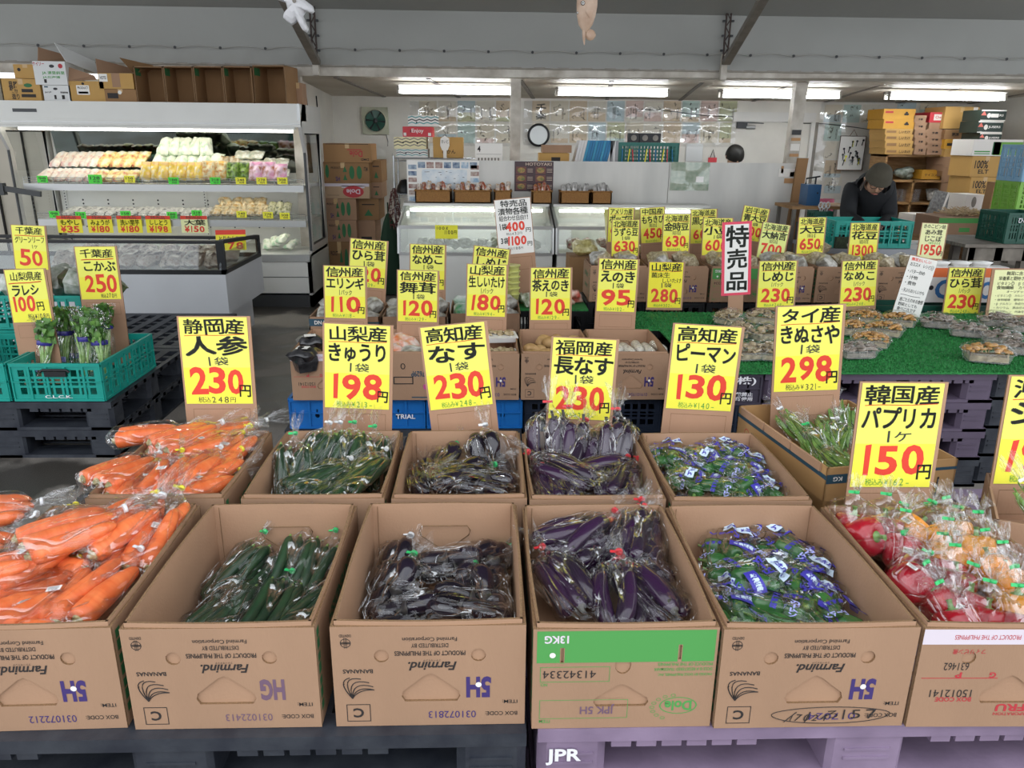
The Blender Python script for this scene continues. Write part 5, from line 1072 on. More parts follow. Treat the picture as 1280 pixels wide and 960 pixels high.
for i in range(6):
    p = in3(758+i*13, 434-(i % 2)*3, .59); t = thing('enoki_bundle', 'white wrapped bundle, %s from left in the carton under the 95 yen sign' % ORD[i], 'bundle', (p.x, p.y, .575), .1*(i % 3), 'white bundles in the third-row carton')
    m = MB(); m.revolve([(.0001, -.08), (.02, -.078), (.026, -.06), (.027, .05), (.024, .075), (.0001, .082)], 12, axis='y'); m.build('enoki', M_white_m, t); m = MB(); m.revolve([(.02, -.095), (.03, -.06), (.031, .06), (.018, .1)], 12, axis='y'); m.build('film_sleeve', M_wrap, t)
# ---- fourth row: cartons just behind
def carton4(px0, px1, py, label, Y=4.36, d=.42, side=None, m_=None, h=.25, top=None, z0=None):
    a = atY(px0, py, Y); b = atY(px1, py, Y); zt_ = a.z; z0 = zt_-h; t = thing('produce_carton', label, 'box', ((a.x+b.x)/2, Y+d/2, z0), 0, 'plain cartons behind the front rows'); w = b.x-a.x; q = .006
    m = MB(); m.box(-w/2, w/2, -d/2, -d/2+q, 0, h); m.box(-w/2, w/2, d/2-q, d/2, 0, h); m.box(-w/2, -w/2+q, -d/2, d/2, 0, h); m.box(w/2-q, w/2, -d/2, d/2, 0, h); m.box(-w/2, w/2, -d/2, d/2, 0, h*.55)
    m.build('carton_body', [m_ or M_card], t)
    f = MB(); fr = Fr((-w/2, -d/2-.0006, 0), (1, 0, 0), (0, 0, 1))
    if side == 'blue': f.rect(fr, 0, h-.055, w*.42, h-.012, 0, 0); f.text(fr, 'DN KG', .03, h-.045, .12, h-.022, 1, .02); f.rect(fr, w*.42, h-.04, w, h-.03, 0, 0)
    elif side == 'text': f.text(fr, 'PRODUCT', .1*w, h*.5, .5*w, h*.62, 2, .01); f.plate(fr, [circle(w*.7, h*.55, .014)], 0, .0003, 2)
    else: f.rect(fr, w*.1, h*.3, w*.9, h*.31, 0, 2)
    f.build('front_print', [M_bprint, M_paper, M_ink], t); return t, w, d, z0, h
for args in ((386, 474, 396, 'carton with blue band reading KG behind the leftmost third-row carton', 4.36, .42, 'blue'), (477, 558, 396, 'brown carton of clear bags behind the maitake sign', 4.36, .42, 'text'), (562, 651, 392, 'brown carton with a green and white bag behind the shiitake sign', 4.40, .42, None)):
    t, w, d, z0, h = carton4(*args); bx, by = t.location.x, t.location.y
    tag(t, group='plain cartons behind the front rows')
    crate('plastic_crate', 'black crate hidden below the %s' % args[3].split(' behind')[0], bx-w/2, bx+w/2, by-d/2+.0, by+d/2, 0, z0-.002, M_black, None, handle=False, cols=(5, 5), rows=2)
    for k in range(6):
        xx = bx+(-1+k % 3)*w*.28; yy = by+(-.5+k//3)*d*.42; mm = M_silver
        if args[3].startswith('brown carton with a green') and k in (0, 1, 3): mm = M_grbag
        pouch('produce_bag', '%s, %s in the carton behind the %s' % ('green and white printed bag' if mm is M_grbag else 'crinkled clear bag', ['front left', 'front middle', 'front right', 'back left', 'back middle', 'back right'][k], args[3].split('behind the ')[1].replace('leftmost third-row carton', 'lavender-banded one')), 'bag', (xx, yy, z0+h*.55+.085+.02*(k//3)), .15, .15, .09, [mm], k, .5, 'bags in the fourth-row cartons', k)
# stacked pale yellow cups behind the shiitake sign
for i, (px, py) in enumerate(((640, 338), (634, 352))):
    p = atY(px, py, 5.0); t = thing('plastic_cup_stack', 'stack of pale yellow plastic cups behind the shiitake sign, %s' % ('right one', 'left one')[i], 'cups', (p.x, 5.0, .586), 0, 'pale yellow cup stacks')
    m = MB(); hh = p.z+.05-.586
    for k in range(6): z = hh*k/6*.75; m.revolve([(.035, z), (.05, z+.09), (.055, z+.092), (.055, z+.098)], 16, 0); 
    m.build('cups', mat('pale_yellow_plastic', '#dfe08f', .35), t)
# ---- low table of packets in front of the display freezers
a = atY(655, 374, 5.1); b = atY(770, 374, 5.1)
crate('plastic_crate', 'low black crate table of packets in front of the freezers', .02, .66, 4.95, 5.5, 0, .575, M_black, None, handle=False, cols=(9, 9), rows=4)
m = MB(); m.box(.0, .67, 4.94, 5.5, .576, .586); tag(m.build('turf_mat', M_turf), 'small green mat under the packets in front of the freezers', 'turf mat')
for i in range(9):
    x = .08+.065*i; red = i >= 5
    pouch('snack_packet', '%s packet, %s from left on the small green mat' % ('red printed' if red else 'silvery green', ORD[i]), 'packet', (x, 5.02+.06*(i % 3), .635), .11, .10, .05, [mixmat('red_packet', '#d23a2a', '#e8d8c8', 14) if red else mixmat('silvery_green_packet', '#c9cbb8', '#66714e', 30)], .3*i, .9, 'packets on the small green mat', i)
# ---- bean cartons behind the turf table
GB = 'bean cartons behind the turf table'
spec = [(737, 811, 336, 'plain', 'plain banana carton behind the 95 yen enoki sign', '0240719'), (812, 887, 336, 'plain', 'banana carton stamped 5H between the shiitake sign and green carton', '0310722'), (889, 964, 337, 'dole', 'green-banded carton behind the red-bordered sign', '4134'), (966, 1019, 337, 'plain', 'banana carton stamped 5H right of the 230 yen shimeji sign', '0271'), (1021, 1094, 338, 'plain', 'banana carton behind the 230 yen nameko sign', '0310'), (1096, 1170, 339, 'plain', 'banana carton left of the recipe note', '0317')]
for i, (p0, p1, py, st, lab, num) in enumerate(spec):
    a = atY(p0, py, 5.06); b = atY(p1, py, 5.06); w = b.x-a.x-.01
    banana_box(lab, (a.x+b.x)/2, 5.06, w, .36, .615, .235, style=st, number=num, group=GB, floor=.15, name='banana_carton')
    for k in range(2): crate('plastic_crate', 'black crate below the bean cartons, %s of pair %s from left' % (('lower', 'upper')[k], ORD[i]), a.x, a.x+w, 5.08, 5.45, .303*k, .302, M_black, 'black crates below the bean cartons', handle=False, cols=(6, 6), rows=3)
    for k in range(4):
        pouch('bean_bag', 'clear bag of beans, %s in the %s' % (['back left', 'back right', 'front left', 'front right'][k], '%s bean carton from left' % ORD[i]), 'bag', (a.x+w*(.28+.44*(k % 2)), 5.31-.14*(k//2), .86), .15, .12, .09, [M_beanb if (i+k) % 3 else M_silver], k*.7, .5+.2*k, 'bags of beans in the bean cartons', k+i)
# upper tier of bean bags on cartons behind
for i in range(7):
    x = .80+.36*i; t = thing('produce_carton', 'closed tan carton in the rear row under the bean signs, %s from left' % ORD[i], 'box', (x, 5.95, 0), 0, 'rear cartons under the bean signs'); m = MB(); m.box(-.17, .17, -.14, .14, .0, .80); m.box(-.17, .17, -.004, .004, .80, .801, 1); m.build('carton_body', [M_card_d, M_card], t)
    pouch('bean_bag', 'bag of beans lying on rear carton, %s from left' % ORD[i], 'bag', (x-.04, 5.93, .86), .2, .15, .09, [mixmat('pale_yellow_grain_bag', '#ddd59b', '#b0a35c', 40) if i < 2 else M_beanb], i, .4, 'bean bags on the rear cartons', i)
for i, (px, py) in enumerate(((775, 254), (800, 256))):
    p = atY(px, py, 5.76); pouch('grain_bag', 'pale yellow bag standing above the bean signs, %s one' % ('left', 'right')[i], 'bag', (p.x, 5.93, 1.02), .16, .26, .08, [mixmat('yellow_green_bag', '#e3dc8a', '#c4c06a', 14)], .2-.3*i, 1.25, 'pale yellow bags above the bean signs', i)
# white carton with orange stripe and blue letters
a = atY(1158, 334, 4.95); b = atY(1262, 334, 4.95)
t = thing('printed_carton', 'white carton with orange stripe and blue letters behind the oyster mushroom sign', 'box', ((a.x+b.x)/2, 5.0, .64), 0); w = b.x-a.x; m = MB(); h = a.z-.64
m.box(-w/2, w/2, -.05, .05, 0, h); fr = Fr((-w/2, -.0506, 0), (1, 0, 0), (0, 0, 1)); m.rect(fr, 0, h*.72, w, h*.98, 0, 1); m.text(fr, 'CO', w*.15, h*.1, w*.62, h*.66, 2, .03); m.text(fr, 'CO', w*.7, h*.1, w*.98, h*.6, 2, .03); m.plate(fr, [circle(w*.1, h*.42, .016)], 0, .001, 3)
m.build('carton_body', [mat('white_printed_card', '#dcdad6', .6), mat('orange_print', '#e2713a', .6), mat('blue_print', '#2f6da8', .6), M_ink], t)
crate('plastic_crate', 'dark green crate under the white carton with blue letters', a.x-.42, b.x, 4.87, 5.05, .46, .175, M_dgreen, None, handle=False, cols=(14, 6))
crate('plastic_crate', 'black crate below the dark green crate, behind the turf', a.x-.42, b.x, 4.87, 5.05, 0, .455, M_black, None, handle=False, cols=(12, 6))
for i in range(3):
    p = atY(1166+i*26, 333, 5.0); m = MB(); m.revolve([(.05, 0), (.055, .015), (.07, .03), (.0001, .036)], 18); o = m.build('foam_dish', M_foam); o.location = (p.x+.04, 5.0, .645+(a.z-.645)+.0); tag(o, 'white foam dish on the blue-lettered carton, %s from left' % ORD[i], 'dish', 'white dishes on the lettered carton')
# ---- left: teal crates of leafy bags on black pallets
for j in range(2):
    for i in range(2): pallet('plastic_pallet', 'black pallet at left below the teal crates, %s, %s stack' % (['bottom one', 'top one'][i], ['front', 'rear'][j]), -3.1, -1.97, 3.87+1.10*j, 4.95+1.06*j, .158*i, .157, M_pal_k, 'pallets under the teal crates')
LZ = .318
CT = crate('folding_crate', 'teal lattice crate full of leafy bags at the left', -2.46, -2.0, 3.88, 4.52, LZ, .205, M_teal, 'teal crates at the left', cols=(9, 12), text=[('C.L.C.K.', -2.3, .018, -2.16, .034)])
crate('folding_crate', 'teal lattice crate cut off by the left edge, in front', -2.96, -2.485, 3.88, 4.52, LZ, .205, M_teal, 'teal crates at the left', cols=(9, 12))
crate('folding_crate', 'teal lattice crate behind the green-leaf sign, lower one', -2.96, -2.42, 4.60, 5.10, LZ, .205, M_teal, 'teal crates at the left', cols=(9, 9))
crate('folding_crate', 'teal lattice crate behind the green-leaf sign, upper one', -2.96, -2.42, 4.60, 5.10, LZ+.21, .205, M_teal, 'teal crates at the left', cols=(9, 9))
GR = [(32, 440, 80), (80, 425, 82), (88, 452, 84), (106, 440, 80), (118, 450, 75), (136, 442, 80), (141, 428, 80), (112, 420, 82), (75, 455, 80)]
for i, (px, py, pit) in enumerate(GR):
    p = atY(px, py, 4.08+.14*(i % 3)); o = place_bag('greens', i % 3, (max(-2.38, min(-2.085, p.x)), p.y, LZ+.215+.02*(i % 2)), 90+40*(i-4)/4, pit, 40*i, 1.0)
    tag(o, 'leafy bag with violet band in the teal crate, %s' % ['alone at the left', 'back left of the cluster', 'front left of the cluster', 'middle of the cluster', 'front right of the cluster', 'second from right', 'rightmost', 'tall one at the back', 'low one at the front'][i], 'bag', 'leafy bags in the teal crate')
for i in range(4):
    pouch('leafy_bag', 'clear bag of leaves at the left edge, %s from left in the crates' % ORD[i], 'bag', (-2.86+.11*i if i < 2 else -2.85+.16*i, 4.05+.0*i if i < 2 else 4.8, LZ+.17 if i < 2 else LZ+.46), .2, .22, .12, [mixmat('leafy_film_bag', '#8b9a6b', '#4a5a36', 30) if i % 2 else mixmat('red_leafy_bag', '#7c6a5c', '#53663a', 26)], i, .5, 'bags of leaves at the left edge', i)
for i in range(3): pouch('lettuce_bag', 'crinkled clear lettuce bag behind the 50 sign, %s from left' % ORD[i], 'bag', (-2.80+.17*i, 4.72+.1*(i % 2), LZ+.47), .22, .2, .16, [mixmat('clear_lettuce_bag', '#ced2cc', '#8f9a86', 26)], i, .3, 'lettuce bags behind the 50 sign', i)
# ================================================================ BACK OF THE SHOP
M_casew = mat('white_enamel', '#dcdcd6', .35, var=.05, vscale=3)
M_alu = mat('aluminium', '#b9bab8', .35, .6)
M_glass = film_mat('pane_glass', base=.06, edge=.5, rough=.03, bscale=3, bstr=.03, tint=(.93, .96, .95))
M_chrome = mat('chrome_wire', '#aeb1b2', .25, .9)
M_dgrey = mat('dark_grey_trim', '#3a3c3d', .45)
M_tag_g = mat('green_price_tag', '#4fe03f', .5); M_tag_y = mat('yellow_price_tag', '#f3ee3a', .5)
M_wood = mat('plywood', '#b08a5c', .6, var=.25, vscale=7, stretch=(1, 1, 6), col2='#8f6a40')
M_tube = bpy.data.materials.new('fluorescent_tube'); M_tube.use_nodes = True
def emitter(m, col, st):
    b = m.node_tree.nodes['Principled BSDF']; b.inputs['Base Color'].default_value = (*lin(col), 1); b.inputs['Emission Color'].default_value = (*lin(col), 1); b.inputs['Emission Strength'].default_value = st
emitter(M_tube, '#f6fbff', TUBE_POWER)
M_ctube = bpy.data.materials.new('display_case_tube'); M_ctube.use_nodes = True; emitter(M_ctube, '#fdfbf2', CASE_POWER)
M_ftube = bpy.data.materials.new('freezer_tube'); M_ftube.use_nodes = True; emitter(M_ftube, '#fbfbf4', COUNTER_POWER)
# ---- ceiling lamps: twin-lamp fluorescent fittings
LY = 8.85
for i, (p0, p1) in enumerate(((505, 633), (703, 828), (908, 1043), (1117, 1250))):
    a = atY(p0, 107, LY); b = atY(p1, 107, LY); x0, x1 = a.x-.06, b.x+.06; zc = 2.215-(LY-8.1)*.0375
    t = thing('ceiling_lamp', 'twin fluorescent ceiling lamp, %s' % ['above the brown stacked cartons and fan', 'above the round mirror', 'crossed by the right post', 'above the shelf of small boxes'][i], 'lamp', ((a.x+b.x)/2, LY, zc), .012, 'fluorescent lamps on the ceiling'); L = (x1-x0)/2
    m = MB(); m.hexa([(-L, -.03, -.035), (L, -.03, -.035), (-L, .03, -.035), (L, .03, -.035), (-L, -.07, .0), (L, -.07, .0), (-L, .07, .0), (L, .07, .0)]); m.build('lamp_housing', M_white, t)
    for s in (-1, 1):
        for e in (-1, 1): m = MB(); m.box(e*L-.012, e*L+.012, s*.05-.012, s*.05+.012, -.085, -.005); m.build('tube_holder', M_steel, t)
        m = MB(); m.revolve([(.0155, -L+.015), (.0155, L-.015)], 10, axis='x', c=(0, s*.05, -.065)); m.build('tube', M_tube, t)
# ---- wall fan
def fan():
    a = atY(469, 151, YB-.05); t = thing('exhaust_fan', 'square wall exhaust fan with dark green blades', 'fan', (a.x, YB-.001, a.z)); s = .165
    m = MB(); m.plate(Fr((0, -.05, 0), (1, 0, 0), (0, 0, 1)), [[(-s, -s), (s, -s), (s, s), (-s, s)], circle(0, 0, .132, n=32)], .05); m.revolve([(.132, -.062), (.14, -.062), (.14, -.05), (.132, -.05)], 32, axis='y', cap=False); m.build('fan_frame', mat('aged_beige_plastic', '#b7b8a0', .5, var=.15, vscale=8), t)
    m = MB(); m.plate(Fr((0, -.004, 0), (1, 0, 0), (0, 0, 1)), [circle(0, 0, .131, n=24)], .003); m.build('fan_shaft', M_black, t)
    for k in range(6):
        m = MB(); a0 = k*PI/3; m.grid(lambda u, v: ((.03+.095*v)*math.cos(a0+u*.85), -.03-.02*u, (.03+.095*v)*math.sin(a0+u*.85)), 6, 4); m.build('fan_blade', mat('green_fan_blade', '#2f5a4c', .4), t)
    m = MB(); m.revolve([(.034, -.04), (.03, -.052), (.000001, -.055)], 16, axis='y'); m.build('fan_hub', M_dgrey, t)
    m = MB(); m.tube([(.13, -.03, -.16), (.15, -.03, -.25), (.145, -.03, -.31)], .004, 5); m.build('pull_cord', M_black, t)
fan()
# ---- autograph boards under clear vinyl
BD = [mat('board_'+n, c, .6, var=.12, vscale=3) for n, c in (('cream', '#d9cfb8'), ('pale', '#dcd6c6'), ('tan', '#d3bfa2'), ('mint', '#b9cfc6'), ('sky', '#bccdd0'), ('pink', '#d9bfb4'), ('olive', '#bfc19a'))]
M_pen = mat('marker_scribble', '#4d4a47', .6)
def board(px, py, w, h, mi, lab, seed, words=None, Y=YB-.004):
    a = atY(px, py, Y); rg = random.Random(seed); m = MB(); m.box(-w/2, w/2, -.003, 0, -h/2, h/2); m.box(-w/2, w/2, -.0032, -.003, -h/2, -h/2+h*.22*(seed % 3), 2)
    fr = Fr((0, -.0034, 0), (1, 0, 0), (0, 0, 1))
    if words: m.write(fr, words[0], -w*.3, -.02, w*.3, h*.4, 1, .03); m.write(fr, words[1], -w*.3, -h*.4, w*.3, -.02, 1, .03)
    else:
        for k in range(rg.randint(2, 4)):
            x, z = rg.uniform(-.3, .3)*w, rg.uniform(-.35, .35)*h; pts = []
            for j in range(14): x += rg.uniform(-.14, .14)*w*.5; z += rg.uniform(-.13, .11)*h*.6; x = max(-w*.42, min(w*.42, x)); z = max(-h*.42, min(h*.42, z)); pts.append((x, -.0045, z))
            m.tube(pts, .0022, 4, 1, cap=False)
        for k in range(rg.randint(0, 2)): x = rg.uniform(-.4, .4)*w; m.text(fr, '御縁' if k else '感謝', x-.01, -h*.4, x+.012, h*.2, 1, .0)
    o = m.build('autograph_board', [BD[mi], M_pen, BD[(mi+seed) % 7]]); o.location = (a.x, Y, a.z); return tag(o, lab, 'autograph board', 'autograph boards on the back wall')
px0s = [522+23.0*i for i in range(6)]
n = 0
for r in range(2):
    for c in range(5):
        board(535+24*c, 139+27*r, .225, .25, [0, 1, 4, 1, 2, 0, 1, 3, 0, 1][r*5+c], 'scribbled autograph board left of the middle post, %s row, %s from left' % (('upper', 'lower')[r], ORD[c]), n); n += 1
    for c in range(11):
        board(676+23.4*c, 139+27*r, .225, .25, [2, 0, 2, 1, 4, 5, 1, 2, 3, 5, 6][c] if r == 0 else [0, 1, 0, 4, 6, 0, 1, 2, 4, 0, 6][c], 'autograph board right of the middle post, %s row, %s from left' % (('upper', 'lower')[r], ORD[c]), n, ('千', '楽') if r == 0 and c == 0 else None); n += 1
for r, (y, k) in enumerate(((142, 3), (165, 1), (188, 1), (211, 1), (231, 1))):
    for c in range(k): board(1041+23.6*c, y, .225, .22, [0, 3, 1, 2, 1, 0, 1][r+c], 'autograph board right of the door, row %s, %s from left' % (ORD[r], ORD[c]), n); n += 1
board(1117, 178, .2, .27, 3, 'mint autograph board beside the shelf of boxes', 77); board(1133, 134, .25, .12, 4, 'sky-blue board above the shelf of boxes', 78); board(1160, 136, .22, .16, 0, 'scribbled board with dark blue strip above the boxes', 80)
M_vinyl = film_mat('clear_vinyl_sheet', base=.10, edge=.35, rough=.07, bscale=2.2, bstr=.6, bdist=.12, haze=.03)
def vinyl(p0, y0, p1, y1, lab):
    a = atY(p0, y0, YB-.02); b = atY(p1, y1, YB-.02); m = MB()
    m.grid(lambda u, v: (a.x+(b.x-a.x)*u, YB-.03-.024*math.sin(u*PI*round((b.x-a.x)/.23))**2*math.sin(v*PI*2)**2-.004*math.sin(v*23), b.z+(a.z-b.z)*v), 90, 24); o = m.build('vinyl_sheet', M_vinyl); tag(o, lab, 'vinyl sheet', 'clear vinyl sheets over the boards')
vinyl(512, 126, 638, 183, 'clear wavy vinyl sheet over boards left of the middle post'); vinyl(655, 126, 918, 184, 'clear wavy vinyl sheet over boards right of the middle post'); vinyl(1027, 126, 1106, 250, 'clear wavy vinyl sheet over boards right of the door')
# ---- round mirror, door closer, cords
a = atY(673, 169, YB-.03); t = thing('round_mirror', 'round white-faced mirror with black frame on the back wall', 'mirror', (a.x, YB-.07, a.z)); m = MB(); m.revolve([(.115, -.02), (.14, -.02), (.145, 0), (.115, 0)], 32, axis='y', cap=False); m.build('mirror_frame', M_black, t); m = MB(); m.plate(Fr((0, -.01, 0), (1, 0, 0), (0, 0, 1)), [circle(0, 0, .118, n=32)], .008); m.build('mirror_face', mat('pale_mirror_glass', '#cfd3d2', .12), t)
a = atY(933, 156, YB-.02); t = thing('door_closer', 'black door closer with a silver cylinder under the lintel', 'door closer', (a.x, YB-.013, a.z)); m = MB(); m.box(-.13, .0, -.05, 0, -.045, .035); m.build('closer_body', M_black, t); m = MB(); m.revolve([(.025, -.01), (.025, .11)], 12, axis='x', c=(0, -.03, -.03)); m.build('cylinder', M_alu, t); m = MB(); m.bar((-.05, -.055, .03), (.22, -.02, .02), .015, .012); m.build('arm', M_dgrey, t)
m = MB(); m.tube([(XL+.012, 8.9+.06*i, 2.15-.12*i+.04*math.sin(i*2)) for i in range(9)], .008, 6); m.tube([(XL+.012, 9.5+.02*math.sin(i), 2.1-.1*i) for i in range(8)], .007, 6); m.box(XL+.001, XL+.03, 9.42, 9.56, 1.28, 1.40); tag(m.build('wall_cable', M_black), 'black cables and plug hanging on the left inner wall', 'cable')
m = MB(); m.tube([(2.0+.3*i, YB-.03, 2.03-.02*i+.012*math.sin(i*1.7)) for i in range(15)], .005, 5); tag(m.build('wall_cable', M_dgrey), 'thin grey cable sagging along the top of the back wall', 'cable')
# ---- printed cartons: simple closed boxes with tape, print and an optional logo
PRN = {}
def carton(name, label, px0, py0, px1, py1, Y, d, m_, prints=(), group=None, rz=0, lid=False, tape=True, z0=None):
    """closed box whose front face covers the given picture rectangle at depth Y; prints: (text, x0, y0, x1, y1, material) or ('#', ...) for a patch, in face fractions"""
    ym = (py0+py1)/2; a = atY(px0, ym, Y); b = atY(px1, ym, Y); w = b.x-a.x-.006; xm = (px0+px1)/2
    zb_ = atY(xm, py1, Y).z if z0 is None else z0; h = atY(xm, py0, Y).z-zb_-.003
    t = thing(name, label, 'box', ((a.x+b.x)/2, Y+d/2, zb_), rz, group); m = MB(); q = .006
    m.box(-w/2, w/2, -d/2, d/2, 0, h-.0015); m.box(-w/2+q, w/2-q, -d/2+q, d/2-q, h-.0015, h)
    if lid: m.box(-w/2-.002, w/2+.002, -d/2-.006, d/2, h*.62, h+.002)
    cb = m.build('carton_body', [m_], t)
    f = MB(); mats = [mat('packing_tape', '#c9a877', .35), M_ink]; fr = Fr((-w/2, -d/2-(.0066 if lid else .0008), 0), (1, 0, 0), (0, 0, 1))
    if tape: f.box(-.022, .022, -d/2-.0006, d/2, h, h+.0006, 0); f.rect(fr, w/2-.022, h*.75, w/2+.022, h, 0, 0)
    for p in prints:
        if p[5] not in mats: mats.append(p[5])
        k = mats.index(p[5])
        if p[0] == '#': f.rect(fr, p[1]*w, p[2]*h, p[3]*w, p[4]*h, .0003, k)
        elif p[0] == 'o': f.plate(fr, [circle((p[1]+p[3])/2*w, (p[2]+p[4])/2*h, (p[3]-p[1])/2*w, (p[4]-p[2])/2*h, 16)], 0, .0004, k)
        elif p[0] == '^': f.add([fr(p[1]*w, p[2]*h, .0004), fr(p[3]*w, p[2]*h, .0004), fr((p[1]+p[3])/2*w, p[4]*h, .0004)], [(0, 1, 2)], k)
        elif p[0] == '~':
            for j in range(3):
                n = 8; zz = [(x/n*w, h*(.2+.27*j+.13*(x % 2))) for x in range(n+1)]; kk = p[5] if not isinstance(p[5], tuple) else p[5][j % len(p[5])]
                if kk not in mats: mats.append(kk)
                for x in range(n): f.add([fr(zz[x][0], zz[x][1], .0004), fr(zz[x+1][0], zz[x+1][1], .0004), fr(zz[x+1][0], zz[x+1][1]+h*.09, .0004), fr(zz[x][0], zz[x][1]+h*.09, .0004)], [(0, 1, 2, 3)], mats.index(kk))
        else: f.text(fr, p[0], p[1]*w, p[2]*h, p[3]*w, p[4]*h, k, .02, .0005, len(p) > 6)
    mats = [x for x in mats if not isinstance(x, tuple)]
    if f.f: f.build('front_print', mats, cb)
    return t
# ---- stack of cartons in the left corner
GS = 'cartons stacked in the left corner'
def feet(ps): return ps
leafp = [('o', .05+.12*i, .25, .12+.12*i, .9, M_dgprint) for i in range(2)]+[('^', .5, .15, .58, .45, M_dgprint), ('^', .5, .55, .58, .85, M_dgprint), ('o', .62, .2, .72, .85, M_dgprint), ('o', .76, .2, .86, .85, M_dgprint), ('SH', .36, .1, .44, .32, M_purple), ('PRODUCT', .28, .7, .46, .8, M_ink)]
carton('carton', 'brown carton with green leaf print, lowest visible in the left corner stack', 400, 302, 450, 352, 8.86, .45, M_card_d, leafp, GS, z0=0)
carton('carton', 'brown carton with green leaf print, second visible from bottom in the corner stack', 398, 275, 446, 302, 8.86, .45, M_card, leafp, GS)
carton('carton', 'brown carton with green leaf print, just below the red-logo carton', 395, 248, 447, 275, 8.86, .45, M_card, leafp, GS, rz=-.04)
carton('carton', 'brown carton with big red half-round logo in the corner stack', 404, 229, 462, 248, 8.86, .45, mat('red_logo_cardboard', '#b79a7c', .75), [('#', 0, .8, 1, 1, M_lav), ('o', .42, .05, .88, .85, M_rprint), ('#', .40, .70, .9, .86, M_lav), ('Dole', .50, .3, .8, .62, M_lav, 1), ('#', .08, .2, .34, .22, M_ink)], GS)
carton('carton', 'wide brown carton with green leaf print above the red-logo one', 395, 203, 462, 229, 8.86, .45, M_card_d, leafp+[('ITEM', .9, .6, .97, .8, M_ink)], GS)
carton('carton', 'reddish brown carton on top of the left corner stack', 404, 179, 464, 203, 8.86, .45, mat('reddish_cardboard', '#a17a50', .75), [('Dole', .55, .3, .82, .62, M_rprint, 1), ('#', .5, .65, .8, .7, M_rprint), ('DMD', .78, .1, .95, .22, M_ink, 1), ('#', .05, .95, .95, .98, M_ink)], GS)
for i, (x0, y0, x1, y1, w) in enumerate(((447, 275, 470, 330, 'lowest'), (447, 248, 474, 275, 'second from bottom'), (464, 228, 477, 248, 'third from bottom'), (463, 200, 477, 228, 'top'))):
    carton('carton', 'narrow carton side in the second column of the corner stack, %s' % w, x0, y0, x1, y1, 9.0, .5, M_card_d if i % 2 else M_card, [('^', .3, .2, .7, .5, M_dgprint), ('#', .2, .7, .8, .75, M_ink)], GS, z0=0 if i == 0 else None, tape=False)
# ---- chrome rack with patterned fruit boxes, hat and chilli garland
def rack():
    a = atY(492, 197, 8.55); b = atY(512, 197, 8.55); x0, x1 = a.x, a.x+1.15; t = thing('wire_rack', 'chrome wire shelf rack behind the partition', 'rack', ((x0+x1)/2, 8.75, 0)); w = (x1-x0)/2
    for sx in (-1, 1):
        for sy in (-.2, .2): m = MB(); m.revolve([(.011, 0), (.011, a.z+.02)], 8, c=(sx*w, sy, 0)); m.build('post', M_chrome, t)
    zs = [.5, atY(500, 281, 8.55).z, atY(500, 242, 8.55).z, a.z]
    for z in zs:
        m = MB()
        for k in range(9): m.tube([(-w, -.2+.05*k, z-.006), (w, -.2+.05*k, z-.006)], .003, 4)
        for s in (-.2, .2): m.tube([(-w, s, z-.006), (w, s, z-.006)], .006, 5); m.tube([(-w, s, z-.035), (w, s, z-.035)], .004, 5)
        m.build('wire_shelf', M_chrome, t)
    return zs, x0
RZ, RX = rack()
M_red_c = mat('red_fruit_box', '#c9323c', .5); M_wchev = mat('white_fruit_box', '#e4e0da', .55); M_ychev = mat('cream_fruit_box', '#e6dcae', .55); M_tealp = mat('teal_print', '#3f9a9a', .55); M_gold_c = mat('gold_print', '#b8892f', .55)
GF = 'fruit boxes stacked on the chrome rack'
carton('fruit_box', 'white fruit box with red and teal chevrons, bottom of the rack-top stack', 495, 186, 535, 200.5, 8.6, .3, M_wchev, [('~', 0, 0, 1, 1, (M_red_c, M_tealp, M_red_c)), ('o', .28, .4, .33, .55, M_black), ('o', .72, .4, .77, .55, M_black)], GF, tape=False, z0=RZ[-1]+.002)
carton('fruit_box', 'cream fruit box with gold and grey chevrons, second from bottom on the rack', 492, 171, 533, 186, 8.6, .3, M_ychev, [('~', 0, 0, 1, 1, (M_gold_c, M_steel, M_gold_c)), ('o', .26, .45, .31, .6, M_black), ('o', .7, .4, .75, .55, M_black)], GF, tape=False)
carton('fruit_box', 'red fruit box with white script in the rack-top stack', 503, 158, 541, 171, 8.6, .3, M_red_c, [('Enjoy', .3, .3, .7, .8, M_wchev), ('#', .03, .1, .12, .4, M_wchev), ('#', .85, .1, .95, .4, M_wchev), ('o', .25, .4, .28, .7, M_black)], GF, tape=False)
carton('fruit_box', 'white fruit box with red chevrons, top of the rack-top stack', 508, 144, 547, 158, 8.6, .3, M_wchev, [('~', 0, 0, 1, 1, (M_red_c, M_tealp, M_red_c)), ('o', .25, .3, .3, .45, M_black)], GF, tape=False, rz=.1)
carton('carton', 'tan carton beside the chevron fruit boxes', 541, 171, 579, 200.5, 8.6, .32, M_card_y, [('愛媛', .3, .5, .6, .65, M_ink), ('みかん', .3, .2, .75, .4, M_ink)], None, z0=RZ[-1]+.002)
a = atY(556, 188, 8.56); m = MB(); m.plate(Fr((a.x, 8.58, a.z), (1, 0, 0), (0, 0, 1)), [[(-.03, 0), (.03, 0), (.05, .05), (.045, .12), (.0, .15), (-.045, .12), (-.05, .05)]], .004); m.plate(Fr((a.x, 8.579, a.z), (1, 0, 0), (0, 0, 1)), [[(-.018, -.125), (.018, -.125), (.018, .01), (-.018, .01)]], .004); m.write(Fr((a.x-.04, 8.574, a.z+.02), (1, 0, 0), (0, 0, 1)), 'まいど', 0, .05, .08, .09, 1, .0); tag(m.build('paper_fan', [M_paper, M_ink]), 'white round paper fan leaning on the tan carton', 'fan')
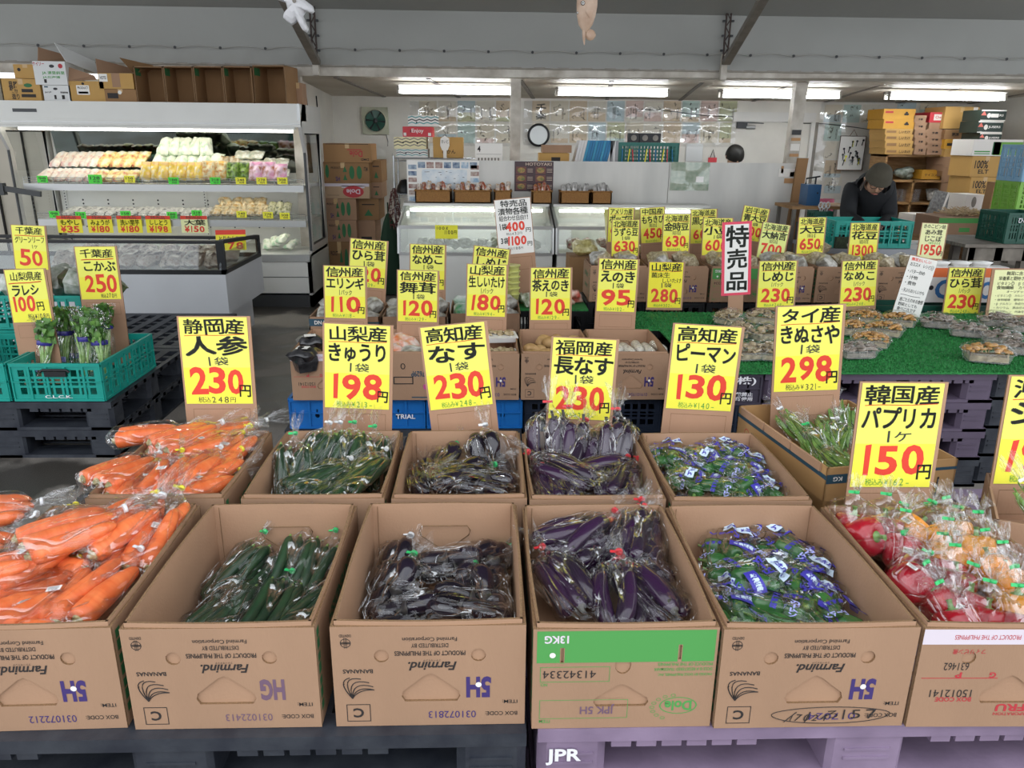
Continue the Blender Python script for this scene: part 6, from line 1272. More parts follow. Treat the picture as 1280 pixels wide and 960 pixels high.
m = MB(); a = atY(503, 238, 8.6); m.revolve([(.000001, .13), (.05, .12), (.085, .06), (.10, .0), (.10, -.012), (.000001, -.012)], 20, mod=lambda q, i: 1+.08*math.sin(3*q)); o = m.build('cap', M_black); o.location = (a.x+.02, 8.72, RZ[2]+.013); tag(o, 'black cap on the chrome rack shelf', 'cap')
carton('small_box', 'small white printed box on the lower rack shelf', 500, 262, 512, 280, 8.6, .15, M_wchev, [('年賀', .1, .3, .9, .7, M_ink)], None, tape=False)
a = atY(492, 235, 8.3); rgc = random.Random(4); t = thing('chilli_garland', 'hanging garland of dried dark red chillies', 'garland', (a.x, 8.3, a.z)); m = MB(); m.tube([(0, 0, .35), (0, 0, 0)], .003, 4); m.build('string', M_rope, t); m = MB()
for k in range(110):
    q = rgc.uniform(0, 6.28); z = -rgc.uniform(0, .40); r0 = .02+.04*min(1, -z*5); p = Vector((r0*math.cos(q), r0*math.sin(q), z)); m.tube([p*.4+Vector((0, 0, z*.6)), p, p+Vector((.008*math.cos(q), .008*math.sin(q), -.045))], [.003, .006, .001], 5)
o = m.build('chillies', mat('dried_chilli', '#5a1a16', .35, var=.4, vscale=30), t); o['kind'] = 'stuff'
m = MB(); a = atY(484, 268, 8.35); m.grid(lambda u, v: (a.x+(.02+.16*v**.7)*math.sin(u*2*PI)*(1+.12*math.sin(u*31)), 8.42+(.02+.09*v**.7)*math.cos(u*2*PI)*(1+.1*math.sin(u*25)), a.z-(a.z-.02)*v), 40, 10, closed=True); m.tube([(a.x, 8.42, a.z+.12), (a.x, 8.42, a.z-.1)], .008, 6); tag(m.build('furled_parasol', mat('dark_green_cloth', '#12331f', .8)), 'dark green folded cloth parasol standing in the corner', 'parasol')
# ---- posters on the partition
def poster(name, label, px0, py0, px1, py1, cat='poster'):
    a = atY(px0, py1, 7.775); b = atY(px1, py0, 7.775); t = thing(name, label, cat, (a.x, 7.776, a.z)); return t, Fr((0, 0, 0), (1, 0, 0), (0, 0, 1)), b.x-a.x, b.z-a.z
t, F, w, h = poster('map_poster', 'large white town map poster bordered with small photos', 511, 201, 599, 279); m = MB(); rgm = random.Random(8)
m.rect(F, 0, 0, w, h, .002); mm = [M_paper, mat('map_blue_wash', '#c9d6df', .6, var=.5, vscale=14, col2='#e6ebec'), mat('photo_navy', '#3f5578', .5, var=.6, vscale=25, col2='#a8b8c4'), mat('photo_red', '#8a5a55', .5, var=.6, vscale=25, col2='#c2b4a8'), mat('photo_sky', '#7fa6c4', .5, var=.6, vscale=25, col2='#d8dee0'), M_ink]
m.rect(F, w*.2, h*.12, w*.83, h*.86, .003, 1)
for k in range(7): m.rect(F, w*(.15+.12*k), h*.88, w*(.15+.12*k+.10), h*.975, .004, 2+rgm.randint(0, 2))
for k in range(9):
    for xx in (.015, .88): m.rect(F, w*xx, h*(.06+.1*k), w*(xx+.115), h*(.06+.1*k+.07), .004, 2+rgm.randint(0, 2))
for k in range(60): x, z = rgm.uniform(.22, .8)*w, rgm.uniform(.15, .84)*h; m.rect(F, x, z, x+rgm.uniform(.004, .03), z+.004, .005, 5 if k % 3 else 2)
m.build('poster_sheet', mm, t)
t, F, w, h = poster('food_poster', 'dark brown poster with six photos of baked dishes', 643, 202, 692, 239); m = MB(); m.rect(F, 0, 0, w, h, .002)
m.text(F, 'HOTOYAKI', w*.28, h*.86, w*.95, h*.96, 2, .01, .003)
for i in range(2):
    for j in range(3): m.rect(F, w*(.04+.5*i), h*(.05+.27*j), w*(.30+.5*i), h*(.28+.27*j), .003, 1); m.plate(F, [circle(w*(.17+.5*i), h*(.165+.27*j), w*.10, h*.09, 14)], 0, .004, 3); [m.rect(F, w*(.33+.5*i), h*(.2-.05*q+.27*j), w*(.47+.5*i), h*(.215-.05*q+.27*j), .004, 2) for q in range(3)]
m.build('poster_sheet', [mat('poster_brown', '#3c1e26', .3), mat('photo_dark_red', '#6d3a30', .4), mat('poster_cream', '#cdb7a2', .5), mat('baked_dish', '#b98a4a', .4, var=.5, vscale=40, col2='#5a6d35')], t)
t, F, w, h = poster('map_sheet', 'green contour map under wrinkled clear film on the partition', 837, 203, 888, 238); m = MB(); m.rect(F, 0, 0, w, h, .002); m.rect(F, w*.66, h*.3, w*.86, h*.5, .003, 1); m.build('map_print', [mat('green_map_print', '#8fa58c', .5, var=.5, vscale=22, col2='#b9c4ae', detail=8), M_paper], t)
m = MB(); m.grid(lambda u, v: F(w*u, h*v, .008+.006*math.sin(u*9)*math.sin(v*7)), 20, 14); m.build('clear_film', M_vinyl, t)
for i, (x, y, ww, hh, c) in enumerate(((985, 216, 24, 10, 2), (978, 212, 4, 9, 1), (993, 218, 12, 6, 1), (990, 226, 20, 6, 1), (995, 232, 6, 7, 0))):
    a = atY(x-ww/2, y+hh/2, 7.775); b = atY(x+ww/2, y-hh/2, 7.775); m = MB(); m.box(a.x, b.x, 7.774, 7.779, a.z, b.z); tag(m.build('taped_scrap', [[mat('pale_yellow_note', '#e8e4a0', .6), mat('masking_tape', '#b98e62', .7), mat('white_note', '#e8e4dc', .7)][c]]), ['torn white paper with pink taped on the partition end', 'small tape strip left of the torn paper', 'upper brown tape patch on the partition end', 'lower long brown tape strip on the partition end', 'small yellow note at the partition end'][i], 'tape')
# ---- display freezers with baskets of snacks
def freezer(label, x0, x1, Y, d, ztop):
    t = thing('display_freezer', label, 'freezer', ((x0+x1)/2, Y+d/2, 0)); w = (x1-x0)/2; hd = d/2; zf = ztop*.84
    m = MB(); m.box(-w, w, -hd, hd, .08, ztop*.62); m.box(-w+.03, w-.03, -hd+.04, hd, 0, .08); m.box(-w, w, hd-.05, hd, ztop*.62, ztop); m.build('freezer_body', M_casew, t)
    for s in (-1, 1):
        m = MB(); e = s*w; m.hexa([(e-.015, -hd, ztop*.62), (e+.015, -hd, ztop*.62), (e-.015, hd, ztop*.62), (e+.015, hd, ztop*.62), (e-.015, -hd+.04, zf), (e+.015, -hd+.04, zf), (e-.015, hd, ztop), (e+.015, hd, ztop)]); m.build('side_panel', M_alu, t)
    m = MB(); m.hexa([(-w, -hd, ztop*.62), (w, -hd, ztop*.62), (-w, -hd+.008, ztop*.62), (w, -hd+.008, ztop*.62), (-w, -hd+.04, zf), (w, -hd+.04, zf), (-w, -hd+.048, zf), (w, -hd+.048, zf)]); m.build('front_glass', M_glass, t)
    m = MB(); m.hexa([(-w, -hd+.045, zf), (w, -hd+.045, zf), (-w, hd-.22, ztop-.03), (w, hd-.22, ztop-.03), (-w, -hd+.045, zf+.008), (w, -hd+.045, zf+.008), (-w, hd-.22, ztop-.022), (w, hd-.22, ztop-.022)]); m.build('top_glass', M_glass, t)
    m = MB(); m.bar((-w, -hd+.042, zf), (w, -hd+.042, zf), .025, .03); m.bar((-w, -hd, ztop*.62), (w, -hd, ztop*.62), .02, .025); m.build('metal_trim', M_alu, t)
    m = MB(); m.box(-w, w, hd-.24, hd, ztop-.02, ztop+.003); m.build('top_shelf', M_casew, t)
    m = MB(); m.revolve([(.014, -w+.06), (.014, w-.06)], 8, axis='x', c=(0, hd-.2, ztop-.06)); m.build('freezer_light', M_ftube, t)
    return t
fa = atY(498, 281, 7.0); fb = atY(691, 285, 7.0); fz = atY(600, 262, 7.0).z+.01
freezer('white glass-topped display freezer below the town map', fa.x, fb.x, 6.98, .74, fz)
ga = atY(697, 285, 7.0); gb = atY(905, 285, 7.0)
freezer('second white display freezer behind the bean signs', ga.x, gb.x, 6.98, .74, fz)
rgf = random.Random(12)
for f, (x0, x1) in enumerate(((fa.x+.15, fb.x-.1), (ga.x+.1, gb.x-.1))):
    for i in range(9):
        x = x0+(x1-x0)*(i+.5)/9; pouch('frozen_packet', '%s packet inside the %s display freezer, %s from left' % ('pale' if f == 0 else 'red and white', ('map-side', 'bean-side')[f], ORD[i]), 'packet', (x, 7.2, fz*.62+.07), .13, .14, .07, [mixmat('pale_frozen_pack', '#d8d8c6', '#a9a88c', 26) if f == 0 else mixmat('red_frozen_pack', '#b34a35', '#d9cbbb', 26)], i, .5, 'packets in the display freezers', i)
M_wick = mat('woven_basket', '#a9793f', .7, var=.4, vscale=90, col2='#7d5528', bump=.5, bscale=120, stretch=(1, 1, 2))
SNK = [mixmat('snack_orange_white', '#d2a878', '#8d4a30', 20, c3='#e6ddd2'), mixmat('snack_tan', '#c99a5e', '#e2d8c8', 22, c3='#a8472f'), mixmat('snack_grey', '#8f8c88', '#d9d6d2', 24)]
for i, (p0, p1) in enumerate(((519, 565), (567, 615), (617, 640), (664, 690), (699, 737), (738, 764))):
    a = atY(p0, 279, 7.52); b = atY(p1, 279, 7.52); w = b.x-a.x; t = thing('snack_basket', 'woven basket of snacks on the freezer top, %s from left' % ORD[i], 'basket', ((a.x+b.x)/2, 7.62, fz+.004), 0, 'woven baskets on the freezer tops')
    m = MB(); hw, q = w/2-.005, .09
    for (x0, x1, y0, y1) in ((-hw, hw, -q, -q+.012), (-hw, hw, q-.012, q), (-hw, -hw+.012, -q, q), (hw-.012, hw, -q, q)): m.box(x0, x1, y0, y1, 0, .115)
    m.box(-hw, hw, -q, q, 0, .01); m.tube([(-hw, -q, .115), (hw, -q, .115), (hw, q, .115), (-hw, q, .115), (-hw, -q, .115)], .009, 6); m.build('basket_weave', M_wick, t)
    nk = max(3, int(w/.05))
    for k in range(nk): pouch('snack_packet', 'snack packet, %s from left in the %s woven basket' % (ORD[k], ORD[i]), 'packet', (a.x+.04+(w-.08)*k/(nk-1), 7.60+.03*(k % 2), fz+.135+.012*(k % 3)), min(.11, (w-.08)/(nk-1)*.95), .12, .05, [SNK[(k % 2) if i < 3 else 2 if i > 3 else 1]], .5*math.sin(k*3), .55, 'snack packets in the woven baskets', k+i)
for i, (px, w) in enumerate(((558, .2), (656, .05))): 
    a = atY(px, 290, 6.96); m = MB(); m.box(-w/2, w/2, -.002, 0, -.06, .06); fr = Fr((0, -.0024, 0), (1, 0, 0), (0, 0, 1)); m.write(fr, '100g', -w*.45, .02, w*.1, .045, 1, .01); m.write(fr, '1100円', -w*.1, -.02, w*.45, .015, 1, .02); o = m.build('price_card', [M_tag_y, M_ink]); o.location = (a.x, 6.965, a.z); tag(o, 'yellow price card on the front glass of the freezer, %s one' % ('wide', 'narrow')[i], 'price card', 'yellow cards on the freezer')
# ---- counter behind the partition with stationery
a = atY(640, 200, 8.5); m = MB(); SZ = PZ-.035
t = thing('back_counter', 'counter behind the partition carrying files and crates', 'counter', (.9, 8.27, 0)); m.box(-1.4, 1.65, -.25, .25, SZ-.03, SZ); m.build('counter_top', M_wood, t); m = MB(); [m.box(x, x+.04, -.22, .22, 0, SZ-.03) for x in (-1.3, .2, 1.55)]; m.build('counter_legs', M_steel, t)
def onc(px, py=200, Y=8.35): return atY(px, py, Y)
a = onc(594); b = onc(628); t = thing('desk_calendar', 'white desk calendar showing a 4', 'calendar', ((a.x+b.x)/2, 8.32, SZ)); w = b.x-a.x; m = MB(); m.hexa([(-w/2, -.05, 0), (w/2, -.05, 0), (-w/2, .05, 0), (w/2, .05, 0), (-w/2, -.005, .19), (w/2, -.005, .19), (-w/2, .005, .19), (w/2, .005, .19)]); fr = Fr((-w/2, -.0515, 0), (1, 0, 0), (0, .23, .97)); m.text(fr, '4', w*.08, .11, w*.2, .17, 1, .02); [m.rect(fr, w*(.1+.12*k), .02, w*(.16+.12*k), .05, .001, 2) for k in range(7)]; m.rect(fr, w*.05, .085, w*.95, .088, .001, 2); m.build('calendar_body', [M_paper, M_ink, M_steel], t)
carton('carton', 'flat tan carton below another beside the blue files', 674, 191, 712, 200, 8.3, .25, M_card_y, [('#', .4, .2, .7, .6, M_ink)], 'tan cartons beside the files', z0=SZ, tape=False); carton('carton', 'tan carton on top of another beside the blue files', 678, 181, 715, 191, 8.3, .25, M_card, [], 'tan cartons beside the files', tape=False)
FC = [mat('file_'+n, c, .5) for n, c in (('white', '#d8d8d6'), ('blue', '#1f77a8'), ('cyan', '#2f8fb5'), ('grey', '#9a9c9e'))]
for i in range(16):
    a = onc(717+3.4*i); m = MB(); ln = .05 if i < 13 else 0; m.hexa([(0, -.13, 0), (.026, -.13, 0), (0, .13, 0), (.026, .13, 0), (ln, -.13, .23), (.026+ln, -.13, .23), (ln, .13, .23), (.026+ln, .13, .23)]); o = m.build('file_folder', [FC[0 if i < 3 else 1 if i % 3 else 2] if i < 12 else FC[[0, 3, 0, 3][i-12]]]); o.location = (a.x, 8.42, SZ); tag(o, '%s file in the leaning row, %s from left' % ('white' if i < 3 else 'blue' if i < 12 else 'pale', ORD[i]), 'file', 'files on the counter')
a = onc(772); b = onc(846); crate('desk_crate', 'teal green lattice crate of pens on the counter', a.x, b.x, 8.3, 8.6, SZ, .215, mat('deep_teal_plastic', '#1f6d62', .45), None, cols=(16, 6), rows=4, handle=False)
for i in range(10):
    x = onc(776+7*i).x; m = MB(); m.tube([(0, 0, 0), (.02*math.sin(i*2), .01, .15)], .006, 6); o = m.build('pen', [FC[1] if i % 3 == 0 else M_tag_y if i % 3 == 1 else M_red_c]); o.location = (x, 8.27, SZ); tag(o, 'pen leaning on the teal counter crate, %s from left' % ORD[i], 'pen', 'pens at the counter crate')
for i, px in enumerate((791, 805, 818)):
    a = onc(px, 180, 8.4); m = MB(); m.box(-.055, .055, -.04, .04, 0, .09); m.revolve([(.03, -.042), (.03, -.04)], 12, 1, axis='y', c=(0, 0, .045)); o = m.build('small_device', [M_black, M_steel]); o.location = (a.x, 8.4, SZ+.216); tag(o, 'black desk device on the teal counter crate, %s from left' % ORD[i], 'device', 'black devices on the counter crate')
a = atY(868, 190, YB-.012); m = MB(); m.plate(Fr((a.x, YB-.012, a.z), (1, 0, 0), (0, 0, 1)), [[(-.11, -.12), (.11, -.12), (.11, .1), (-.11, .1)]], .004); tag(m.build('clipboard', M_alu), 'silver clipboard hung on the wall beside the red pouch', 'clipboard')
a = atY(891, 197, YB-.02); m = MB(); m.box(-.055, .055, -.02, 0, -.06, .0); m.tube([(-.03, -.01, 0), (0, -.01, .1), (.03, -.01, 0)], .005, 5, 1); o = m.build('pouch_bag', [M_red_c, M_black]); o.location = (a.x, YB-.001, a.z); tag(o, 'small red pouch hanging on the back wall', 'pouch')
# ================================================================ REFRIGERATED CASE ON THE LEFT
CY0, CY1 = 7.75, 8.68; CX1 = -1.76; CX0 = -4.62; CZ = 1.945
t = CASE = thing('refrigerated_case', 'tall white open refrigerated display case with lit shelves at the left', 'display case', ((CX0+CX1)/2, (CY0+CY1)/2, 0)); hw = (CX1-CX0)/2; hd = (CY1-CY0)/2
m = MB(); m.box(-hw+.05, hw-.05, hd-.06, hd, .05, CZ); m.box(-hw+.05, hw-.05, -hd+.2, hd-.06, CZ-.08, CZ)
for i in range(10):      # peg holes in the back panel
    for z in (.86, .90, .94, .98, 1.16, 1.20, 1.24, .70, .74): m.plate(Fr((-hw+.28+.265*i, hd-.0605, z), (1, 0, 0), (0, 0, 1)), [circle(0, 0, .010, n=8)], 0, 0, 1)
for x in (-hw+.1, .15, hw-.15):
    m.box(x-.02, x+.02, hd-.07, hd-.06, .5, 1.4); [m.box(x-.006, x+.006, hd-.0712, hd-.07, z*.03+.5, z*.03+.512, 2) for z in range(28)]
m.build('back_panel', [M_casew, M_black, M_dgrey], t)
m = MB(); m.hexa([(-hw+.1, hd-.07, 1.28), (hw-.1, hd-.07, 1.28), (-hw+.1, hd-.06, 1.28), (hw-.1, hd-.06, 1.28), (-hw+.1, hd-.16, 1.82), (hw-.1, hd-.16, 1.82), (-hw+.1, hd-.15, 1.82), (hw-.1, hd-.15, 1.82)]); m.build('mirror_panel', mat('tinted_mirror', '#8f9691', .06, 1.0), t)
m = MB(); m.box(-hw, hw, -hd+.0, -hd+.25, 1.79, CZ); m.box(-hw, hw, -hd-.02, -hd+.03, 1.735, 1.79); m.box(-hw+.06, hw-.06, -hd-.0, -hd+.08, 1.71, 1.735); m.box(-hw, hw, -hd-.024, -hd-.02, 1.757, 1.765, 1); m.box(-hw+.2, -hw+.42, -hd-.003, -hd, 1.845, 1.875, 2); m.box(hw-.03, hw, -hd-.004, -hd, 1.79, CZ, 1); m.build('fascia', [M_casew, M_alu, M_dgrey], t)
for y in (-hd+.14, -hd+.30): m = MB(); m.revolve([(.014, -hw+.15), (.014, hw-.15)], 8, axis='x', c=(0, y, 1.70)); m.build('light_tube', M_ctube, t)
m = MB(); m.box(-hw, hw, -hd+.0, hd, .0, .12, 1); m.box(-hw, hw, -hd, -hd+.05, .14, .50); m.box(-hw, hw, -hd, hd-.06, .50, .53); m.box(-hw, hw, -hd-.02, -hd, .46, .53, 2); m.box(-hw+.5, -hw+.7, -hd-.004, -hd, .36, .41, 3); m.box(-hw, hw, -hd-.005, -hd, .30, .306, 3); m.build('base', [M_casew, M_dgrey, M_alu, M_dgrey], t)
for s in (-1, 1):       # glazed end panels
    X = s*hw; fr = Fr((X, -hd, 0), (0, 1, 0), (0, 0, 1)); d = 2*hd
    out = [(0, .0), (d, 0), (d, CZ), (.1, CZ), (.0, 1.79), (.0, 1.73), (.14, 1.50), (.14, .55), (0, .5)]
    hole = [(.20, .60), (d-.12, .60), (d-.12, 1.68), (.12, 1.68), (.20, 1.48)]
    m = MB(); m.plate(fr, [out, hole], .03 if s > 0 else -.03, 0, 0); m.build('end_panel', mat('brushed_end_panel', '#c9c8c4', .35, .2, var=.06, vscale=3), t)
    m = MB(); m.tube([fr(*q, -.015*s) for q in hole+[hole[0]]], .016, 6); m.tube([fr(.14, 1.50, -.015*s), fr(.14, .55, -.015*s)], .014, 6); m.build('dark_frame', M_dgrey, t)
    m = MB(); m.plate(fr, [hole], 0, -.015*s); m.build('end_glass', M_glass, t)
zU = atY(200, 231, CY0+.12).z; zL = atY(200, 275, CY0+.12).z
for nm, z, x0, x1 in (('upper', zU, -hw+.12, hw-.04), ('lower', zL, -hw+.2, hw-.04)):
    m = MB(); m.box(x0, x1, -hd+.12, hd-.06, z-.025, z); m.box(x0, x1, -hd+.10, -hd+.12, z-.06, z+.004, 1)
    for q in (.02, .04, .06): m.tube([(x0, -hd+.115, z+q), (x1, -hd+.115, z+q)], .0025, 4, 2)
    for i in range(20): m.tube([(x0+(x1-x0)*i/19, -hd+.115, z), (x0+(x1-x0)*i/19, -hd+.115, z+.06)], .0025, 4, 2)
    m.build('shelf', [M_casew, M_alu, M_chrome], t)
cx = (CX0+CX1)/2
for z in (zU-.04, zL-.04):  # added tubes, tucked behind the shelf lips to brighten the lower case
    m = MB(); m.revolve([(.010, -hw+.3), (.010, hw-.2)], 8, axis='x', c=(0, -hd+.16, z)); m.build('light_tube', M_ctube, t)
# green wire riser for the noodle packs
m = MB(); x0, x1 = atY(72, 205, CY0+.42).x, atY(172, 205, CY0+.42).x
for q in (.03, .10): m.tube([(x0, CY0+.40, zU+q), (x1, CY0+.40, zU+q)], .006, 5)
for i in range(18): m.tube([(x0+(x1-x0)*i/17, CY0+.40, zU+.004), (x0+(x1-x0)*i/17, CY0+.40, zU+.10), (x0+(x1-x0)*i/17, CY0+.72, zU+.12)], .004, 4)
m.box(x0, x1, CY0+.40, CY0+.72, zU+.105, zU+.112); tag(m.build('wire_riser', mat('green_wire', '#2c7a58', .4)), 'green wire riser under noodle packs on the upper shelf', 'riser')
def pk(n, c1, c2, sc=16, c3=None): return mixmat('pack_'+n, c1, c2, sc, .3, c3, .25, .4)
PKS = {'noodle': pk('noodle', '#e9e3dc', '#d8a9a0', 18, '#e8d9c4'), 'udon': pk('udon', '#efe9d8', '#d9705a', 14, '#e9d98a'), 'pale': pk('pale', '#dfe8d6', '#a9c9a4', 14, '#e9ead6'), 'tan': pk('tan', '#d9b07a', '#e7dfc8', 14, '#e3c23a'), 'orange': pk('orange', '#e8a022', '#b8742a', 16, '#d9cfa4'), 'dark': pk('dark', '#2f4a2a', '#1f2a1c', 18, '#7fa03f'), 'pink': pk('pink', '#d98ab0', '#a8643c', 12, '#e6c9d6'), 'stamp': pk('stamp', '#e4e8de', '#a9b7a0', 24, '#c9c2ac'), 'brown': pk('brown', '#9a7a4a', '#d9d2bc', 20), 'slate': pk('slate', '#b9b6ae', '#4f4c48', 22, '#dcd9d0'), 'ochre': pk('ochre', '#c99a4a', '#8f7a52', 20, '#d9cba8'), 'moss': pk('moss', '#8a8a5a', '#4f5a3a', 22, '#c9c4a2')}
def row(kind, desc, p0, p1, n, y, z, w, h, d, rx, group, rz=.0, jit=.1, name='food_packet', zz=0):
    rgp = random.Random(len(desc)*7+n); a = atY(p0, 220, y).x; b = atY(p1, 220, y).x
    for i in range(n):
        x = a+(b-a)*((i+.5)/n); w = min(w, (b-a)/n*1.2); pouch(name, '%s, %s from left' % (desc, ORD[i]), 'packet', (x, y+.02*(i % 2), z+h/2*math.sin(rx)+d*.3+zz*(i % 3)), w, h, d, [PKS[kind]], rz+rgp.uniform(-jit, jit), rx, group, i+n)
GC = 'packets in the refrigerated case'
row('noodle', 'pink and white noodle pack at the front of the upper shelf', 52, 120, 6, CY0+.22, zU+.01, .17, .2, .06, .55, GC, -.25); row('udon', 'white and red noodle pack at the front of the upper shelf', 120, 170, 4, CY0+.22, zU+.01, .16, .2, .06, .5, GC, -.3)
row('noodle', 'pale noodle pack on the green riser', 72, 130, 5, CY0+.55, zU+.13, .2, .24, .07, .6, GC, -.2); row('udon', 'yellow and red udon pack on the green riser', 130, 185, 4, CY0+.55, zU+.13, .2, .24, .07, .65, GC, -.25)
row('tan', 'yellow-topped tan packet on the upper shelf', 178, 256, 7, CY0+.22, zU+.02, .15, .2, .08, 1.0, GC, .1); row('pale', 'pale green bag in the heap on the upper shelf, lower layer', 195, 278, 6, CY0+.5, zU+.06, .22, .24, .12, .9, GC, 0, .4); row('pale', 'pale green bag in the heap on the upper shelf, upper layer', 205, 268, 5, CY0+.55, zU+.24, .22, .22, .11, .8, GC, 0, .4)
row('orange', 'orange-topped packet on the upper shelf', 255, 284, 2, CY0+.22, zU+.02, .15, .2, .09, 1.1, GC); row('dark', 'dark green packet on the upper shelf', 285, 312, 2, CY0+.22, zU+.02, .14, .19, .08, 1.1, GC); row('pink', 'pink-topped packet on the upper shelf', 313, 343, 2, CY0+.22, zU+.02, .15, .2, .08, 1.1, GC); row('pink', 'pink and green packet at the right end of the upper shelf', 344, 358, 1, CY0+.22, zU+.02, .14, .18, .08, 1.1, GC)
row('brown', 'brown mushroom packet behind the orange packets', 276, 300, 2, CY0+.5, zU+.08, .16, .2, .08, .9, GC)
for k in range(3): row('stamp', 'white labelled packet behind the dark packets, %s layer' % ['bottom', 'middle', 'top'][k], 298, 330, 2, CY0+.46+.06*k, zU+.05+.09*k, .16, .13, .05, .5, GC)
for k in range(2): row('stamp', 'white labelled packet at the back right of the upper shelf, %s layer' % ['lower', 'upper'][k], 331, 360, 2, CY0+.46+.06*k, zU+.06+.10*k, .15, .13, .05, .5, GC)
row('slate', 'slate and white slanted packet on the lower shelf', 75, 262, 14, CY0+.28, zL+.02, .2, .2, .05, .3, GC, -.3); row('ochre', 'ochre packet on the lower shelf', 262, 335, 7, CY0+.26, zL+.03, .2, .2, .07, .35, GC, .2, .3); row('ochre', 'ochre packet in the second layer of the lower shelf', 272, 328, 4, CY0+.4, zL+.10, .2, .2, .06, .35, GC, .2, .3); row('moss', 'mossy green packet on the lower shelf', 332, 360, 3, CY0+.26, zL+.03, .15, .18, .08, .6, GC)
row('pale', 'green and white packet on the case deck', 322, 362, 4, CY0+.25, .55, .2, .2, .06, .3, GC, 0, .3, zz=.03)
# jars
for i, (px, py) in enumerate(((181, 196), (188, 186))): a = atY(px, py, CY0+.5); m = MB(); m.revolve([(.045, 0), (.045, .09), (.05, .09), (.05, .12), (.000001, .12)], 16, smooth=False); o = m.build('white_jar', M_foam); o.location = (a.x, CY0+.5+.1*i, zU+.01); tag(o, 'small white lidded jar beside the pale green heap, %s one' % ['front', 'back'][i], 'jar', 'white jars')
def shelf_tag(px, py, col, w=.085, h=.06, words='100', Y=CY0+.085):
    a = atY(px, py, Y); m = MB(); m.box(-w/2, w/2, -.002, 0, -h/2, h/2); fr = Fr((0, -.0024, 0), (1, 0, 0), (0, 0, 1)); m.text(fr, words, -w*.35, -h*.05, w*.35, h*.3, 1, .01); m.text(fr, '¥'+words, -w*.15, -h*.38, w*.3, -h*.12, 1, .01)
    o = m.build('shelf_price_tag', [col, M_ink]); o.location = (a.x, Y, a.z); return o
i = 0
for sh, L in (('upper', ((53, 224, 0), (119, 224, 0), (162, 224, 1), (217, 226, 0), (269, 226, 0), (301, 226, 1), (327, 226, 1), (353, 226, 1))), ('lower', ((68, 268, 0), (101, 269, 0), (157, 268, 0), (215, 269, 0), (246, 267, 0), (302, 268, 1), (335, 269, 1), (356, 270, 1)))):
    for j, (px, py, c) in enumerate(L): tag(shelf_tag(px, py, M_tag_y if c else M_tag_g, .13 if (sh, j) == ('upper', 1) else .1, .085 if (sh, j) == ('upper', 1) else .065, str(98+j*30)), '%s price tag on the %s case shelf edge, %s from left' % ('yellow' if c else 'green', sh, ORD[j]), 'price tag', 'price tags on the case shelves')
for j, (px, nm, pr) in enumerate(((87, 'もやし', '35'), (125, 'みょうが', '180'), (162, '洗い里芋', '180'), (198, 'ししとう', '198'), (243, '大葉', '150'))):
    a = atY(px, 280.5, CY0+.075); w, h = .24 if j < 4 else .26, .165; m = MB(); m.box(-w/2, w/2, -.003, 0, -h/2, h/2); fr = Fr((0, -.0034, 0), (1, 0, 0), (0, 0, 1)); m.rect(fr, -w/2, h*.3, w/2, h/2, .0003, 2); m.write(fr, '特売品', -w*.3, h*.32, w*.3, h*.48, 1, .01); m.write(fr, nm, -w*.38, -h*.05, w*.4, h*.28, 1, .03); m.write(fr, '¥'+pr, -w*.4, -h*.46, w*.38, -h*.08, 3, .035, .0006, None, True)
    o = m.build('case_price_card', [M_gold_p if j < 4 else M_pale_p, M_blk_ink, M_red_ink, M_red_ink]); o.location = (a.x, CY0+.078, a.z); tag(o, 'yellow and red card marked %s under the lower case shelf, %s from left' % (pr, ORD[j]), 'price card', 'red-topped cards in the case')
# latch on the left glass end
m = MB(); a = atY(20, 240, 7.7); m.bar((a.x-.12, 7.72, a.z+.03), (a.x+.22, 7.72, a.z-.02), .03, .05); m.box(a.x-.16, a.x-.11, 7.69, 7.75, a.z-.03, a.z+.08); tag(m.build('door_latch', M_dgrey), 'dark latch bar beside the left glass end of the case', 'latch')
# ---- cartons on top of the case
GT = 'cartons on top of the case'
TY = 7.93
carton('carton', 'tan carton with bold black brush characters on top of the case', 3, 98, 51, 128, TY, .4, M_card_y, [('最勝', .18, .35, .42, .9, M_ink), ('造り', .22, .08, .42, .34, M_ink), ('o', .58, .62, .80, .8, M_dgprint), ('#', .48, .18, .86, .32, M_ink), ('#', .5, .4, .8, .55, M_ink)], GT, z0=CZ)
carton('carton', 'cut-off grey-brown carton at the far left end of the case top', -14, 97, 2, 128, TY, .35, mat('grey_brown_card', '#8b8474', .8), [], GT, z0=CZ)
carton('carton', 'plain tan carton on top of the brush-character carton', 17, 80, 47, 98, TY+.05, .25, M_card_y, [('o', .15, .5, .3, .75, M_ink)], GT)
WB = mat('white_box_card', '#d9dad8', .55)
carton('carton', 'white carton with small black print, below the green-lettered white one', 54, 106, 89, 128, TY, .35, WB, [('o', .38, .7, .54, .85, M_black), ('#', .38, .15, .46, .4, M_ink), ('#', .66, .15, .76, .4, M_ink), ('JA八戸', .06, .5, .3, .62, M_ink), ('青森県産', .62, .5, .9, .62, M_ink), ('#', .06, .85, .2, .93, M_bprint)], GT, z0=CZ, tape=False)
def flap(t, pts, m_, nm='carton_flap'):
    m = MB(); p = [Vector(q) for q in pts]; n = (p[1]-p[0]).cross(p[2]-p[1]).normalized()*.005; m.hexa([p[0], p[1], p[3], p[2], p[0]+n, p[1]+n, p[3]+n, p[2]+n]); m.build(nm, m_, t)
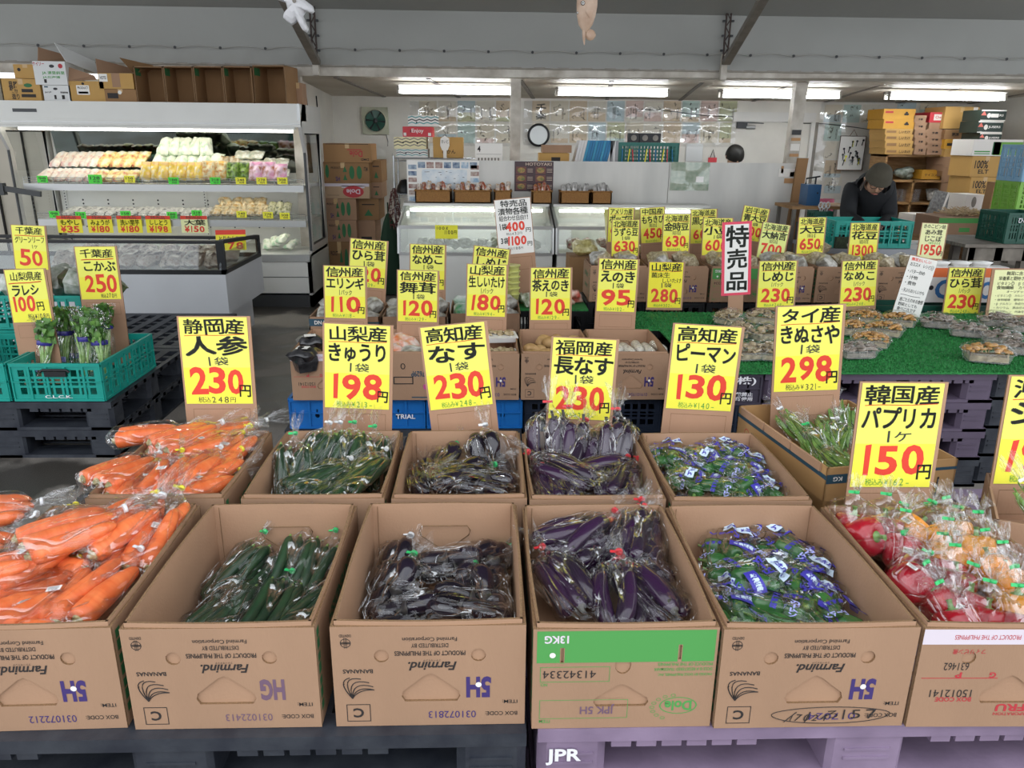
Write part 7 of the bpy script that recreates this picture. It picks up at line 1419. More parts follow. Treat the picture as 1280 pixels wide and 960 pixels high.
def open_carton(label, x0, y0, x1, y1, m_, flaps, prints, name='carton', z0=None, Y=TY, d=.35):
    t = carton(name, label, x0, y0, x1, y1, Y, d, m_, prints, GT, tape=False, z0=z0)
    a = atY(x0, (y0+y1)/2, Y); b = atY(x1, (y0+y1)/2, Y); w = b.x-a.x; h = atY(x0, y0, Y).z-(z0 if z0 is not None else atY(x0, y1, Y).z)-.003; k = w/(x1-x0)
    for f in flaps: flap(t, [(-w/2+(q[0]-x0)*k, -d/2+q[2], h+(y0-q[1])*k) for q in f[:4]], f[4])
    return t
open_carton('white carton with green letters and open flaps, upper one of the two white', 42, 76, 83, 106, WB, [((42, 76, .1), (66, 74, .33), (69, 66, .34), (44, 58, .12), M_card), ((83, 76, .02), (104, 88, .3), (100, 72, .32), (70, 54, .05), WB)], [('ケイソー', 0, .8, .36, .97, M_rprint), ('JA 清里斜里', .25, .42, .95, .58, M_gprint), ('JA北海道', .25, .26, .8, .38, M_gprint), ('#', .28, .08, .36, .24, M_ink), ('o', .5, .72, .66, .86, M_black), ('o', .78, .7, .92, .9, M_rprint)], Y=TY-.02)
open_carton('tan open carton with white label, right of the white cartons', 86, 101, 131, 128, M_card_y, [((86, 101, .0), (122, 99, .02), (117, 94, .06), (80, 82, .05), M_card)], [('#', .22, .35, .58, .8, M_paper), ('PRODUCT', .25, .62, .55, .74, M_ink), ('#', .26, .4, .54, .5, M_ink), ('o', .38, .82, .46, .94, M_ink)], z0=CZ)
carton('carton', 'flat brown carton under the open carton with upright flaps', 131, 111, 171, 128, TY, .35, M_card_d, [('#', .08, .3, .42, .7, M_ink), ('o', .42, .6, .54, .9, M_paper)], GT, z0=CZ)
open_carton('tan open carton with upright flaps on a flat brown carton', 123, 91, 167, 111, M_card_y, [((123, 91, .0), (150, 88, .3), (148, 82, .32), (120, 74, .05), M_card), ((167, 91, .02), (171, 86, .3), (178, 78, .3), (150, 72, .05), M_card_d)], [('#', .02, .45, .26, .95, M_paper), ('HOTEI', .05, .6, .22, .8, M_ink), ('#', .38, .1, .62, 1.0, M_card)])
for i, (x0, x1) in enumerate(((169, 206), (206, 243), (243, 280), (280, 316), (316, 364))):
    a = atY(x0, 105, TY); b = atY(x1, 105, TY); w = b.x-a.x-.005; h = atY(x1, 83 if i < 4 else 82, TY).z-CZ; d = .3 if i < 4 else .34; tt = thing('empty_carton', 'empty brown carton tipped on its side on the case, %s of five' % ORD[i], 'box', ((a.x+b.x)/2, TY+d/2, CZ), -.12 if i == 4 else 0, 'empty cartons tipped on the case'); w2 = w/2; q = .006
    if i == 4: w2 *= .88
    m = MB(); m.box(-w2, w2, d/2-q, d/2, 0, h); m.box(-w2, -w2+q, -d/2, d/2, 0, h); m.box(w2-q, w2, -d/2, d/2, 0, h); m.box(-w2, w2, -d/2, d/2, 0, q); m.box(-w2, w2, -d/2, d/2, h-q, h); m.build('carton_body', M_card_d, tt)
    m = MB(); m.box(-w2, w2, -d/2-.004, -d/2, h-.012, h); m.box(-w2, w2, -d/2-.004, -d/2, 0, .01); m.box(-w2, -w2+.01, -d/2-.004, -d/2, 0, h); m.box(w2-.01, w2, -d/2-.004, -d/2, 0, h); m.build('open_rim', M_edge, tt)
    m = MB(); m.rect(Fr((0, d/2-q-.001, 0), (1, 0, 0), (0, 0, 1)), w2*.1, h*.06, w2*.12, h*.95, 0); m.rect(Fr((-w2+q+.001, d/2, 0), (0, -1, 0), (0, 0, 1)), d*.55, h*.75, d*.95, h*.95, 0, 1); m.build('inner_print', [M_edge, M_dgprint], tt)
carton('carton', 'small carton behind the last tipped carton on the case', 366, 103, 378, 132, TY+.25, .2, M_card, [], GT, z0=CZ)
# ---- island freezer in front of the case
IX = -2.03; IY0, IY1 = 6.02, 7.02; t = thing('island_freezer', 'low white island freezer with black-framed glass in front of the case', 'freezer', (IX-1.2, (IY0+IY1)/2, 0)); w = 1.2; hd = .5
m = MB(); m.box(-w, w, -hd, hd, .30, .62); m.box(-w+.08, w-.10, -hd+.06, hd-.06, .0, .30, 0)
for i in range(14): m.box(w-1.1, w-.80, -hd+.055, -hd+.06, .04+.016*i, .048+.016*i, 1); m.box(w-.70, w-.40, -hd+.055, -hd+.06, .04+.016*i, .048+.016*i, 1); m.box(w-1.5, w-1.2, -hd+.055, -hd+.06, .04+.016*i, .048+.016*i, 1)
m.build('freezer_body', [mat('light_grey_enamel', '#c3c5c8', .4, var=.06, vscale=3), M_dgrey], t)
m = MB(); m.box(-w, w, -hd, -hd+.03, .62, .655); m.box(-w, w, hd-.03, hd, .62, .655); m.box(w-.03, w, -hd, hd, .62, .655); m.bar((-w, -hd+.06, .865), (w-.02, -hd+.06, .865), .06, .022); m.bar((-w, hd-.05, .79), (w, hd-.05, .79), .05, .025); m.bar((w-.02, -hd+.05, .87), (w-.02, hd-.03, .80), .04, .03); m.box(w-.06, w-.0, -hd+.02, -hd+.05, .64, .88); m.box(w-.03, w, hd-.04, hd, .64, .81); m.build('black_frame', M_black, t)
m = MB(); m.hexa([(-w, -hd+.01, .65), (w-.03, -hd+.01, .65), (-w, -hd+.018, .65), (w-.03, -hd+.018, .65), (-w, -hd+.045, .855), (w-.03, -hd+.045, .855), (-w, -hd+.053, .855), (w-.03, -hd+.053, .855)]); m.build('front_glass', M_glass, t)
m = MB(); m.box(w-.012, w-.006, -hd+.05, hd-.04, .655, .79); m.build('end_glass', M_glass, t)
rgi = random.Random(6)
for i in range(16):
    pouch('frozen_bag', 'pinkish frozen packet in the island freezer, %s from left, %s row' % (ORD[i % 8], ('front', 'back')[i//8]), 'packet', (IX-1.35+.17*(i % 8), IY0+.27+.36*(i//8), .70), .165, .24, .09, [mixmat('frozen_pink', '#93786a', '#5f4c44', 24, c3='#b8a89c')], rgi.uniform(-.5, .5), .3, 'packets in the island freezer', i)
a = atY(303, 303, 6.6); m = MB(); m.box(-.12, .12, -.003, 0, -.07, .1); fr = Fr((0, -.0034, 0), (1, 0, 0), (0, 0, 1)); m.rect(fr, -.12, .06, .12, .1, .0003, 2); m.write(fr, 'とりなんこつ', -.1, 0, .1, .05, 1, .02); m.write(fr, '78', -.03, -.065, .1, -.005, 3, .03, .0006, None, True); o = m.build('freezer_card', [M_gold_p, M_blk_ink, M_red_ink, M_red_ink]); o.location = (IX-.12, 6.6, .80); o.rotation_euler = (-.3, 0, .2); tag(o, 'yellow card with red top inside the island freezer end', 'price card')
# ================================================================ RIGHT SIDE
# steel table with teal crate where the person works
a = atY(1020, 309, 6.25); b = atY(1165, 309, 6.25); t = thing('steel_table', 'grey steel work table below the bending person', 'table', ((a.x+b.x)/2, 6.45, 0)); w = (b.x-a.x)/2; zt2 = a.z; m = MB(); m.box(-w, w, -.3, .3, zt2-.03, zt2); m.box(-w, w, -.3, -.28, zt2-.13, zt2-.03); m.build('table_top', mat('grey_steel', '#8e9196', .4, .4), t)
for x in (-w+.03, w-.03):
    for y in (-.27, .27): m = MB(); m.box(x-.02, x+.02, y-.02, y+.02, 0, zt2-.03); m.build('leg', M_steel, t)
a = atY(1036, 306, 6.3); b = atY(1131, 306, 6.3); zc = zt2+.001
crate('folding_crate', 'teal lattice crate in front of the bending person', a.x, b.x, 6.22, 6.58, zc, .215, M_teal, None, cols=(9, 6))
m = MB(); m.hexa([(a.x-.0, 6.17, zc), (a.x+.16, 6.17, zc), (a.x, 6.21, zc), (a.x+.16, 6.21, zc), (a.x, 6.17, zc+.09), (a.x+.16, 6.17, zc+.09), (a.x, 6.21, zc+.09), (a.x+.16, 6.21, zc+.09)]); tag(m.build('sponge_pad', mat('dark_moss', '#2f3b26', .9, var=.5, vscale=60)), 'dark green scouring block at the front of the steel table', 'block')
m = MB(); q = atY(1128, 277, 6.5); m.box(q.x-.05, q.x+.25, 6.5, 6.62, zc, zc+.012); m.box(q.x-.05, q.x+.25, 6.5, 6.62, zc+.012, zc+.016, 1); tag(m.build('paper_stack', [M_paper, M_alu]), 'white sheet on the steel table right of the teal crate', 'paper')
# people
M_skin = mat('skin', '#c49a80', .5, var=.06, vscale=20); M_jacket = mat('black_jacket', '#16181c', .8, var=.2, vscale=25, bump=.2, bscale=14, bdist=.02); M_beanie = mat('olive_brown_knit', '#4a463a', .9, bump=.5, bscale=160, stretch=(1, 1, .3)); M_hair = mat('black_hair', '#15130f', .55, var=.4, vscale=60, bump=.4, bscale=120); M_trous = mat('dark_trousers', '#24262c', .8)
def skin(name, verts, edges, m_, parent, sub=2, root=0):
    me = bpy.data.meshes.new(name); me.from_pydata([v[0] for v in verts], edges, []); o = bpy.data.objects.new(name, me); COL.objects.link(o); o.parent = parent; me.materials.append(m_)
    sk = o.modifiers.new('skin', 'SKIN'); sk.use_smooth_shade = True; sk.branch_smoothing = .4
    for i, v in enumerate(verts): r = v[1]; me.skin_vertices[0].data[i].radius = r if isinstance(r, tuple) else (r, r)
    me.skin_vertices[0].data[root].use_root = True
    s = o.modifiers.new('sub', 'SUBSURF'); s.levels = sub; s.render_levels = sub; return o
def person(label, J, hat, hips, head_dir):
    """J: world joints; body is one skinned surface, clothing and hair are children"""
    t = thing('person', label, 'person', (hips.x, hips.y, 0)); O = Vector(t.location); L = lambda p: tuple(Vector(p)-O)
    v = []; e = []
    def P(p, r, par=None):
        v.append((L(p), r)); k = len(v)-1
        if par is not None: e.append((par, k))
        return k
    pe = P(J['pelvis'], .12); sp = P(J['spine'], .125, pe); ch = P(J['chest'], .13, sp); nb = P(J['neck'], .055, ch)
    hd_ = J['head']; fd = head_dir.normalized(); upv = (hd_-J['neck']).normalized(); side = fd.cross(upv).normalized(); upv = side.cross(fd)
    h1 = P(hd_-upv*.06, (.072, .08), nb); h2 = P(hd_+upv*.02, (.082, .095), h1); h3 = P(hd_+upv*.09, (.065, .075), h2)
    for s in ('L', 'R'):
        sh = P(J['sh'+s], .062, ch); el = P(J['el'+s], .045, sh); wr = P(J['wr'+s], .028, el); d = (J['wr'+s]-J['el'+s]).normalized(); q = d.cross(Vector((0, 0, 1))).normalized()
        pm = P(J['wr'+s]+d*.05, (.034, .018), wr)
        for k in range(4): f1 = P(J['wr'+s]+d*.10+q*(.024-.016*k), .009, pm); f2 = P(J['wr'+s]+d*(.135+.012*(k in (1, 2)))+q*(.024-.016*k)-Vector((0, 0, .02)), .0075, f1)
        th = P(J['wr'+s]+d*.055+q*.045, .010, pm); P(J['wr'+s]+d*.085+q*.055-Vector((0, 0, .012)), .008, th)
        hp = P(J['hip'+s], .085, pe); kn = P(J['kn'+s], .058, hp); an = P(J['an'+s], .042, kn); P(J['an'+s]+Vector((0, -.13, -.04)), .035, an)
    skin('body', v, e, M_skin, t)
    def cloth(nm, chain, m_, sub=2):
        vv = []; ee = []
        for pts in chain:
            b = None
            for p, r in pts:
                key = [i for i, x in enumerate(vv) if (Vector(x[0])-Vector(L(p))).length < 1e-5]
                if key: k = key[0]
                else: vv.append((L(p), r)); k = len(vv)-1
                if b is not None: ee.append((b, k))
                b = k
        return skin(nm, vv, ee, m_, t, sub)
    cloth('jacket', [[(J['pelvis'], .165), (J['spine'], .165), (J['chest'], .175), (J['neck']-upv*.0, .095)]]+[[(J['chest'], .175), (J['sh'+s], .110), (J['sh'+s]*.5+J['el'+s]*.5, .078), (J['el'+s], .072), (J['el'+s]*.35+J['wr'+s]*.65, .06), (J['wr'+s], .046)] for s in 'LR'], M_jacket)
    cloth('trousers', [[(J['pelvis']-Vector((0, 0, .02)), .15)]+[]]+[[(J['pelvis']-Vector((0, 0, .02)), .15), (J['hip'+s], .105), (J['kn'+s], .08), (J['an'+s]+Vector((0, 0, .03)), .065)] for s in 'LR'], M_trous)
    T = Matrix(((side.x, fd.x, upv.x, hd_.x-O.x), (side.y, fd.y, upv.y, hd_.y-O.y), (side.z, fd.z, upv.z, hd_.z-O.z), (0, 0, 0, 1)))
    f = MB(T); f.tube([(0, .088, .03), (0, .112, -.012), (0, .10, -.02)], [.008, .014, .008], 8); f.build('nose', M_skin, t)
    for s in (-1, 1):
        f = MB(T); f.revolve([(.000001, -.011), (.008, -.007), (.0105, 0), (.008, .007), (.000001, .011)], 10, 0, c=(s*.034, .078, .022)); f.build('eye', mat('eye_white', '#e8e4de', .3), t)
        f = MB(T); f.tube([(s*.086, -.005, .03), (s*.096, -.012, .015), (s*.09, -.002, -.02)], [.012, .016, .008], 8); f.build('ear', M_skin, t)
    f = MB(T); f.tube([(-.026, .089, -.052), (0, .097, -.05), (.026, .089, -.052)], [.003, .007, .003], 6); f.build('mouth', mat('lip', '#9a5f52', .5), t)
    f = MB(T)
    for s in (-1, 1): f.tube([(s*.034+.026*math.cos(k*PI/6), .102, .022+.02*math.sin(k*PI/6)) for k in range(13)], .0025, 5); f.tube([(s*.06, .1, .026), (s*.092, .0, .03)], .0025, 5)
    f.tube([(-.01, .102, .026), (.01, .102, .026)], .0025, 5)
    if hat: f.build('glasses', M_black, t)
    f = MB(T)
    if hat:
        f.grid(lambda u, w_: (.102*math.cos(2*PI*u)*math.cos(w_*PI/2)**.6*(1.06 if w_ < .12 else 1), -.008+.118*math.sin(2*PI*u)*math.cos(w_*PI/2)**.6*(1.06 if w_ < .12 else 1), .032+.122*math.sin(w_*PI/2)), 28, 12, closed=True); f.build('beanie', M_beanie, t)
        f = MB(T); f.grid(lambda u, w_: ((.094+.012*w_)*math.cos(PI*.88+PI*1.24*u), -.012+(.10+.01*w_)*math.sin(PI*.88+PI*1.24*u), .04-.13*w_), 20, 6); f.build('hair', mat('brown_hair', '#3b2a1f', .6, var=.4, vscale=60), t)
        f = MB(T); f.grid(lambda u, w_: ((.10+.035*math.sin(w_*PI))*math.cos(PI+PI*u), -.05+(.13+.03*math.sin(w_*PI))*math.sin(PI+PI*u), -.13+.13*w_), 20, 8); f.build('hood', M_jacket, t)
    else:
        f.grid(lambda u, w_: (.105*math.cos(2*PI*u)*math.cos(w_*PI/2)**.6*(1+.05*math.sin(13*u*6)), -.012+.118*math.sin(2*PI*u)*math.cos(w_*PI/2)**.6, .0+.14*math.sin(w_*PI/2)), 28, 12, closed=True); f.build('hair', M_hair, t)
    return t
p = lambda x, y, Y: atY(x, y, Y)
hips = Vector((p(1078, 300, 7.02).x, 7.02, .92))
J = dict(pelvis=hips, spine=Vector((hips.x+.0, 6.95, 1.10)), chest=Vector((p(1080, 250, 6.82).x, 6.82, 1.235)), neck=Vector((p(1090, 240, 6.66).x, 6.66, 1.33)), head=p(1096, 228, 6.54),
         shL=Vector((p(1062, 246, 6.84).x, 6.84, 1.27)), shR=Vector((p(1107, 250, 6.8).x, 6.8, 1.27)), elL=p(1059, 272, 6.76), elR=p(1112, 274, 6.74), wrL=p(1078, 281, 6.47), wrR=p(1102, 281, 6.47),
         hipL=hips+Vector((-.1, 0, -.06)), hipR=hips+Vector((.1, 0, -.06)), knL=hips+Vector((-.11, -.03, -.46)), knR=hips+Vector((.11, -.03, -.46)), anL=Vector((hips.x-.11, 7.05, .09)), anR=Vector((hips.x+.11, 7.05, .09)))
person('person in dark hooded jacket and olive beanie bending over the teal crate', J, True, hips, Vector((-.28, -.74, -.50)))
hc = p(918, 197, 9.3); hips2 = Vector((hc.x, 9.42, .62)); J2 = dict(pelvis=hips2, spine=hips2+Vector((0, -.03, .2)), chest=hips2+Vector((0, -.05, .42)), neck=Vector((hc.x, 9.33, hc.z-.19)), head=hc,
    shL=hips2+Vector((-.19, -.05, .47)), shR=hips2+Vector((.19, -.05, .47)), elL=hips2+Vector((-.25, -.08, .22)), elR=hips2+Vector((.25, -.08, .22)), wrL=hips2+Vector((-.14, -.3, .2)), wrR=hips2+Vector((.14, -.3, .2)),
    hipL=hips2+Vector((-.1, -.02, -.05)), hipR=hips2+Vector((.1, -.02, -.05)), knL=hips2+Vector((-.12, -.42, -.06)), knR=hips2+Vector((.12, -.42, -.06)), anL=Vector((hc.x-.12, 8.98, .09)), anR=Vector((hc.x+.12, 8.98, .09)))
person('person seated behind the white partition, only black hair showing', J2, False, hips2, Vector((.1, -.8, -.45)))
m = MB(); m.revolve([(.2, .36), (.2, .39), (.03, .39)], 20); m.tube([(0, 0, 0), (0, 0, .38)], .03, 8); m.revolve([(.22, 0), (.22, .03)], 16); o = m.build('stool', M_steel); o.location = (hc.x, 9.47, 0); tag(o, 'round stool under the seated person behind the partition', 'stool')
# key board, lock box, scissors and clutter near the door post
a = atY(1062, 191, YB-.03); t = thing('key_board', 'white board of hanging keys with a wire hook', 'key board', (a.x, YB-.065, a.z)); m = MB(); m.box(-.17, .17, -.012, 0, -.22, .21); m.build('board', M_paper, t); m = MB()
m.tube([(-.17, -.014, -.22), (.17, -.014, -.22), (.17, -.014, .21), (-.17, -.014, .21), (-.17, -.014, -.22)], .006, 5); m.tube([(-.05, -.01, .21), (0, -.01, .29), (.05, -.01, .21)], .004, 5); m.build('board_frame', mat('copper_brown', '#7d5a44', .5), t); rk = random.Random(9)
for k in range(26):
    m = MB(); x, z = rk.uniform(-.14, .14), rk.uniform(-.12, .14); m.tube([(x, -.016, z+.02), (x+rk.uniform(-.02, .02), -.02, z-.045)], .006, 5); m.revolve([(.014, -.022), (.014, -.016)], 8, axis='y', c=(x, 0, z+.02)); m.build('key', [M_dgrey, M_alu, M_tag_y, M_black][k % 4 if k % 4 != 2 or k < 12 else 0], t)
a = atY(1008, 257, 7.2); b = atY(1028, 231, 7.2); t = thing('lock_box', 'blue steel box with a black handle near the post', 'box', ((a.x+b.x)/2, 7.3, a.z)); w, h = b.x-a.x, b.z-a.z; m = MB(); m.box(-w/2, w/2, -.09, .09, 0, h); m.plate(Fr((-w/2, -.0905, 0), (1, 0, 0), (0, 0, 1)), [circle(w*.75, h*.6, .008), ], 0, .0006, 1); m.build('box_body', [mat('blue_steel', '#1f4f78', .4, var=.1, vscale=8), M_black], t); m = MB(); m.tube([(-w*.42, 0, h), (-w*.42, 0, h+.05), (w*.6, 0, h+.07)], .008, 6); m.tube([(w*.3, 0, h), (w*.3, 0, h+.06)], .008, 6); m.build('handle', M_black, t)
m = MB(); m.box(a.x-.15, b.x+.35, 7.15, 7.6, a.z-.03, a.z-.001); [m.box(x, x+.03, y, y+.03, 0, a.z-.03, 1) for x in (a.x-.13, b.x+.3) for y in (7.17, 7.55)]; tag(m.build('side_table', [M_wood, M_steel]), 'small wooden table under the blue steel box', 'table')
crate('pen_basket', 'small dark green basket of scissors by the post', a.x-.02, b.x+.02, 6.95, 7.1, a.z-.14, .11, M_dgreen, None, cols=(7, 5), rows=2, handle=False, cat='basket')
m = MB(); m.box(a.x-.1, b.x+.1, 6.9, 7.14, 0, a.z-.142); tag(m.build('utility_box', M_dgrey), 'dark grey stand under the scissors basket', 'stand')
for i in range(2):
    q = MB(); [q.tube([(s*.02+.018*math.cos(k*PI/5), 0, .14+.028*math.sin(k*PI/5)) for k in range(11)], .005, 5) for s in (-1, 1)]; q.tube([(-.015, 0, .115), (.01, 0, 0)], .006, 5, 1); q.tube([(.015, 0, .115), (-.01, 0, 0)], .006, 5, 1); o = q.build('scissors', [mat('white_plastic', '#d9dadb', .4), M_alu]); o.location = (a.x+.04+.07*i, 7.0, a.z-.12); o.rotation_euler = (0, .2-.3*i, .2); tag(o, 'scissors with white grips in the green basket, %s pair' % ('left', 'right')[i], 'scissors', 'scissors by the post')
m = MB(); q0 = atY(990, 245, 7.6); m.hexa([(q0.x-.02, 7.62, .5), (q0.x+.08, 7.62, .5), (q0.x-.02, 7.66, .5), (q0.x+.08, 7.66, .5), (q0.x+.06, 7.70, 1.5), (q0.x+.16, 7.70, 1.5), (q0.x+.06, 7.74, 1.5), (q0.x+.16, 7.74, 1.5)]); tag(m.build('folded_cardboard', M_card_d), 'folded brown cardboard leaning at the end of the partition', 'cardboard')
m = MB(); a = atY(1040, 272, 7.6); m.grid(lambda u, v: (a.x+(.10-.03*v)*math.cos(2*PI*u)*(1+.1*math.sin(19*u)), 7.76+.07*math.sin(2*PI*u), .75+.36*v), 24, 8, closed=True); tag(m.build('pink_bag', mat('pink_cloth', '#c4647c', .8)), 'pink cloth bag hanging left of the bending person', 'bag')
m = MB(); m.box(a.x-.13, a.x+.13, 7.66, 7.86, 0, .748); tag(m.build('trolley_box', M_card_d), 'brown box standing under the pink cloth bag', 'box')
# shelf unit with small boxes on top
a = atY(1108, 193, 9.6); b = atY(1179, 283, 9.6); x0, x1 = a.x, b.x; zs = [.45, atY(1120, 253, 9.6).z, atY(1120, 225, 9.6).z, a.z]; t = thing('wooden_shelf', 'wooden pigeonhole shelf behind the bending person', 'shelf', ((x0+x1)/2, 9.8, 0)); w = (x1-x0)/2
m = MB(); [m.box(-w, w, -.2, .2, z-.025, z) for z in zs]; m.box(-w, w, .18, .2, 0, zs[3]); m.build('shelf_boards', M_wood, t)
for x in (-w, -.05, .35, w-.025): m = MB(); m.box(x, x+.025, -.2, .18, 0, zs[3] if abs(x) > w-.05 else zs[2]); m.build('upright', M_wood, t)
M_ybox = mat('orange_yellow_box', '#c9952f', .6, var=.06); GX = 'small cartons stacked on the wooden shelf'
def stackrow(px0, px1, ys, Y, d, mats_, what, prints=()):
    n = len(ys)-1; a = atY(px0, ys[0], Y)
    for k in range(n): carton('small_carton', '%s, %s' % (what, (ORD[k]+' from bottom') if n > 1 else 'single'), px0, ys[k+1], px1, ys[k], Y, d, mats_[k % len(mats_)], list(prints[k % len(prints)]) if prints else [('手書', .3, .3, .7, .6, M_ink)], GX, lid=True, tape=False, z0=zs[3]+.002 if k == 0 and ys[0] == 193 else None)
stackrow(1106, 1141, [193, 185, 176, 168, 161], 9.58, .4, [M_card_y], 'shallow tan box in the left pile on the shelf', ((('しいたけ', .5, .2, .9, .7, M_ink), ('#', .05, .3, .4, .7, M_card_d)),))
stackrow(1104, 1144, [161, 149, 136], 9.58, .4, [M_ybox], 'orange-yellow box topping the left pile', ((('♣', .65, .3, .8, .75, M_ink), ('#', .05, .6, .3, .8, M_rprint)),))
stackrow(1143, 1158, [193, 181, 172, 162, 153, 144], 9.56, .4, [M_card], 'small tan box in the second pile on the shelf'); stackrow(1158, 1179, [193, 185, 178, 170, 161], 9.56, .4, [M_card], 'small tan box in the third pile on the shelf')
carton('small_carton', 'small tan box under the red and white carton', 1161, 153, 1184, 161, 9.56, .4, M_card, [], GX, tape=False)
carton('small_carton', 'red carton with white label above the small tan boxes', 1162, 140, 1188, 153, 9.56, .4, M_red_c, [('#', .2, .2, .85, .8, M_wchev), ('Cherry', .28, .3, .78, .65, M_rprint)], GX, tape=False)
carton('small_carton', 'large tan carton with a purple sticker at the top of the piles', 1180, 133, 1223, 161, 9.5, .45, M_card_y, [('o', .78, .1, .98, .4, mat('lilac_sticker', '#a98ac0', .5)), ('#', .82, .75, .95, .98, M_wchev)], None)
for k, (y1, y0) in enumerate(((221, 214), (214, 206), (206, 196), (196, 186), (186, 174), (174, 162))): carton('small_carton', 'tan box in the tall pile under the large tan carton, %s from bottom' % ORD[k], 1180+(k > 3)*0, y0, 1208+(k > 1)*3, y1, 9.5, .4, [M_card_d, M_card, M_card, M_card_y, M_ybox, M_card_d][k], [('#', .1, .3, .8, .6, M_ink)] if k == 4 else [('菌床', .3, .3, .6, .7, M_ink)], 'tan boxes of the tall pile', lid=True, tape=False)
carton('carton', 'brown support carton below the tall pile of tan boxes', 1182, 221, 1212, 275, 9.5, .4, M_card_d, [], None, z0=0, tape=False)
carton('small_carton', 'orange-yellow open box inside the wooden shelf', 1152, 212, 1176, 224, 9.66, .25, M_ybox, [('ケイコン', .15, .3, .8, .6, M_ink)], None, tape=False); m = MB(); q = atY(1131, 216, 9.75)
for k in range(7): blob(m, (.05*math.cos(k), .03*math.sin(k*2), .01*k), .075, 0, (1.1, .8, .7), k, 10)
o = m.build('cloth_bundle', mixmat('grey_green_film', '#9aa39a', '#5d665c', 20)); o.location = (q.x, 9.78, zs[2]+.045); tag(o, 'grey-green crumpled bundle in the wooden shelf top bay', 'bundle')
for i, px in enumerate((1120, 1130, 1146)): q = atY(px, 240, 9.72); m = MB(); m.revolve([(.05, 0), (.06, .14), (.063, .145), (.055, .15)], 16); o = m.build('container_stack', M_clear); o.location = (q.x, 9.75, zs[1]+.003); tag(o, 'clear plastic container stack in the wooden shelf, %s from left' % ORD[i], 'containers', 'clear containers on the shelf')
for i, px in enumerate((1168, 1183, 1176)): q = atY(px, 238, 9.7); pouch('plastic_bag_roll', 'crumpled clear plastic bag in the right bay of the shelf, %s one' % ('left', 'right', 'middle')[i], 'bag', (q.x, 9.72, zs[1]+.09+.0*(i == 2)), .16, .16, .1, [mixmat('crumpled_clear', '#b9b6b0', '#7a756d', 24)], i, 1.0, 'crumpled bags on the shelf', i)
for i, px in enumerate((1125, 1155)): q = atY(px, 268, 9.7); pouch('plastic_bag_roll', 'crumpled bag in the lower bay of the wooden shelf, %s one' % ('left', 'right')[i], 'bag', (q.x, 9.72, .58), .2, .16, .1, [mixmat('crumpled_clear', '#b9b6b0', '#7a756d', 24)], i, .6, 'crumpled bags on the shelf', i+4)
q = atY(1180, 262, 8.6); m = MB(); m.box(-.15, .15, -.02, .02, 0, .34); m.box(-.012, .012, -.0215, .02, 0, .34, 1); o = m.build('tray_bundle', [mixmat('clear_tray_bundle', '#8f908e', '#5f605f', 40), M_paper]); o.location = (q.x, 8.7, q.z-.15); o.rotation_euler = (.1, .15, 0); tag(o, 'grey bundle of clear trays tied with white band, leaning', 'bundle')
carton('carton', 'white printed box behind the wood-shaving carton', 1140, 268, 1170, 285, 8.3, .3, M_wchev, [('菌床', .2, .2, .5, .7, M_ink)], None, tape=False)
m = MB(); a = atY(1095, 288, 8.2); b = atY(1215, 288, 8.2); m.box(a.x, b.x, 8.24, 8.48, .0, a.z-.02); tag(m.build('work_bench', M_wood), 'wooden bench below the shelf clutter', 'bench')
# dark boxes, green-white carton and brown cartons at the right wall
M_dkbox = mat('black_green_box', '#20302a', .5)
for k, (x0, x1, y0, y1) in enumerate(((1224, 1252, 166, 178), (1222, 1254, 151, 166), (1226, 1258, 137, 151))):
    carton('dark_box', 'black-green box with white edge and red corner, %s of three' % ['bottom', 'middle', 'top'][k], x0, y0, x1, y1, 8.9, .35, M_dkbox, [('#', 0, .88, 1, 1, M_wchev), ('#', 0, 0, 1, .08, M_wchev), ('^', -.0, .5, .22, .88, mat('salmon_print', '#d0675a', .5)), ('JUSERS', .42, .35, .9, .6, M_wchev), ('o', .24, .25, .40, .7, M_wchev), ('#', .4, .3, .7, .65, M_wchev) if k == 2 else ('#', .1, .1, .2, .12, M_wchev)], 'dark boxes at the right wall', tape=False)
carton('carton', 'white carton with green blocks and zigzag print, below the dark boxes', 1216, 174, 1278, 195, 8.5, .4, M_wchev, [('#', .42, .05, 1, .85, mat('lime_print', '#6ea83f', .55)), ('#', .40, .08, .56, .85, M_dgprint), ('#', .62, .3, .69, .6, M_wchev), ('#', .75, .3, .82, .6, M_wchev), ('#', .88, .3, .95, .6, M_wchev), ('#', .04, .22, .36, .3, M_gprint), ('#', .04, .1, .36, .16, M_gprint)], None, tape=False)
kk = [('100%', .1, .4, .55, .8, M_ink), ('ELT', .25, .15, .6, .35, M_ink)]
carton('carton', 'tan carton with bold black print below the green and white carton', 1214, 195, 1252, 221, 8.5, .42, M_card_y, kk, 'tan cartons with bold print'); carton('carton', 'tan carton with bold black print, lower of the two', 1212, 221, 1248, 245, 8.5, .42, M_card_y, kk, 'tan cartons with bold print', z0=None)
carton('carton', 'tan carton base hidden behind the rolled slats', 1212, 245, 1250, 290, 8.5, .42, M_card_d, [], None, z0=0, tape=False)
for k, (y0, y1) in enumerate(((197, 211), (211, 230), (230, 245), (245, 262))): carton('carton', 'narrow tan carton left of the bold-print cartons, %s from top' % ORD[k], 1204-k*2, y0, 1216-k, y1, 8.9, .4, M_card, [], 'narrow tan cartons by the bold-print ones', tape=False, z0=0 if k == 3 else None)
carton('carton', 'white carton with a grey oval print beside the cardboard slats', 1206, 243, 1231, 268, 7.9, .3, M_wchev, [('o', .3, .35, .55, .9, M_steel), ('#', .3, .1, .5, .2, M_ink)], None, tape=False)
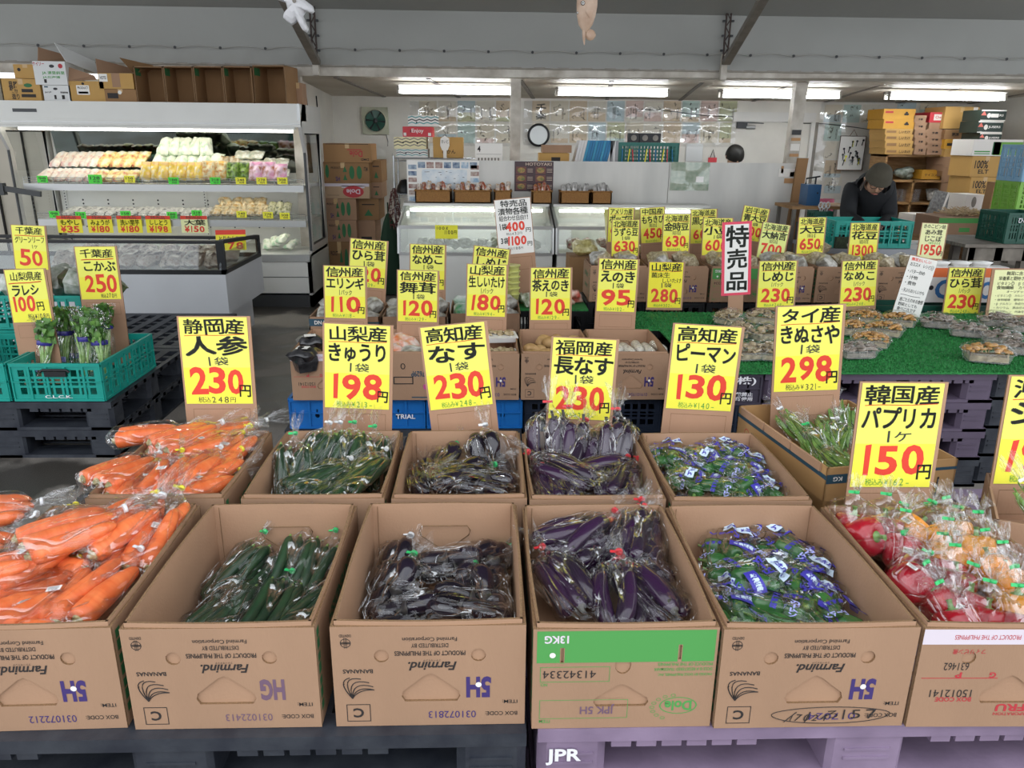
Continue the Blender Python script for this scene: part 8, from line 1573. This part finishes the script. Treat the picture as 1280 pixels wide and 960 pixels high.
m = MB(); a = atY(1200, 268, 7.9); m.box(a.x-.1, a.x+.5, 7.85, 8.22, 0, a.z-.003); tag(m.build('work_bench', M_wood), 'wooden bench under the oval-print carton', 'bench')
for i in range(7): q = atY(1230+3.6*i, 267, 7.6); m = MB(); m.hexa([(0, -.06, 0), (.028, -.06, 0), (0, .06, 0), (.028, .06, 0), (.05, -.0, .30), (.078, -.0, .30), (.05, .12, .30), (.078, .12, .30)]); o = m.build('cardboard_slat', [M_card if i % 2 else M_card_d]); o.location = (q.x, 7.6, q.z); tag(o, 'upright cardboard slat leaning by the crates, %s from left' % ORD[i], 'cardboard', 'cardboard slats at the right')
q = atY(1228, 268, 7.6); m = MB(); m.box(q.x-.02, q.x+.35, 7.5, 7.8, 0, q.z-.001); tag(m.build('crate_stand', M_card_d), 'brown block under the cardboard slats', 'block')
# table with crates at the right edge
a = atY(1205, 305, 5.9); b = atY(1300, 305, 5.9); zt3 = a.z; t = thing('old_table', 'weathered grey wooden table at the right edge', 'table', ((a.x+b.x)/2, 6.2, 0)); w = (b.x-a.x)/2; M_gw = mat('weathered_grey_wood', '#8a8378', .7, var=.35, vscale=6, stretch=(1, 6, 1), col2='#5f584f')
m = MB(); m.box(-w, w, -.32, .32, zt3-.025, zt3); m.box(-w+.05, w, -.30, -.28, zt3-.13, zt3-.025); m.build('table_top', M_gw, t)
for x in (-w+.06, -w+.28, w-.1):
    for y in (-.28, .26): m = MB(); m.hexa([(x-.03, y-.02, 0), (x+.03, y-.02, 0), (x-.03, y+.04, 0), (x+.03, y+.04, 0), (x-.02, y-.02, zt3-.025), (x+.04, y-.02, zt3-.025), (x-.02, y+.04, zt3-.025), (x+.04, y+.04, zt3-.025)]); m.build('leg', M_gw, t)
m = MB(); m.box(-w+.1, w, -.25, .25, zt3-.22, zt3-.20); m.build('lower_shelf', M_gw, t)
a2 = atY(1252, 302, 5.95); b2 = atY(1302, 302, 5.95); crate('shopping_crate', 'dark green slotted crate with hand-written white characters on the old table', a2.x, b2.x, 5.93, 6.28, zt3+.001, .235, M_dgreen, None, cols=(12, 8), rows=3, handle=False, text=[('ひめの', a2.x+.08, .16, a2.x+.2, .2)])
a3 = atY(1266, 265, 6.6); b3 = atY(1325, 265, 6.6); zb3 = zt3+.25
m = MB(); m.box(a3.x+.02, b3.x, 6.56, 6.92, 0, a3.z-.01); tag(m.build('crate_stand', M_gw), 'grey wooden block under the lime and blue crates', 'block')
crate('produce_crate', 'lime green lattice crate under the light blue one at the right edge', a3.x, b3.x, 6.58, 6.9, a3.z, .25, mat('lime_crate_plastic', '#7cb342', .4), 'stacked crates at the right edge', cols=(12, 10), rows=5, handle=False)
crate('produce_crate', 'light blue lattice crate on the lime one at the right edge', a3.x+.0, b3.x, 6.58, 6.9, a3.z+.253, .30, mat('light_blue_crate_plastic', '#7fa9c4', .4), 'stacked crates at the right edge', cols=(10, 8), rows=3, handle=False)
a = atY(1197, 297, 7.0); b = atY(1226, 272, 7.0); t = carton('carton', 'brown carton with green band, heaped with wood shavings', 1172, 271, 1226, 298, 6.95, .4, M_card, [('#', .0, .72, 1, .95, M_gprint), ('#', .5, .3, .75, .5, M_gprint)], None, tape=False)
m = MB(); rs = random.Random(2)
for k in range(260): x, y = rs.uniform(-.17, .17), rs.uniform(-.15, .15); z = .002+.05*(1-(x/.2)**2)*rs.random(); q = rs.uniform(0, 3.1); m.bar((x, y, z), (x+.05*math.cos(q), y+.05*math.sin(q), z+rs.uniform(-.004, .03)), .012, .003, 0)
o = m.build('wood_shavings', mat('pale_shaving', '#c9ae86', .7, var=.3, vscale=40)); o.location = (atY(1208, 271, 7.1).x, 7.13, atY(1208, 271, 6.95).z); tag(o, 'heap of pale wood shavings on the green-banded carton', 'shavings', None, 'stuff')
z0 = atY(1200, 298, 6.95).z; m = MB(); a = atY(1170, 298, 6.95); b = atY(1228, 298, 6.95)
for x in (a.x, b.x-.08): m.box(x, x+.07, 6.95, 7.35, 0, z0-.03)
m.box(a.x, b.x, 6.93, 7.37, z0-.03, z0-.001); tag(m.build('low_bench', M_wood), 'low wooden bench under the wood-shaving carton', 'bench')
# ================================================================ HANGING WINDSOCKS UNDER THE CANOPY
def squid():
    c = atY(371, 6, 5.2); out = [(-.11, .10), (-.12, .03), (-.08, .02), (-.062, .055), (-.055, .02), (-.045, -.03), (-.068, -.045), (-.072, -.06), (-.055, -.075), (-.03, -.095), (-.012, -.085), (-.002, -.075), (.02, -.115), (.042, -.128), (.052, -.112), (.038, -.08), (.028, -.052), (.045, -.03), (.075, -.04), (.088, -.03), (.08, -.005), (.045, .02), (.03, .06), (.05, .12), (.02, .2), (-.04, .22), (-.07, .16)]
    k = 1.22; t = thing('puffy_ornament', 'white puffy hanging decoration with stubby limbs under the canopy', 'decoration', tuple(c)); m = MB()
    F = Fr((0, 0, 0), (1, 0, 0), (0, 0, 1)); n = len(out); out = [(x*k, y*k) for x, y in out]; ct = sum((Vector((x, y)) for x, y in out), Vector((0, 0)))/n
    ring = lambda s, h: [F(ct.x+(x-ct.x)*s, ct.y+(y-ct.y)*s, h) for x, y in out]
    for sg in (1, -1):
        R_ = [ring(1, 0), ring(.93, sg*.022), ring(.72, sg*.042), ring(.4, sg*.055)]
        for a_, b_ in zip(R_, R_[1:]): m.add(a_+b_, [((i, (i+1) % n, n+(i+1) % n, n+i) if sg > 0 else (i, n+i, n+(i+1) % n, (i+1) % n)) for i in range(n)], 0, True)
        m.add(R_[-1]+[F(ct.x, ct.y, sg*.06)], [(i, (i+1) % n, n) for i in range(n)], 0, True)
    m.build('puffed_body', mat('white_vinyl', '#e4e4e6', .4, bump=.2, bscale=30), t); m = MB(); m.plate(F, [circle(-.0, .012, .012)], 0, .062); m.build('grey_spot', M_steel, t)
    m = MB(); m.tube([(-.01, 0, .2), (-.01, .0, 1.2)], .002, 4); m.build('string', M_rope, t)
squid()
def fish():
    c = atY(733, 8, 5.0); M_fs = mat('beige_vinyl', '#cdb39c', .45, var=.12, vscale=14, col2='#bb9c84', bump=.2, bscale=24); t = thing('fish_windsock', 'beige fish-shaped hanging decoration with round eye', 'decoration', tuple(c)); m = MB()
    m.revolve([(.05, .22), (.062, .10), (.062, 0), (.056, -.05), (.042, -.10), (.02, -.13), (.012, -.142)], 20, mod=lambda a, i: 1+.06*math.sin(3*a+i)); m.v = [(x, y*.6, z) for x, y, z in m.v]; m.build('body', M_fs, t)
    m = MB(); blob(m, (.028, 0, -.155), .032, 0, (1, .4, 1), 1, 12); m.tube([(-.01, 0, -.13), (-.008, 0, -.175), (-.004, 0, -.21)], [.012, .010, .003], 6); m.build('tail_fin', M_fs, t); m = MB(); m.add([(-.01, -.037, -.03), (.03, -.036, .05), (.045, -.03, -.02), (.02, -.04, -.07)], [(0, 1, 2), (0, 2, 3)]); m.build('side_fin', M_fs, t)
    for nm, x, z, r in (('eye', -.026, .012, .013), ('small_eye', -.054, -.038, .007)): m = MB(); m.revolve([(r, -.001), (r*.75, -.004), (.000001, -.004)], 14, 0, axis='y', c=(x, -.038 if nm == 'eye' else -.018, z)); m.revolve([(r*.35, -.0055), (.000001, -.006)], 8, 0, axis='y', c=(x, -.038 if nm == 'eye' else -.018, z)); m.revolve([(r*.7, -.0045), (r*.4, -.005)], 14, 1, axis='y', c=(x, -.038 if nm == 'eye' else -.018, z)); m.build(nm, [M_black, M_paper], t)
    m = MB(); m.tube([(0, 0, .2), (0, 0, 1.3)], .002, 4); m.build('string', M_rope, t)
fish()
bpy.data.objects.remove(_to); bpy.data.curves.remove(_tc)
